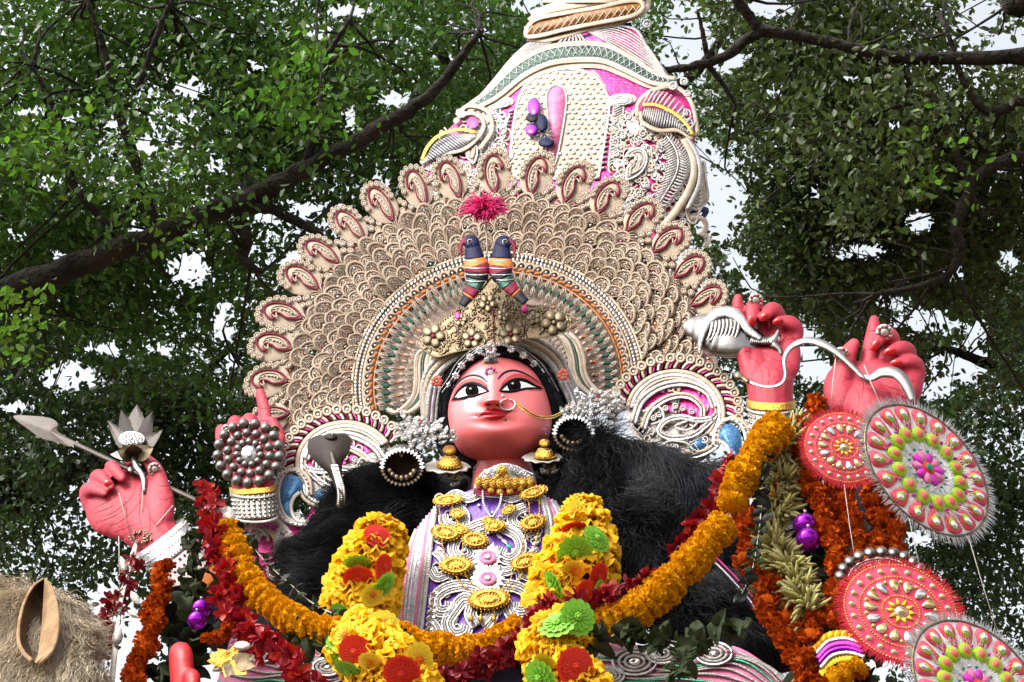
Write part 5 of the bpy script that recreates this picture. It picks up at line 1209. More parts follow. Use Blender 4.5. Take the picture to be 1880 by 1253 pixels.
hu, huhit = hand('pink hand with one raised finger behind the silver ball wheel', HU,
  [((458, 832, 0), (50, 62, 26)), ((440, 800, 0), (36, 30, 24))],
  [[(462, 870, 0, 40), (468, 925, -5, 38)], [(484, 800, 0, 18), (486, 760, 2, 16), (478, 722, 6, 12)], [(460, 800, 0, 18), (458, 772, 6, 18), (458, 776, 24, 15)], [(434, 800, 0, 18), (432, 776, 6, 18), (430, 784, 24, 15)], [(412, 815, 0, 17), (408, 790, 6, 16), (405, 804, 22, 14)], [(498, 840, 6, 22), (510, 802, 12, 18), (500, 774, 14, 13)]],
  [[(472, 752), (485, 750), (497, 752)], [(470, 775), (486, 772), (500, 776)]], [])
ru, ruhit = hand('pink hand gripping the conch with red nails', RU,
  [((1412, 668, 0), (54, 50, 26)), ((1385, 672, 8), (28, 42, 26)), ((1445, 655, -4), (26, 48, 22))],
  [[(1414, 695, 0, 44), (1415, 750, -5, 41)], [(1384, 690, 10, 26), (1366, 645, 18, 21), (1352, 612, 22, 18), (1342, 592, 24, 13)], [(1382, 640, -12, 20), (1364, 595, -8, 18), (1355, 562, 2, 15), (1355, 548, 6, 11)],
   [(1398, 635, -16, 20), (1394, 582, -12, 20), (1384, 563, 12, 19), (1380, 588, 30, 13)], [(1424, 635, -16, 20), (1430, 590, -10, 20), (1418, 569, 14, 19), (1403, 582, 32, 12)], [(1450, 640, -12, 19), (1462, 608, -6, 18), (1450, 592, 14, 16), (1429, 590, 28, 11)]],
  [[(1372, 655), (1390, 665), (1400, 690), (1398, 712)], [(1385, 640), (1405, 660), (1430, 680), (1450, 690)], [(1400, 645), (1425, 662), (1455, 665)], [(1362, 648), (1375, 645), (1388, 652)], [(1408, 670), (1412, 690), (1410, 712)], [(1425, 672), (1432, 695), (1436, 712)], [(1382, 610), (1395, 606), (1408, 610)], [(1412, 606), (1426, 602), (1440, 606)], [(1440, 625), (1455, 622), (1468, 628)], [(1346, 566), (1355, 564), (1366, 567)], [(1440, 670), (1450, 690), (1455, 705)]],
  [(1379, 592, 1.5, 11, 7), (1403, 582, 2.5, 10, 7), (1428, 590, 2.8, 10, 6)])
rl, rlhit = hand('pink hand with raised forefinger gripping the silver bow', RL,
  [((1608, 712, 0), (78, 54, 30)), ((1662, 702, -2), (34, 50, 28)), ((1545, 715, 6), (34, 46, 30))],
  [[(1595, 740, 0, 54), (1595, 800, 0, 46), (1600, 850, 0, 44)], [(1538, 722, 10, 30), (1548, 680, 16, 27), (1556, 652, 20, 22), (1568, 632, 22, 14)], [(1590, 690, -8, 22), (1598, 640, -2, 19), (1604, 604, 4, 16), (1605, 588, 6, 12)],
   [(1622, 680, -12, 22), (1638, 628, -6, 20), (1624, 613, 16, 18), (1607, 634, 34, 12)], [(1652, 690, -10, 22), (1668, 650, -4, 20), (1654, 640, 18, 18), (1634, 646, 34, 12)], [(1676, 712, -8, 22), (1684, 676, 0, 19), (1670, 663, 20, 16), (1645, 667, 34, 11)]],
  [[(1545, 690), (1560, 696), (1572, 690)], [(1570, 680), (1585, 705), (1580, 735)], [(1600, 690), (1630, 710), (1668, 720)], [(1548, 660), (1560, 664), (1572, 658)], [(1640, 720), (1665, 730), (1685, 722)], [(1590, 610), (1602, 607), (1615, 610)], [(1640, 690), (1660, 700), (1685, 700)], [(1560, 700), (1575, 720), (1578, 740)], [(1588, 645), (1600, 642), (1612, 646)]],
  [(1607, 634, 2.2, 11, 7), (1634, 645, 2.8, 11, 7), (1646, 666, 3.0, 10, 6)])
# fifth hand low by the lion: red finger tips
LF = on_plane(.55)
g = G()
for c in [[(332, 1200, 10, 23), (334, 1235, 8, 23), (338, 1300, 0, 24)], [(352, 1243, 30, 17), (352, 1275, 26, 18), (350, 1310, 12, 22)]]: chain(g, c, 'rednail2')
me = remeshed(g.mesh('finger', LF, stat.a), .005, 3, 'rednail2'); stat.part('finger', me, label='bright red finger tips of a lower hand')
g = G(); chain(g, [(345, 1310, 0, 34), (380, 1360, -10, 46), (450, 1400, -60, 50), (560, 1380, -120, 60)], 'handskin'); me = remeshed(g.mesh('forearm', LF, stat.a), .02, 3, 'handskin'); stat.part('forearm', me)
# bracelets on the wrists
def cuff(fn, a, b, r0, r1, key, studs=None, name='bracelet', n=30, rows=5, stud='silverdark'):
    a, b = np.array(a, float), np.array(b, float); g = G(); P = np.array([a+(b-a)*t for t in np.linspace(0, 1, 7)]); g.tube(P, np.linspace(r0, r1, 7), key, n)
    o = stat.part(name, g, fn)
    if studs:
        ax_ = norm(b-a); u = norm(np.cross(ax_, (0, 0, 1.0))); v = np.cross(u, ax_); g = G()
        for i in range(rows):
            t = (i+.5)/rows; c = a+(b-a)*t; rr = r0+(r1-r0)*t
            for q in range(n): an_ = 6.2832*q/n; g.ball(c+rr*(u*math.cos(an_)+v*math.sin(an_)), studs, stud, 6, 4)
        stat.part('studs', g, fn, parent=o)
    return o
for fn, a, b, r_ in ((HU, (464, 893, -2), (468, 950, -8), 40), (RU, (1416, 735, 0), (1414, 810, -10), 42)):
    A, B = np.array(a, float), np.array(b, float); mid_ = A+(B-A)*.18
    cuff(fn, A, mid_, r_+4, r_+3, 'gold', None); cuff(fn, mid_, B, r_, r_-2, 'pale', 3.6, rows=6, n=24)
    g = G()
    for t in (.2, .98): c = A+(B-A)*t; g.tube([c+np.array((r_*1.03*math.cos(q), r_*.25*math.sin(q), r_*1.03*math.sin(q))) for q in np.linspace(0, 6.28, 30)], 2.6, 'pale', 6)
    stat.part('bracelet_rim', g, fn)
cuff(HL, (292, 985, 0), (318, 1020, -4), 56, 54, 'silver', 2.2, n=50, rows=3, stud='pale'); cuff(HL, (318, 1020, -4), (350, 1062, -10), 53, 52, 'hatchwhite', 3, n=30, rows=4, stud='maroon')
cuff(HL, (348, 1060, -10), (370, 1085, -14), 50, 50, 'orangefoil')
# finger rings
def ring(hitf, x, y, r_, label, key='silver', petals=10, core='pearl', extra='salmon'):
    c = hitf(x, y, 2)
    if c is None: return
    n_ = norm(CAM-c); u = norm(np.cross(n_, (0, 0, 1.0))); v = np.cross(n_, u); t = Thing('finger_ring', label, 'ring', c)
    g = G(); g.dome(0, 0, r_, r_, [(0, r_*.3), (.7, r_*.3), (1, 0)], key, seg=16); g2 = G()
    for q in range(petals): g2.ball((r_*.75*math.cos(6.283*q/petals), r_*.75*math.sin(6.283*q/petals), r_*.35), r_*.24, extra if q % 2 else core, 6, 4)
    g3 = G(); g3.ball((0, 0, r_*.4), (r_*.5, r_*.5, r_*.3), core, 10, 6)
    f = lambda P: c+(P[:, :1]*u+P[:, 1:2]*v+P[:, 2:]*n_)*MPP
    t.part('setting', g, f); t.part('petals', g2, f); t.part('stone', g3, f)
ring(hlhit, 284, 862, 12, 'round silver stone ring on the thumb beside the metal lotus')
ring(huhit, 505, 790, 9, 'small brown stone ring on the thumb beside the ball wheel', 'bronze', 10, 'bronze', 'bronze')
ring(huhit, 416, 790, 10, 'pink and silver ring on the folded fingers behind the ball wheel')
ring(ruhit, 1347, 610, 10, 'silver flower ring on the thumb pressing the conch', 'silverdark', 12, 'pearl', 'pearl')
ring(ruhit, 1388, 552, 13, 'pale stone ring on the bent finger above the conch')
ring(rlhit, 1545, 652, 13, 'large silver and pink ring on the thumb holding the bow')
ring(rlhit, 1624, 611, 14, 'large silver and pink ring on the bent finger above the bow')

# ================================================================== what the hands hold
arr = Thing('arrow', 'long metal arrow with a broad leaf shaped blade held across the open hand', 'arrow', HL([(240, 850, 20)])[0])
A, B = np.array((118, 806, 30.)), np.array((398, 936, 6.))
g = G(); g.tube([A+(B-A)*t for t in np.linspace(0, 1, 8)], 4.4, 'agedsteel', 10); arr.part('shaft', g, HL)
g = G(); o_ = smooth([(24, 765), (60, 764), (92, 768), (106, 778), (104, 790), (118, 800), (136, 812), (128, 820), (104, 812), (78, 806), (54, 790)], 50, True)
c = o_.mean(0); n = len(o_); V = [(*c, 40)]+[(*q, 33) for q in o_]+[(*c, 24)]; g.add(V, [(0, 1+i, 1+(i+1) % n) for i in range(n)]+[(n+1, 1+(i+1) % n, 1+i) for i in range(n)], 'agedsteel'); arr.part('blade', g, HL, flatshade=True)
g = G()
for t in (.42, .5): g.tube([A+(B-A)*t, A+(B-A)*(t+.03)], 6.5, 'silverdark', 10)
arr.part('collar', g, HL)
lot = Thing('metal_lotus', 'open silver metal lotus flower resting on the fingers of the arrow hand', 'lotus', HL([(245, 845, 24)])[0])
def petal(c, tip, w_, bend, key='steel', n=9, m=5):
    c, tip = np.array(c, float), np.array(tip, float); ax_ = tip-c; s_ = norm(np.cross(ax_, (0, 0, 1.0))); A_ = np.zeros((n, m, 3))
    for i, t in enumerate(np.linspace(0, 1, n)):
        ww = w_*math.sin(math.pi*min(1, .12+.88*t)**.8)**.9 if t < 1 else 0
        for j, u in enumerate(np.linspace(-1, 1, m)): A_[i, j] = c+ax_*t+s_*ww*u+np.array((0, 0, 1.))*(bend*math.sin(t*2.6)+ (1-u*u)*-bend*.35)
    return A_
base_ = (246, 838, 26)
for tip, w_, b_, z_, k in (((252, 742, -6), 24, -10, 0, 'agedsteel'), ((222, 752, -4), 18, -8, 0, 'brown_metal'), ((280, 756, -4), 18, -8, 0, 'brown_metal'), ((196, 770, 20), 13, 10, 0, 'agedsteel'), ((300, 786, 20), 13, 10, 0, 'agedsteel'), ((214, 826, 60), 15, 12, 0, 'bronze'), ((282, 822, 60), 15, 12, 0, 'bronze'), ((244, 816, 74), 17, 10, 0, 'bronze'), ((200, 834, 40), 9, 5, 0, 'silverdark')):
    g = G(); g.grid(petal(base_, tip, w_, b_), k); lot.part('petal', g, HL)
g = G(); g.dome(242, 806, 24, 14, [(0, 8), (.6, 8), (1, 0)], 'silver', z=40, seg=18)
for q in range(30): a_ = q*2.4; r_ = math.sqrt(q/30); g.ball((242+21*r_*math.cos(a_), 806+11*r_*math.sin(a_), 49), 2, 'steel', 6, 4)
lot.part('seed_head', g, HL)
g = G(); g.tube(smooth([(244, 838, 30), (250, 856, 34), (262, 876, 40), (264, 905, 40)], 14), np.linspace(7, 4, 14), 'silverdark', 8); lot.part('stalk', g, HL)
# wheel of silver balls
wh = Thing('discus_ornament', 'round wheel of silver balls in rings in front of the raised finger hand', 'wheel', HU([(457, 833, 36)])[0])
WHL = HU; cx_, cy_ = 457, 833
g = G()
for r_ in (57, 39, 22): g.tube([(cx_+r_*math.cos(t), cy_+r_*.96*math.sin(t), 36) for t in np.linspace(0, 6.283, 40)], 2, 'silverdark', 6)
for q in range(8): g.tube([(cx_, cy_, 36), (cx_+57*math.cos(q*.785), cy_+55*math.sin(q*.785), 36)], 1.6, 'silverdark', 5)
wh.part('frame', g, WHL)
g = G(); g.ball((0, 0, 0), 1, 'steel', 14, 10); g.tube([(1.0*math.cos(t), 1.0*math.sin(t), 0) for t in np.linspace(0, 6.283, 16)], .12, 'silverdark', 5); BALL = g.mesh('ball')
for r_, n_, b_ in ((57, 17, 9.0), (39, 14, 7.6), (22, 11, 6.2)):
    for q in range(n_):
        a_ = 6.283*(q+.3)/n_; w = WHL([(cx_+r_*math.cos(a_), cy_+r_*.96*math.sin(a_), 42)])[0]; wh.inst('ball', BALL, frame(w, RGT, UPV, -FWD, b_*MPP))
g = G(); g.dome(cx_, cy_, 15, 15, [(0, 16), (.4, 13), (.5, 7), (.95, 6), (1, 0)], 'silver', z=38, seg=20); wh.part('hub', g, WHL)
# cobra
cob = Thing('cobra_figure', 'brown metal cobra with spread hood rising from the shoulder by the earring', 'snake', on_plane(.2)([(625, 900, 0)])[0])
CB = on_plane(.20)
hood_l = smooth([(606, 800), (580, 800), (565, 812), (566, 832), (582, 852), (604, 872), (614, 895), (622, 905)], 40); hood_r = smooth([(606, 800), (632, 798), (645, 806), (642, 828), (630, 850), (628, 870), (628, 890), (630, 905)], 40)
for z_, nm in ((0, 'hood'),):
    g = G(); g.grid([[(*(hood_l[i]*(1-u)+hood_r[i]*u), 24+16*math.sin(u*math.pi)-.1*abs(i-12)) for u in np.linspace(0, 1, 12)] for i in range(40)], 'brown_metal'); g.grid([[(*(hood_l[i]*(1-u)+hood_r[i]*u), 20+4*math.sin(u*math.pi)) for u in np.linspace(0, 1, 12)] for i in range(40)], 'brown_metal'); cob.part(nm, g, CB)
g = G(); P = smooth([(608, 830, 40), (616, 862, 40), (622, 882, 34), (626, 898, 26), (627, 912, 14), (626, 928, -4)], 40); g.tube(P, np.interp(np.arange(40), [0, 12, 39], [4, 8, 9]), 'agedsteel', 10); bo = cob.part('body', g, CB)
g = G()
for i in range(6, 38):
    for s in (-4, 0, 4): g.dome(P[i][0]+s, P[i][1]+(i % 2), 3.2, 2.2, [(0, 2), (1, 0)], 'silverdark', z=P[i][2]+9-abs(s)*.4, seg=6)
cob.part('scales', g, CB, parent=bo)
g = G(); g.ball((607, 802, 38), (12, 7, 8), 'brown_metal', 12, 8); g.tube([(608, 794, 46), (611, 800, 47)], 1, 'pearl', 4); cob.part('head', g, CB)
# conch
con = Thing('conch_shell', 'silver metal conch shell with ribbed spire gripped by the hand', 'conch', RU([(1345, 620, 10)])[0])
ax_ = smooth([(1252, 600, 0, 4), (1262, 600, 2, 13), (1278, 602, 4, 22), (1300, 608, 8, 34), (1325, 616, 10, 40), (1355, 622, 6, 36), (1390, 630, 0, 22), (1412, 632, 0, 12), (1430, 625, 2, 8), (1428, 612, 4, 2)], 80)
g = G(); ribs_ = ax_[:, 3]*(1+.10*np.abs(np.sin(np.arange(80)*.42))*(np.arange(80) < 34)); g.tube(ax_[:, :3], ribs_, 'steel', 24); con.part('shell', g, RU)
g = G()
for i in range(8):
    x = 1306+i*7; g.tube(smooth([(x-4, 578+abs(i-4)*1.2+4, 42-i), (x+2, 592, 52-i), (x-2, 612, 52-i), (x-10, 628, 48-i)], 12), [1.5, 3, 4, 4.4, 4.4, 4, 4, 3.6, 3, 2.4, 2, 1], 'steel', 7)
con.part('ribs', g, RU)
g = G(); g.tube(smooth([(1284, 650, 26), (1288, 618, 46), (1300, 590, 50), (1325, 574, 44), (1352, 580, 40), (1374, 606, 40), (1396, 622, 32)], 40), np.interp(np.arange(40), [0, 10, 24, 39], [3, 8, 12, 5]), 'silver', 10); con.part('lip', g, RU)
g = G(); g.tube(smooth([(1378, 622, 26), (1400, 626, 26), (1418, 626, 24)], 14), 7, 'silverdark', 10)
for i in range(12): x = 1378+i*3.4; g.tube([(x, 619, 30), (x+1, 626, 33), (x, 633, 30)], 1.4, 'steel', 5)
g.tube(smooth([(1414, 628, 26), (1424, 618, 28), (1430, 604, 28)], 8), np.linspace(10, 1.5, 8), 'steel', 8); g.tube(smooth([(1418, 630, 26), (1430, 640, 24), (1434, 652, 22)], 8), np.linspace(8, 2, 8), 'steel', 8); con.part('tail', g, RU)
# bow
BW = on_plane(.26)
bow = Thing('silver_bow', 'curved silver metal bow held between the two raised hands', 'bow', BW([(1560, 660, 0)])[0])
P = smooth([(1348, 690, 0), (1372, 700, 2), (1405, 710, 6), (1432, 706, 8), (1442, 690, 10), (1440, 660, 14), (1452, 638, 18), (1480, 626, 20), (1510, 632, 18), (1540, 650, 14), (1572, 680, 10), (1592, 700, 6)], 70)
g = G(); g.tube(P, np.interp(np.arange(70), [0, 4, 10, 25, 36, 50, 62, 69], [1, 5, 3, 3.4, 5, 8, 5, 3]), 'steel', 10, flat=.7); bow.part('upper_limb', g, BW)
g = G(); g.tube(smooth([(1585, 690, 30), (1600, 694, 34), (1620, 684, 40), (1645, 686, 42), (1664, 706, 40), (1676, 736, 34)], 30), np.interp(np.arange(30), [0, 6, 14, 24, 29], [3, 7, 11, 10, 6]), 'steel', 10, flat=.6); bow.part('lower_limb', g, BW)
g = G(); g.tube([(1574, 684, 30), (1596, 702, 32)], 4, 'steel', 8); bow.part('grip', g, BW)
g = G(); g.tube(smooth([(1346, 688, 2), (1356, 690, 4), (1364, 694, 5), (1374, 702, 4)], 10), [1, 5, 8, 8, 7, 5, 4, 4, 4, 4], 'bronze', 10); bow.part('tip', g, BW)
# ================================================================== blossoms (shared meshes, unit radius, axis z)
def pompom(nm, key, seed, flat=.55, rough=.10, seg=20, ring=12):
    g = G(); r = np.random.default_rng(seed); g.ball((0, 0, 0), 1, key, seg, ring); V = g.v[0]
    th = np.arctan2(V[:, 1], V[:, 0]); k = 1+rough*np.sin(th*9+seed)*np.abs(np.cos(V[:, 2]*5)) + r.normal(size=len(V))*rough*.55
    V *= k[:, None]; V[:, 2] *= flat; g.v[0] = V; return g.mesh(nm)

def ragged(nm, key, seed, n=70, up=.7, w=.2, l=.55, core=.62):
    g = G(); r = np.random.default_rng(seed); g.ball((0, 0, 0), (core, core, core*up), key, 14, 9)
    for i in range(n):
        z = r.uniform(-.8, 1); a_ = r.uniform(0, 6.283); d = np.array((math.sqrt(1-z*z)*math.cos(a_), math.sqrt(1-z*z)*math.sin(a_), z*up)); s = norm(np.cross(d, r.normal(size=3))); t = np.cross(d, s); b = d*(core-.08); l_ = l*r.uniform(.75, 1.1)
        g.add([b-s*w*.5, b+s*w*.5, b+d*l_*.7+s*w+t*.06, b+d*l_+t*.1, b+d*l_*.7-s*w-t*.04], [(0, 1, 2, 3, 4)], key)
    return g.mesh(nm)
MARI = [ragged('marigold', 'marigold', 30+i, 300, .55, .085, .22, .86) for i in range(4)]
ORAN = [ragged('orange_marigold', 'orangemari', 20+i, 80, .7, .17, .5) for i in range(4)]
def redflower(nm, key, seed, n=11):
    g = G(); r = np.random.default_rng(seed)
    for i in range(n):
        a_ = 6.283*i/n*2.0+r.normal()*.3; el = r.uniform(-.1, .9); d = np.array((math.cos(a_)*math.cos(el), math.sin(a_)*math.cos(el), math.sin(el))); s = norm(np.cross(d, (0, 0, 1.))+r.normal(size=3)*.3); t = np.cross(s, d); L_ = r.uniform(.75, 1.2); w = r.uniform(.22, .36)
        g.add([(0, 0, 0), d*L_*.45+s*w*.8+t*.12, d*L_*.8+s*w+t*.02, d*L_*1.05-t*.15, d*L_*.8-s*w+t*.02, d*L_*.45-s*w*.8+t*.12, d*L_*.6-t*.04], [(0, 1, 6), (1, 2, 6), (2, 3, 6), (3, 4, 6), (4, 5, 6), (5, 0, 6)], key)
    return g.mesh(nm)
REDF = [redflower('red_blossom', 'redpetal', 50+i) for i in range(4)]; CRIM = [redflower('crimson_blossom', 'crimson', 60+i) for i in range(4)]
def buds(nm, key, seed, n=30):
    g = G(); r = np.random.default_rng(seed)
    for i in range(n):
        a_ = r.uniform(0, 6.283); d = np.array((math.cos(a_)*.9, math.sin(a_)*.9, r.uniform(-.5, .7))); d = norm(d); p = d*.25; q = p+d*r.uniform(.5, .95)+r.normal(size=3)*.1; g.tube([p, p*.4+q*.6, q], [.04, .085, .03], key, 5)
    return g.mesh(nm)
TUBE = [buds('tuberose_buds', 'tuberose', 70+i) for i in range(3)]; SPRIG = [buds('leaf_sprig', 'greensprig', 80+i, 9) for i in range(2)]
def crumpled(nm, key, seed):
    g = G(); r = np.random.default_rng(seed); A_ = np.zeros((7, 5, 3))
    for i, t in enumerate(np.linspace(0, 1, 7)):
        for j, u in enumerate(np.linspace(-1, 1, 5)): A_[i, j] = (u*.42*math.sin(math.pi*(.08+.9*t))**.8, t*1.6-.8, .22*math.sin(t*4+seed)+.25*abs(u)*math.sin(t*3+seed*2)+r.normal()*.05)
    g.grid(A_, key); return g.mesh(nm)
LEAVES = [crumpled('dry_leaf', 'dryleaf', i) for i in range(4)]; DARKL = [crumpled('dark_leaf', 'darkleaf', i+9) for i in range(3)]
def resample(P, step):
    Q = smooth(P, 400); d = np.r_[0, np.cumsum(np.linalg.norm(np.diff(Q, axis=0), axis=1))]; n = max(2, int(round(d[-1]/step))+1); s = np.linspace(0, d[-1], n); return np.stack([np.interp(s, d, Q[:, i]) for i in range(Q.shape[1])], 1)
GRP = {}
def garland(name, label, cat, fn, P, step, rad_, meshes, part, random_rot=False, jitter=0, thread=True, group=None, nper=1, thr_key='string', squash=1.0):
    P = np.asarray(P, float); P = P if P.shape[1] == 3 else p3(P, 0); Q = resample(P, step)
    W = fn(Q); t = Thing(name, label, cat, W[0], group)
    T_ = np.gradient(W, axis=0)
    for i in range(len(Q)):
        for k in range(nper):
            p = W[i].copy(); z = norm(T_[i]); up = norm(CAM-p)
            if random_rot:
                z = norm(up*.8+np.array([random.gauss(0, 1) for _ in range(3)])*.6) if random_rot == 1 else norm(np.array([random.gauss(0, 1) for _ in range(3)]))
            if jitter:
                J = np.array([random.gauss(0, 1) for _ in range(3)]); p = p+(RGT*J[0]+UPV*J[1])*jitter*MPP - FWD*abs(J[2])*jitter*.7*MPP
            z = norm(z+np.array([random.gauss(0, .12) for _ in range(3)])); x = norm(np.cross(z, up+.01)); y = np.cross(z, x); a_ = random.uniform(0, 6.28); x, y = x*math.cos(a_)+y*math.sin(a_), y*math.cos(a_)-x*math.sin(a_)
            t.inst(part, random.choice(meshes), frame(p, x, y, z*squash, rad_*MPP*random.uniform(.88, 1.12)))
    if thread:
        g = G(); g.tube(Q, 1.2, thr_key, 5); t.part('thread', g, fn)
    return t
GA = on_plane(.42); GB = on_plane(.36)
garland('marigold_garland', 'thick yellow marigold garland hanging from the white card across the waist', 'garland', GA, [(420, 975, 20), (432, 1005, 22), (448, 1048, 24), (476, 1088, 26), (512, 1120, 26), (556, 1148, 26), (600, 1160, 24), (655, 1160, 20), (710, 1166, 20), (760, 1180, 22), (810, 1192, 24), (860, 1194, 24), (905, 1184, 24), (950, 1160, 20)], 17, 25, MARI, 'marigold', group=None)
garland('marigold_garland', 'thick yellow marigold garland rising past the red flowers over the dark hair', 'garland', GA, [(1085, 1146, 14), (1130, 1136, 20), (1172, 1118, 24), (1212, 1088, 24), (1250, 1052, 24), (1282, 1018, 24), (1310, 984, 24), (1326, 968, 24)], 19, 28, MARI, 'marigold')
garland('marigold_garland', 'short thick yellow marigold string hung below the studded bracelet of the conch arm', 'garland', GA, [(1345, 922, 20), (1352, 898, 22), (1372, 862, 22), (1388, 834, 20), (1406, 808, 14), (1428, 786, 4)], 19, 28, MARI, 'marigold')
garland('red_flower_garland', 'bright red blossom garland hanging below the end of the arrow', 'garland', GA, [(380, 905, 20), (385, 935, 30), (398, 985, 30), (405, 1030, 32), (412, 1070, 34), (425, 1110, 36), (445, 1140, 36), (475, 1172, 40), (510, 1196, 40), (540, 1225, 40), (560, 1262, 40)], 13, 20, REDF, 'red_blossom', 1, 9, nper=2)
garland('red_flower_garland', 'dark red blossom garland lying over the yellow garland at the waist', 'garland', GA, [(840, 1250, 50), (880, 1222, 55), (925, 1204, 58), (955, 1180, 58), (972, 1150, 58), (1010, 1120, 56), (1060, 1112, 52), (1110, 1100, 44), (1160, 1085, 30), (1205, 1062, 22)], 13, 18, CRIM+REDF[:1], 'crimson_blossom', 1, 7, nper=2)
garland('red_flower_garland', 'red blossom string between the dark hair and the yellow marigolds of the conch arm', 'garland', GB, [(1240, 1010, 20), (1262, 985, 20), (1290, 960, 20), (1315, 925, 16), (1330, 885, 10), (1345, 845, 5)], 13, 17, REDF+CRIM, 'red_blossom', 1, 7, nper=2)
garland('red_flower_garland', 'dark red blossoms lying along the hem below the yellow ruffles', 'garland', GA, [(690, 1262, 40), (740, 1255, 44), (790, 1250, 46), (840, 1258, 48)], 13, 17, CRIM, 'crimson_blossom', 1, 8, nper=2)
garland('red_flower_garland', 'dark crimson blossom string hanging beside the white pendant', 'garland', GB, [(245, 1040, 0), (228, 1080, 0), (205, 1140, 0), (190, 1200, 0)], 14, 15, CRIM, 'crimson_blossom', 1, 7, nper=2)
OG = 'strings of orange marigolds'
for lab, P, r_ in (('orange marigold string hanging between the lion and the dark sleeve', [(305, 1045, 20), (292, 1090, 22), (280, 1130, 22), (268, 1180, 22), (252, 1230, 22), (245, 1262, 22)], 20),
   ('short orange marigold string running beside the red garland under the arrow end', [(412, 985, 26), (420, 1020, 26), (425, 1060, 28)], 16),
   ('small orange marigold clump under the purple balls of the arrow arm', [(385, 1175, 40), (410, 1168, 40), (425, 1150, 40)], 15)):
    garland('orange_garland', lab, 'garland', GA, P, 13, r_, ORAN, 'orange_marigold', 2, 4, nper=1)
GR = on_plane(.34)
for lab, P, r_ in (('orange marigold string falling behind the upper pink disc from the bow hand', [(1496, 738, 0), (1478, 780, 4), (1474, 820, 6), (1484, 870, 8), (1502, 910, 8), (1520, 955, 8), (1530, 1010, 10), (1534, 1060, 10), (1532, 1110, 10)], 19),
   ('orange marigold string in the middle of the bundle above the silver crescent', [(1545, 880, 0), (1556, 920, 0), (1566, 960, 0), (1580, 1000, 0), (1590, 1030, 0)], 18),
   ('orange marigold string just behind the silver crescent', [(1585, 870, -8), (1600, 920, -8), (1612, 960, -8), (1622, 1010, -8)], 17),
   ('outermost orange marigold string of the bundle next to the striped trees', [(1612, 880, -14), (1630, 930, -14), (1640, 970, -14), (1650, 1010, -14)], 16),
   ('orange marigold string crossing the dark cloth and ending below the beaded edge', [(1358, 925, 0), (1366, 970, 4), (1376, 1020, 6), (1392, 1070, 8), (1412, 1120, 10), (1436, 1165, 12), (1466, 1205, 12), (1492, 1260, 12)], 21),
   ('second orange marigold string beside the pale tuberose garland', [(1398, 985, -6), (1412, 1030, -4), (1430, 1080, 0), (1448, 1125, 4), (1470, 1170, 6)], 18),
   ('orange marigold loop lying above the purple bangle', [(1490, 1170, 20), (1500, 1140, 20), (1520, 1130, 20), (1545, 1140, 20)], 18)):
    garland('orange_garland', lab, 'garland', GR, P, 14, r_, ORAN, 'orange_marigold', 2, 5)
garland('tuberose_garland', 'pale greenish tuberose bud garland between orange marigold strings', 'garland', GR, [(1452, 790, 4), (1442, 840, 6), (1432, 900, 8), (1426, 960, 10), (1434, 1010, 12), (1456, 1060, 14), (1478, 1110, 14), (1486, 1130, 14)], 12, 36, TUBE, 'tuberose_buds', 1, 4, nper=1)
garland('leaf_garland', 'thin green leaf sprig string beside the short yellow marigold string', 'garland', GA, [(1410, 830, 20), (1400, 880, 20), (1398, 930, 20), (1390, 1000, 20), (1380, 1050, 20), (1362, 1090, 20)], 11, 16, SPRIG+DARKL, 'leaf_sprig', 1, 3)
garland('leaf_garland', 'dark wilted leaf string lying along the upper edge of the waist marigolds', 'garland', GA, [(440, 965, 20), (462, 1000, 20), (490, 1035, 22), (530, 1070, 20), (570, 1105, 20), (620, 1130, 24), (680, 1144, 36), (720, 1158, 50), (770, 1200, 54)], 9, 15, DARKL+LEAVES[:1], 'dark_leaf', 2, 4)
garland('leaf_garland', 'withered green leaves strung across the dress beside the yellow ruffles', 'garland', GA, [(1000, 1195, 60), (1050, 1180, 60), (1110, 1176, 50), (1140, 1160, 40), (1200, 1170, 36), (1260, 1180, 34), (1300, 1160, 34), (1360, 1155, 30)], 14, 26, LEAVES, 'dry_leaf', 2, 9, nper=2)
garland('leaf_garland', 'cluster of withered leaves hanging under the withered leaf string', 'garland', GA, [(1270, 1195, 34), (1262, 1220, 34), (1240, 1245, 34)], 12, 20, LEAVES+SPRIG, 'dry_leaf', 2, 9, nper=2)
garland('leaf_garland', 'green leaves hanging beside the metal bracelet of the arrow hand', 'garland', GA, [(345, 980, 20), (350, 1020, 20), (360, 1070, 10), (350, 1110, 0)], 12, 24, LEAVES, 'dry_leaf', 2, 8, nper=2)
garland('leaf_garland', 'dark leaves lying between the red garland and the yellow ruffles', 'garland', GA, [(520, 1190, 10), (560, 1178, 14), (600, 1196, 14), (640, 1190, 14), (660, 1240, 40)], 13, 28, LEAVES, 'dry_leaf', 2, 8, nper=2)
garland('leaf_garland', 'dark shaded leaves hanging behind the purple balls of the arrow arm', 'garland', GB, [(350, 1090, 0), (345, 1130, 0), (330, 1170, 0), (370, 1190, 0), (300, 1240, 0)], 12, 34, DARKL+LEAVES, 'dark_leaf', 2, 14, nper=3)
garland('leaf_garland', 'dark filler leaves with shade put into their colour behind the orange strings and purple balls', 'garland', on_plane(.2), [(1440, 840, 0), (1470, 920, 0), (1490, 1000, 0), (1520, 1080, 0), (1540, 1150, 0), (1560, 1230, 0)], 11, 40, DARKL+LEAVES, 'dark_leaf', 2, 26, nper=4)  # filler added to keep the gap dark, shade lies in the leaf colour
garland('leaf_garland', 'small greenish yellow flower sprays beside the pale tuberose garland', 'garland', GR, [(1440, 850, 10), (1420, 885, 10), (1425, 920, 12), (1405, 905, 12)], 11, 18, TUBE+SPRIG, 'flower_spray', 1, 6)
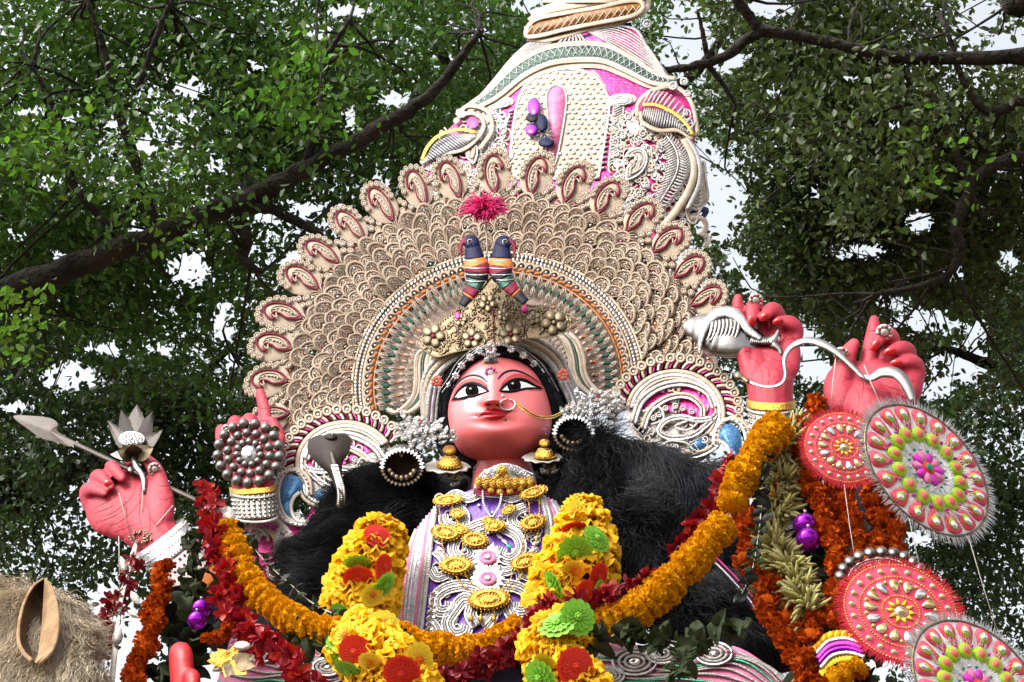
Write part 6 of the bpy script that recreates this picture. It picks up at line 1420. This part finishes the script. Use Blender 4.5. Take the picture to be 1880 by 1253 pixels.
# purple balls
for i, (x, y, r_, w_) in enumerate(((370, 1118, 15, 'upper'), (362, 1140, 15, 'lower'), (1478, 965, 18, 'upper'), (1484, 992, 18, 'lower'))):
    side = 'beside the red garland' if i < 2 else 'among the orange strings'
    g = G(); g.ball((0, 0, 0), r_, 'violetball', 20, 14); f = (GA if i < 2 else GR); c = f([(x, y, 24)])[0]
    t = Thing('purple_ball', '%s shiny purple ball of the pair %s' % (w_, side), 'ball', c); t.part('ball', g, lambda P: c+P*MPP)
    g = G(); g.tube([(0, r_*.96, 0), (0, r_*1.25, 0)], 2.4, 'silver', 8); t.part('cap', g, lambda P: c+(P[:, :1]*RGT+P[:, 1:2]*UPV-P[:, 2:]*FWD)*MPP)

# ================================================================== yellow ruffled cloth garlands with plastic daisies
def daisy(nm, kp, kc, seed, n=13):
    g = G(); r = np.random.default_rng(seed)
    for lay, (R_, h) in enumerate(((1, 0), (.72, .1))):
        for q in range(n):
            a_ = 6.283*(q+.5*lay)/n; w = .24*R_; e = np.array((math.cos(a_), math.sin(a_), 0)); s = np.array((-math.sin(a_), math.cos(a_), 0)); u = np.array((0, 0, 1.))
            g.add([e*.1+u*h, e*.55*R_+s*w+u*(h+.10), e*.93*R_+s*w*.8+u*(h+.02), e*R_*1.02+u*h, e*.93*R_-s*w*.8+u*(h+.02), e*.55*R_-s*w+u*(h+.10), e*.55*R_+u*(h+.02)], [(0, 1, 6), (1, 2, 6), (2, 3, 6), (3, 4, 6), (4, 5, 6), (5, 0, 6)], kp)
    for q in range(8): a_ = q*.785; g.ball((.16*math.cos(a_), .16*math.sin(a_), .16), .1, kc, 6, 4)
    g.ball((0, 0, .16), .16, kc, 8, 5); return g.mesh(nm)
DA = {'red': daisy('red_daisy', 'plasticred', 'plasticred', 1, 18), 'green': daisy('green_daisy', 'plasticgreen', 'plasticgreen', 2), 'yellow': daisy('yellow_daisy', 'plasticyellow', 'plasticorange', 3)}
def ruffle(nm, seed):
    g = G(); r = np.random.default_rng(seed); n = 84; V = []; rings = [(.15, .25), (.5, .22), (.72, .14), (.88, .05), (1.0, -.05), (1.05, -.16)]
    ph = r.uniform(0, 6.28, 4)
    for ri, (q, h) in enumerate(rings):
        for j in range(n):
            a_ = 6.283*j/n; wv = (.8*math.sin(a_*13+ph[0])+.8*math.sin(a_*23+ph[1])+.6*math.sin(a_*5+ph[2]))*.06*(q**3); V.append((q*(1+wv*.5+r.normal()*.035*q**4)*math.cos(a_), q*(1+wv*.5+r.normal()*.035*q**4)*math.sin(a_), h+wv*1.3+r.normal()*.03*q**3))
    g.add(V, [(i*n+j, i*n+(j+1) % n, (i+1)*n+(j+1) % n, (i+1)*n+j) for i in range(5) for j in range(n)], 'yellowcloth'); return g.mesh(nm)
RUF = [ruffle('ruffle', i) for i in range(5)]
YG = on_plane(.30)
def yellow(label, P, rads, dais, step=8, YG=YG):
    Q = resample(np.array([(*p, r_) for p, r_ in zip(P, rads)]), step); W = YG(Q[:, :3]); t = Thing('ruffled_garland', label, 'garland', W[0]); T_ = np.gradient(W, axis=0)
    for i in range(len(Q)):
        for k in (0, 1):
            z = norm(-T_[i]+norm(CAM-W[i])*.35*np.linalg.norm(T_[i])+np.array([random.gauss(0, .16) for _ in range(3)])*np.linalg.norm(T_[i])); x = norm(np.cross(z, (0.3, .2, 1))); y = np.cross(z, x); a_ = random.uniform(0, 6.28); x, y = x*math.cos(a_)+y*math.sin(a_), y*math.cos(a_)-x*math.sin(a_)
            t.inst('ruffle', random.choice(RUF), frame(W[i]+T_[i]*.4*k, x, y, z, Q[i][3]*(1-.12*k)*MPP))
    for (x_, y_, r_, c, tilt, az) in dais:
        j = int(np.argmin(np.hypot(Q[:, 0]-x_, Q[:, 1]-y_))); dd = np.hypot(Q[j, 0]-x_, Q[j, 1]-y_); zz_ = Q[j, 2]+math.sqrt(max(25, (Q[j, 3]*1.16)**2-dd*dd))+14
        p = YG([(x_, y_, zz_)])[0]; n_ = norm(CAM-p); z = norm(n_*math.cos(tilt)+(RGT*math.cos(az)-UPV*math.sin(az))*math.sin(tilt)); x = norm(np.cross(z, UPV)); y = np.cross(z, x)
        t.inst(c+'_daisy', DA[c], frame(p, x, y, z, r_*MPP))
    return t
yellow('yellow ruffled garland with plastic daisies on the cobra side of the breast panel', [(708, 962, 10), (700, 985, 16), (682, 1030, 20), (668, 1075, 20), (660, 1110, 14), (656, 1135, 10)], [32, 44, 52, 58, 60, 52],
  [(692, 984, 22, 'red', .7, -1.2), (657, 1035, 24, 'green', .9, 1.6), (657, 1060, 24, 'red', .7, 1.5), (704, 1040, 20, 'red', .9, .2), (705, 1075, 24, 'green', 1.0, .6), (683, 1092, 20, 'yellow', .6, .5), (622, 1030, 16, 'red', 1.0, 3.1), (620, 1062, 16, 'green', 1.1, 3.1), (612, 1105, 14, 'yellow', .9, 3), (626, 1128, 20, 'green', .8, 2.5)])
yellow('yellow ruffled garland with plastic daisies on the conch side of the breast panel', [(1070, 925, 10), (1070, 960, 16), (1068, 1000, 20), (1060, 1050, 20), (1042, 1100, 16), (1030, 1130, 10)], [28, 42, 54, 62, 62, 56],
  [(1057, 944, 21, 'yellow', .5, 3), (1053, 968, 20, 'red', 1.1, 1.4), (1095, 990, 24, 'green', .9, -.7), (1056, 1014, 28, 'green', .45, 1.2), (1098, 1060, 22, 'red', .9, .3), (1008, 1045, 18, 'red', .9, 3), (1052, 1045, 18, 'yellow', .7, 1.5), (1016, 1075, 24, 'green', 1.1, 2.7), (1076, 1088, 19, 'red', .6, .4), (1100, 1085, 18, 'green', 1.1, .2)])
yellow('yellow ruffled bunch with red daisies below the waist marigolds, cobra side', [(640, 1160, 20), (665, 1185, 24), (695, 1215, 26), (730, 1245, 26), (760, 1285, 20)], [42, 50, 52, 50, 46],
  [(652, 1197, 25, 'red', .4, 2.6), (636, 1168, 23, 'yellow', .5, -2.6), (706, 1147, 24, 'yellow', .6, -1.0), (738, 1235, 27, 'red', .5, 1.8), (768, 1212, 26, 'yellow', .6, 0), (680, 1215, 18, 'yellow', .7, 1.9), (612, 1190, 20, 'green', .9, 3), (640, 1230, 24, 'green', 1.0, 2)], YG=on_plane(.47))
yellow('yellow ruffled bunch with green daisies below the waist marigolds, conch side', [(1062, 1142, 20), (1040, 1165, 26), (1015, 1188, 26), (1010, 1220, 26), (1045, 1250, 20), (1070, 1285, 10)], [36, 44, 46, 42, 44, 46],
  [(1060, 1134, 27, 'green', .5, -.5), (1022, 1147, 27, 'green', 1.0, -1.8), (1056, 1225, 27, 'red', .4, 0), (992, 1245, 26, 'green', .7, 2.6), (975, 1172, 14, 'red', 1, 3), (1000, 1215, 16, 'yellow', .8, 2)], YG=on_plane(.47))

# ================================================================== gold necklace, choker, silver flowers
nk = Thing('gold_necklace', 'long gold necklace of oval medallions over the purple and silver breast panel', 'necklace', CHE([(890, 900, 20)])[0])
def medal(t, fn, x, y, rx, ry, rot, z=16, key='gold', name='medallion'):
    g = G(); g.dome(x, y, rx, ry, [(t_, h_*min(1, ry/14)) for t_, h_ in ((0, 9), (.35, 9), (.42, 6), (.62, 6), (.68, 8.5), (.85, 7), (1, 0))], key, rot=rot, z=z, seg=30); g.dome(x, y, rx, ry, [(0, -1), (1, 0)], key, rot=rot, z=z, seg=30)
    c, n = math.cos(rot), math.sin(rot); k = max(14, int((rx+ry)*.55))
    for q in range(k): a_ = 6.283*q/k; u, v = rx*1.0*math.cos(a_), ry*1.0*math.sin(a_); g.ball((x+u*c-v*n, y+u*n+v*c, z+1.5), 2.6*min(1, ry/13), key, 6, 4)
    for q in range(int(k*.7)): a_ = 6.283*q/int(k*.7); u, v = rx*.53*math.cos(a_), ry*.53*math.sin(a_); g.ball((x+u*c-v*n, y+u*n+v*c, z+6.5*min(1, ry/14)), 1.9*min(1, ry/13), key, 5, 4)
    for q in range(6): a_ = q*1.05; u, v = rx*.22*math.cos(a_), ry*.22*math.sin(a_); g.dome(x+u*c-v*n, y+u*n+v*c, 3.2, 2.2, [(0, 2), (1, 0)], key, rot=a_, z=z+9*min(1, ry/14), seg=7)
    return t.part(name, g, fn)
for m_ in ((822, 918, 27, 10, -.12), (840, 943, 14, 9, .0), (845, 972, 16, 10, .2), (818, 978, 26, 14, .12), (872, 991, 24, 14, .05), (898, 956, 13, 9, .1), (908, 966, 20, 11, -.1), (934, 936, 15, 8, -.35), (980, 904, 26, 11, -.28), (979, 959, 24, 14, -.25), (837, 1038, 30, 16, -.03), (964, 1031, 27, 14, -.35), (898, 1100, 38, 19, -.08)): medal(nk, CHE, *m_)
for P in ([(828, 925), (842, 965), (850, 1000), (846, 1030)], [(806, 926), (808, 960), (812, 1000), (822, 1030)], [(970, 912), (972, 950), (962, 990), (960, 1025)], [(990, 908), (990, 960), (982, 1000), (975, 1026)], [(832, 1050), (850, 1075), (876, 1090)], [(850, 1050), (868, 1072), (890, 1084)], [(940, 1042), (938, 1062), (920, 1084)], [(962, 1046), (948, 1072), (930, 1090)]):
    g = G()
    for q in resample(np.array(P, float), 3.6): g.ball((q[0], q[1], 15), 1.8, 'gold', 6, 4)
    nk.part('chain', g, CHE)
for x in (866, 884, 908):
    g = G(); g.tube([(x, 1114, 16), (x-1, 1130, 16)], 1.2, 'gold', 5); g.tube([(x-1, 1128, 16), (x-2, 1134, 16), (x-2, 1142, 16)], [1, 5, 3], 'gold', 8); nk.part('drop', g, CHE)
for x, y, r_ in ((895, 1022, 26), (895, 1061, 30)):
    t = Thing('silver_flower', 'pink centred silver foil flower %s on the breast panel' % ('just under the neck pendant' if y < 1040 else 'above the largest gold medallion'), 'ornament', CHE([(x, y, 10)])[0])
    for q in range(16):
        a_ = 6.283*q/16; g = G(); P = rotp(LEAFP, x, y, a_, r_); g.add([(*P[i], 12+8*abs(i-4)/4) for i in range(8)]+[(x-(0)*1., y, 16)], [(8, i, (i+1) % 8) for i in range(8)], 'mirror'); t.part('petal', g, CHE)
    g = G(); g.dome(x, y+1, 17, 13, [(0, 3), (.4, 2), (.75, 7), (1, 3)], 'pinkcloth', z=16, seg=20); t.part('pink_cup', g, CHE)
    g = G(); g.dome(x, y, 8, 6, [(0, 5), (.6, 4), (1, 0)], 'silver', z=19, seg=12); t.part('centre', g, CHE)
nc = Thing('choker', 'gold disc choker with silver collar round the neck', 'necklace', HD([(925, 880, 56)])[0])
NEK = at_depth(925, 880, .22, .4)
g = G(); a_, b_ = smooth([(872, 884), (886, 870), (905, 859), (925, 853), (945, 856), (962, 864), (980, 872)], 40), smooth([(868, 908), (890, 912), (915, 914), (940, 912), (965, 906), (984, 896)], 40)
zc = lambda x: 30*math.sqrt(max(0, 1-((x-926)/64)**2))+8
g.grid([[(*(a_[i]*(1-u)+b_[i]*u), zc(a_[i][0])+u*6) for u in np.linspace(0, 1, 6)] for i in range(40)], 'silverdark'); nc.part('collar', g, NEK)
g = G(); g.grid([[(*(a_[i]*(1-u)+b_[i]*u), zc(a_[i][0])+u*6+2) for u in np.linspace(.55, .95, 3)] for i in range(40)], 'maroon'); nc.part('red_band', g, NEK)
for i, x in enumerate(np.linspace(880, 972, 8)):
    medal(nc, NEK, x, 888-abs(i-3.5)*.6, 9-.5*abs(i-3.5), 10, 0, zc(x)+8, name='disc')
for (x, y, r_) in ((922, 864, 9), (914, 875, 5), (930, 875, 5), (902, 900, 6), (918, 903, 6), (936, 902, 6), (955, 897, 6)): medal(nc, NEK, x, y, r_, r_, 0, zc(x)+8, name='disc')
g = G(); g.tube(p3(a_, 30), 2.2, 'silver', 6)
for (x, y) in ((885, 876), (960, 868), (972, 876), (892, 866), (904, 862), (940, 860), (950, 866), (880, 886)): g.tube(p3(spiral(x, y, 6, 1.3, 0, 1, 14), zc(x)+9), 1.4, 'silver', 5)
nc.part('collar_edge', g, NEK)
g = G()
for P in ([(886, 898), (888, 925), (900, 948)], [(922, 895), (918, 925), (905, 948)]):
    for q in resample(np.array(P, float), 4.5): g.ball((q[0], q[1], 22), 2.6, 'pearl', 7, 5)
nc.part('pearl_string', g, CHE)

# ================================================================== fringed discs and the silver crescent on the right
def disc(label, x, y, A_, B_, phi, sgn, kind, off):
    D_ = float(plane_depth(x, y, off)); c = at(x, y, D_); s = D_/FPX
    e1 = norm(RGT*math.cos(phi)-UPV*math.sin(phi)); m_ = norm(-RGT*math.sin(phi)-UPV*math.cos(phi)); ct = B_/A_; e2 = norm(m_*ct+FWD*sgn*math.sqrt(1-ct*ct)); n_ = np.cross(e1, e2); 
    if n_ @ (CAM-c) < 0: n_ = -n_
    f = lambda P: c+(P[:, :1]*e1+P[:, 1:2]*e2+P[:, 2:]*n_)*A_*s
    t = Thing('fringed_disc', label, 'disc', c, 'fringed discs hanging on strings')
    pink = kind == 'pink'; r = np.random.default_rng(int(x))
    g = G(); g.dome(0, 0, 1, 1, [(0, .0), (.97, .0), (1, -.02), (.97, -.04), (0, -.04)], 'discpink' if pink else 'disccream', seg=60); bd = t.part('disc', g, f)
    g = G(); n = 520 if pink else 640
    for i in range(n):
        a_ = 6.283*i/n+r.normal()*.01; L_ = r.uniform(.10, .2); e = np.array((math.cos(a_), math.sin(a_), 0)); q = np.array((-math.sin(a_), math.cos(a_), 0)); z = r.uniform(-.05, .04); b = e*.97; k = e*(.99+L_)+q*r.normal()*.04+np.array((0, 0, z)); g.add([b-q*.012, b+q*.012, k], [(0, 1, 2)], 'fringered' if pink else 'fringegrey')
    t.part('fringe', g, f, parent=bd)
    def beads(R_, n, rr, key, nm='bead_ring'):
        g = G()
        for i in range(n): a_ = 6.283*i/n; g.ball((R_*math.cos(a_), R_*math.sin(a_), .012), rr, key, 6, 4)
        t.part(nm, g, f)
    def gem(R_, a_, rx, ry, key, ring_='pale', nm='gem', h=.05):
        g = G(); g.dome(R_*math.cos(a_), R_*math.sin(a_), rx, ry, [(0, h), (.7, h*.8), (.78, h*.5), (1, .005)], key, rot=a_, seg=14, keys=[key, key, ring_]); t.part(nm, g, f)
    if pink:
        beads(.955, 110, .016, 'goldtrim'); beads(.70, 84, .016, 'goldtrim'); beads(.32, 44, .016, 'goldtrim')
        for i in range(22): gem(.83, 6.283*i/22, .055, .055, 'goldmirror')
        for i in range(14):
            a_ = 6.283*i/14; g = G(); P = rotp([(-.5, 0), (-.2, -.36), (.2, -.36), (.5, 0), (.2, .36), (-.2, .36)], .51*math.cos(a_), .51*math.sin(a_), a_, .2); P2 = rotp(smooth([(-.55, 0), (.1, -.34), (.5, -.2), (.5, .2), (.1, .34)], 20, True), .51*math.cos(a_), .51*math.sin(a_), a_, .2)
            g.plate(P2, .004, .045, 'goldmirror' if i % 3 else 'mirror'); g.tube(p3(P2, .03), .012, 'pale', 4, True); t.part('teardrop_gem', g, f)
            gem(.6, a_+.22, .035, .035, 'goldmirror', 'lime', 'small_gem')
        for i in range(10):
            a_ = 6.283*i/10; g = G(); g.plate(rotp([(-.5, -.3), (.5, 0), (-.5, .3)], .2*math.cos(a_), .2*math.sin(a_), a_, .13), .004, .03, 'plasticyellow'); t.part('yellow_point', g, f)
        g = G(); g.dome(0, 0, .12, .12, [(0, .07), (.5, .06), (.55, .03), (1, .005)], 'goldmirror', seg=18, keys=['goldmirror', 'goldmirror', 'pale']); t.part('centre_gem', g, f)
    else:
        g = G(); g.tube([(1.0*math.cos(a_), 1.0*math.sin(a_), 0) for a_ in np.linspace(0, 6.283, 60)], .018, 'bronze', 6); t.part('rim', g, f)
        for i in range(18):
            a_ = 6.283*i/18; g = G(); P = rotp(smooth([(-.9, 0), (-.2, -.42), (.45, -.5), (.62, 0), (.45, .5), (-.2, .42)], 24, True), .82*math.cos(a_), .82*math.sin(a_), a_, .24); g.plate(P, .002, .02, 'discpink')
            g.plate(rotp(smooth([(-.4, 0), (0, -.28), (.4, 0), (0, .28)], 16, True), .83*math.cos(a_), .83*math.sin(a_), a_, .24), .02, .034, 'lime'); g.dome(.85*math.cos(a_), .85*math.sin(a_), .06, .045, [(0, .03), (.7, .025), (1, 0)], 'mirror', rot=a_, z=.034, seg=10); t.part('red_petal', g, f)
        g = G()
        for i in range(420):
            a_ = r.uniform(0, 6.283); R_ = r.uniform(.60, .70); e = np.array((math.cos(a_), math.sin(a_), 0)); q = np.array((-math.sin(a_), math.cos(a_), 0)); g.add([e*R_-q*.008+(0, 0, .01), e*R_+q*.008+(0, 0, .01), e*(R_+r.uniform(.05, .12))+q*r.normal()*.03+(0, 0, r.uniform(.02, .07))], [(0, 1, 2)], 'tinselwhite')
            R_ = r.uniform(.28, .36); g.add([e*R_-q*.008+(0, 0, .01), e*R_+q*.008+(0, 0, .01), e*(R_+r.uniform(.04, .1))+q*r.normal()*.03+(0, 0, r.uniform(.02, .06))], [(0, 1, 2)], 'tinselwhite')
        t.part('tinsel', g, f, parent=bd)
        for i in range(14):
            a_ = 6.283*i/14; X, Y = .53*math.cos(a_), .53*math.sin(a_)
            g = G(); g.dome(X, Y, .125, .115, [(0, .05), (.85, .05), (1, .004)], 'lime', rot=a_, seg=18); pt_ = t.part('lime_roundel', g, f)
            g = G(); g.dome(X, Y, .07, .06, [(0, .085), (.6, .08), (1, .05)], 'salmon', rot=a_, seg=14); t.part('salmon_stud', g, f, parent=pt_)
            g = G(); a2 = a_+.22; g.ball((.62*math.cos(a2), .62*math.sin(a2), .02), .025, 'magenta', 8, 5); t.part('magenta_bead', g, f)
        g = G()
        for i in range(16): a_ = 6.283*i/16; g.ball((.30*math.cos(a_), .30*math.sin(a_), .02), .022, 'emerald' if i % 2 else 'lilac', 6, 4)
        t.part('bead_ring', g, f)
        for i in range(10):
            a_ = 6.283*i/10; g = G(); g.plate(rotp(smooth([(-.5, -.2), (.2, -.34), (.55, 0), (.2, .34), (-.5, .2)], 14, True), .17*math.cos(a_), .17*math.sin(a_), a_, .17), .01, .04, 'magenta' if i % 2 else 'pinkcloth'); t.part('magenta_petal', g, f)
        g = G(); g.dome(0, 0, .13, .13, [(0, .07), (.45, .06), (.5, .05), (1, .03)], 'plasticred', seg=16, keys=['emerald', 'plasticred', 'plasticred']); t.part('centre', g, f)
    return t
disc('pink disc with gold mirrors and red fringe half hidden by a paler disc', 1550, 822, 76, 64, .12, -1, 'pink', .48)
disc('white and lime disc with silver tinsel fringe hanging below the bow hand', 1702, 862, 140, 94, .72, -1, 'white', .56)
disc('pink disc with gold mirrors and red fringe under the silver crescent', 1654, 1124, 110, 82, .16, -1, 'pink', .52)
disc('white and lime disc with tinsel fringe overlapping the large pink disc', 1796, 1262, 140, 96, .6, -1, 'white', .60)
CRS = on_plane(.46)
cs = Thing('silver_crescent', 'embossed silver crescent ornament with a row of balls above the large pink disc', 'ornament', CRS([(1615, 1030, 0)])[0])
def arc(R_, k=.62): return [(1618+R_*math.cos(a_), 1062-R_*k*math.sin(a_)) for a_ in np.linspace(.05, 3.1, 30)]
g = G(); a_, b_ = np.array(arc(66)), np.array(arc(22)); g.grid([[(*(a_[i]*(1-u)+b_[i]*u), 4*math.sin(u*9)) for u in np.linspace(0, 1, 8)] for i in range(30)], 'silverdark'); cs.part('plate', g, CRS)
for R_ in (60, 44, 30):
    g = G(); g.tube(p3(arc(R_), 6), 3, 'steel', 7); cs.part('ridge', g, CRS)
for i in range(11):
    a_ = .12+i*.29; g = G(); g.ball((1618+76*math.cos(a_), 1062-76*.66*math.sin(a_), 8), (11, 9, 9), 'steel', 12, 8); cs.part('ball', g, CRS)
g = G()
for i in range(40): a_ = .1+i*.075; g.tube(p3(spiral(1618+52*math.cos(a_), 1062-33*math.sin(a_), 4.5, 1.1, a_, 1, 10), 6), 1.2, 'steel', 4)
cs.part('embossing', g, CRS)
# bangle at the lower right
bg_ = Thing('purple_bangle', 'purple bangle with yellow petals and bead rows under the orange loop', 'bangle', GR([(1535, 1190, 10)])[0])
g = G(); P = smooth([(1498, 1200), (1520, 1178), (1550, 1172), (1580, 1180)], 30)
for k, (o, key, w_) in enumerate(((0, 'silver', 4), (9, 'magenta', 5), (17, 'violetball', 5), (26, 'silver', 4))):
    g = G(); g.tube(p3(P+(o*.3, o), 24), w_, key, 8); bg_.part('band', g, GR)
g = G()
for i in range(14): q = P[i*2]; g.dome(q[0]-4, q[1]-9, 8, 5, [(0, 4), (1, 0)], 'marigold' if i % 2 else 'plasticyellow', rot=-1.0, z=24, seg=8); g.dome(q[0]+10, q[1]+36, 7, 4, [(0, 4), (1, 0)], 'plasticyellow', rot=1, z=22, seg=8)
bg_.part('petal_edge', g, GR, kind='stuff')
garland('marigold_cluster', 'small yellow marigold cluster under the purple bangle', 'flowers', GR, [(1530, 1245, 14), (1555, 1232, 14), (1580, 1222, 14)], 12, 15, MARI+[ORAN[0]], 'marigold', 2, 5)
garland('marigold_cluster', 'loose orange yellow petals under the pale tuberose sprays', 'flowers', GR, [(1405, 915, 16), (1425, 908, 16), (1410, 860, 14)], 14, 12, MARI[:1]+ORAN[:1], 'marigold', 2, 5)
garland('marigold_cluster', 'yellow petals round a mirror beside the red garland of the arrow arm', 'flowers', GA, [(432, 1105, 10), (450, 1110, 10), (458, 1130, 10)], 11, 13, MARI, 'marigold', 2, 4)
# white card and gold crumpled flowers by the red fingers, white pendant
g = G(); g.plate(smooth([(396, 936), (420, 930), (432, 945), (428, 964), (410, 960), (398, 950)], 24, True), 18, 24, 'pale'); single('white_card', g, GA, 'pale cream card tucked above the yellow marigolds at the arrow end', 'card')
t = Thing('gold_foil_flower', 'crumpled gold foil flower beside the red finger tips', 'ornament', LF([(430, 1220, 10)])[0]); r = np.random.default_rng(8)
for i in range(12):
    a_ = 6.283*i/12+r.normal()*.2; g = G(); A_ = petal((425, 1215, 8), (425+46*math.cos(a_), 1215+30*math.sin(a_), 8+r.uniform(0, 36)), r.uniform(10, 17), r.uniform(-8, 8), n=7); A_[:, :, 2] += r.normal(size=A_.shape[:2])*1.5; g.grid(A_, random.choice(['bronze', 'gold', 'tiara'])); t.part('petal', g, LF)
g = G(); g.ball((445, 1186, 20), (16, 9, 10), 'pale', 12, 8); t.part('bud', g, LF)
pd = Thing('white_pendant', 'long white leafy pendant hanging on threads from the arrow hand', 'pendant', HL([(262, 980, 40)])[0])
g = G()
for i in range(46): a_ = r.uniform(0, 6.28); R_ = math.sqrt(r.random()); g.ball((258+24*R_*math.cos(a_)*.9+8*R_*math.sin(a_), 985+12*R_*math.sin(a_)-6*R_*math.cos(a_), 44+r.random()*4), 2.6, 'bronze', 6, 4)
pd.part('bead_cluster', g, HL)
P = smooth([(250, 995, 40), (244, 1020, 40), (232, 1060, 40), (222, 1100, 40), (215, 1150, 40), (210, 1200, 40), (204, 1262, 40)], 40); g = G(); g.tube(P, np.interp(np.arange(40), [0, 6, 20, 39], [3, 6, 5, 6]), 'pale', 7, flat=.4); pd.part('ribbon', g, HL)
for (x, y, a_, L_) in ((232, 1045, -.3, 34), (240, 1075, 2.6, 30), (222, 1120, -.5, 34), (234, 1110, 2.2, 26), (212, 1180, .2, 40)):
    g = G(); Q = rotp(LEAFP, x, y+10, a_, L_); g.plate(Q, 42, 44, 'pale'); pd.part('leaf', g, HL)
for (x, y) in ((216, 1100), (210, 1130)):
    g = G()
    for i in range(16): g.ball((x+r.normal()*6, y+r.normal()*14, 40+r.random()*6), 2.4, 'bronze', 6, 4)
    pd.part('bead_tassel', g, HL)
g = G()
for a_, b_ in (((218, 905), (240, 985)), ((262, 900), (258, 978)), ((318, 928), (272, 982)), ((218, 985), (220, 1095))): g.tube([(*a_, 46), (*b_, 46)], .8, 'string', 4)
pd.part('thread', g, HL)
# strings of the hanging discs
for i, (a_, b_, w_) in enumerate((((1534, 660), (1526, 745), 'from the thumb ring down to the upper pink disc'), ((1586, 670), (1618, 745), 'from the bow grip down to the lime disc'), ((1550, 890), (1572, 1040), 'running down beside the silver crescent'), ((1665, 930), (1690, 1045), 'running down past the crescent to the large pink disc'), ((1775, 975), (1828, 1150), 'running down from the lime disc over the trees'))):
    g = G(); g.tube([(*a_, 60), ((a_[0]+b_[0])/2-1, (a_[1]+b_[1])/2, 60), (*b_, 60)], .9, 'string', 4); single('string', g, on_plane(.34), 'thin pale string ' + w_, 'string')

# ================================================================== lion mount
LI = on_plane(.5)
lion = Thing('lion_figure', 'sandy haired lion figure with one upright brown ear beside the altar', 'lion', (LI([(60, 1300, 0)])[0][0], LI([(60, 1300, 0)])[0][1], ALT))
g = G(); g.ball((40, 1190, -20), (118, 118, 90), 'fur', 22, 14); g.ball((-10, 1150, -10), (110, 80, 80), 'fur', 20, 12); g.ball((100, 1230, -10), (78, 100, 76), 'fur', 20, 12); g.ball((40, 1330, -20), (160, 140, 120), 'fur', 20, 12)
V = LI(np.vstack(g.v)); hc = V.mean(0)
g2 = G(); g2.v = [V]; g2.n = len(V); g2.f = g.f; g2.m = g.m; g2.keys = g.keys
x0, y0 = hc[0], hc[1]
g2.ball((x0+.15, y0+.55, ALT+1.05), (.42, .85, .42), 'fur', 18, 12)
for sx in (-.22, .42):
    for sy in (.0, 1.15):
        chain(g2, [(x0+sx, y0+sy, ALT+.95, .2), (x0+sx, y0+sy+(.08 if sy else -.02), ALT+.5, .13), (x0+sx, y0+sy, ALT+.18, .1), (x0+sx, y0+sy-.06, ALT+.08, .11)], 'fur')
chain(g2, [(x0, y0, hc[2]-.15, .17), (x0+.02, y0+.08, ALT+1.7, .2), (x0+.05, y0+.15, ALT+1.35, .3), (x0+.1, y0+.3, ALT+1.1, .36)], 'fur')
me = remeshed(g2.mesh('body'), .025, 5, 'fur'); lb = lion.part('body', rel(me, lion.a))
hz = hc[2]-.45
m = fur(me, 30000, .08, lambda P: np.stack([(P[:, 0]-hc[0])*1.2+.15, P[:, 1]*0-.2, -.9+0*P[:, 0]], 1), .0013, 'furstrand', 90, curl=.35, lift=.10, jit=.06, anchor=lion.a, sel=lambda c: c[:, 2] > hz); lion.part('mane', m, parent=lb, kind='stuff')
L_ = smooth([(80, 1062), (60, 1078), (44, 1108), (35, 1145), (34, 1178), (44, 1200), (58, 1214)], 30); R_ = smooth([(82, 1062), (95, 1080), (104, 1112), (106, 1150), (100, 1182), (88, 1202), (68, 1218)], 30)
def eargrid(front, dep, thick): return [[(*(L_[i]*(1-u)+R_[i]*u), front-dep*math.sin(min(1, u*1.25)*math.pi*.8)*math.sin(i/29*2.9+.1)**.5) for u in np.linspace(0, 1, 14)] for i in range(30)]
g = G(); g.grid(eargrid(112, 52, 0), 'earinside'); ear = lion.part('ear', g, LI)
g = G(); g.grid(eargrid(104, 66, 0), 'earskin'); g.tube(p3(L_, 110), np.linspace(2, 5, 30), 'earskin', 7); lion.part('ear_back', g, LI, parent=ear)
g = G(); g.grid([[(*(R_[i]*(1-u)+(R_[i]*.58+L_[i]*.42)*u), 113+9*math.sin(u*3)-u*34*math.sin(i/29*3)) for u in np.linspace(0, 1, 7)] for i in range(30)], 'earskin'); g.tube(p3(R_, 110), np.linspace(2, 6, 30), 'earskin', 8); lion.part('ear_rim', g, LI, parent=ear)
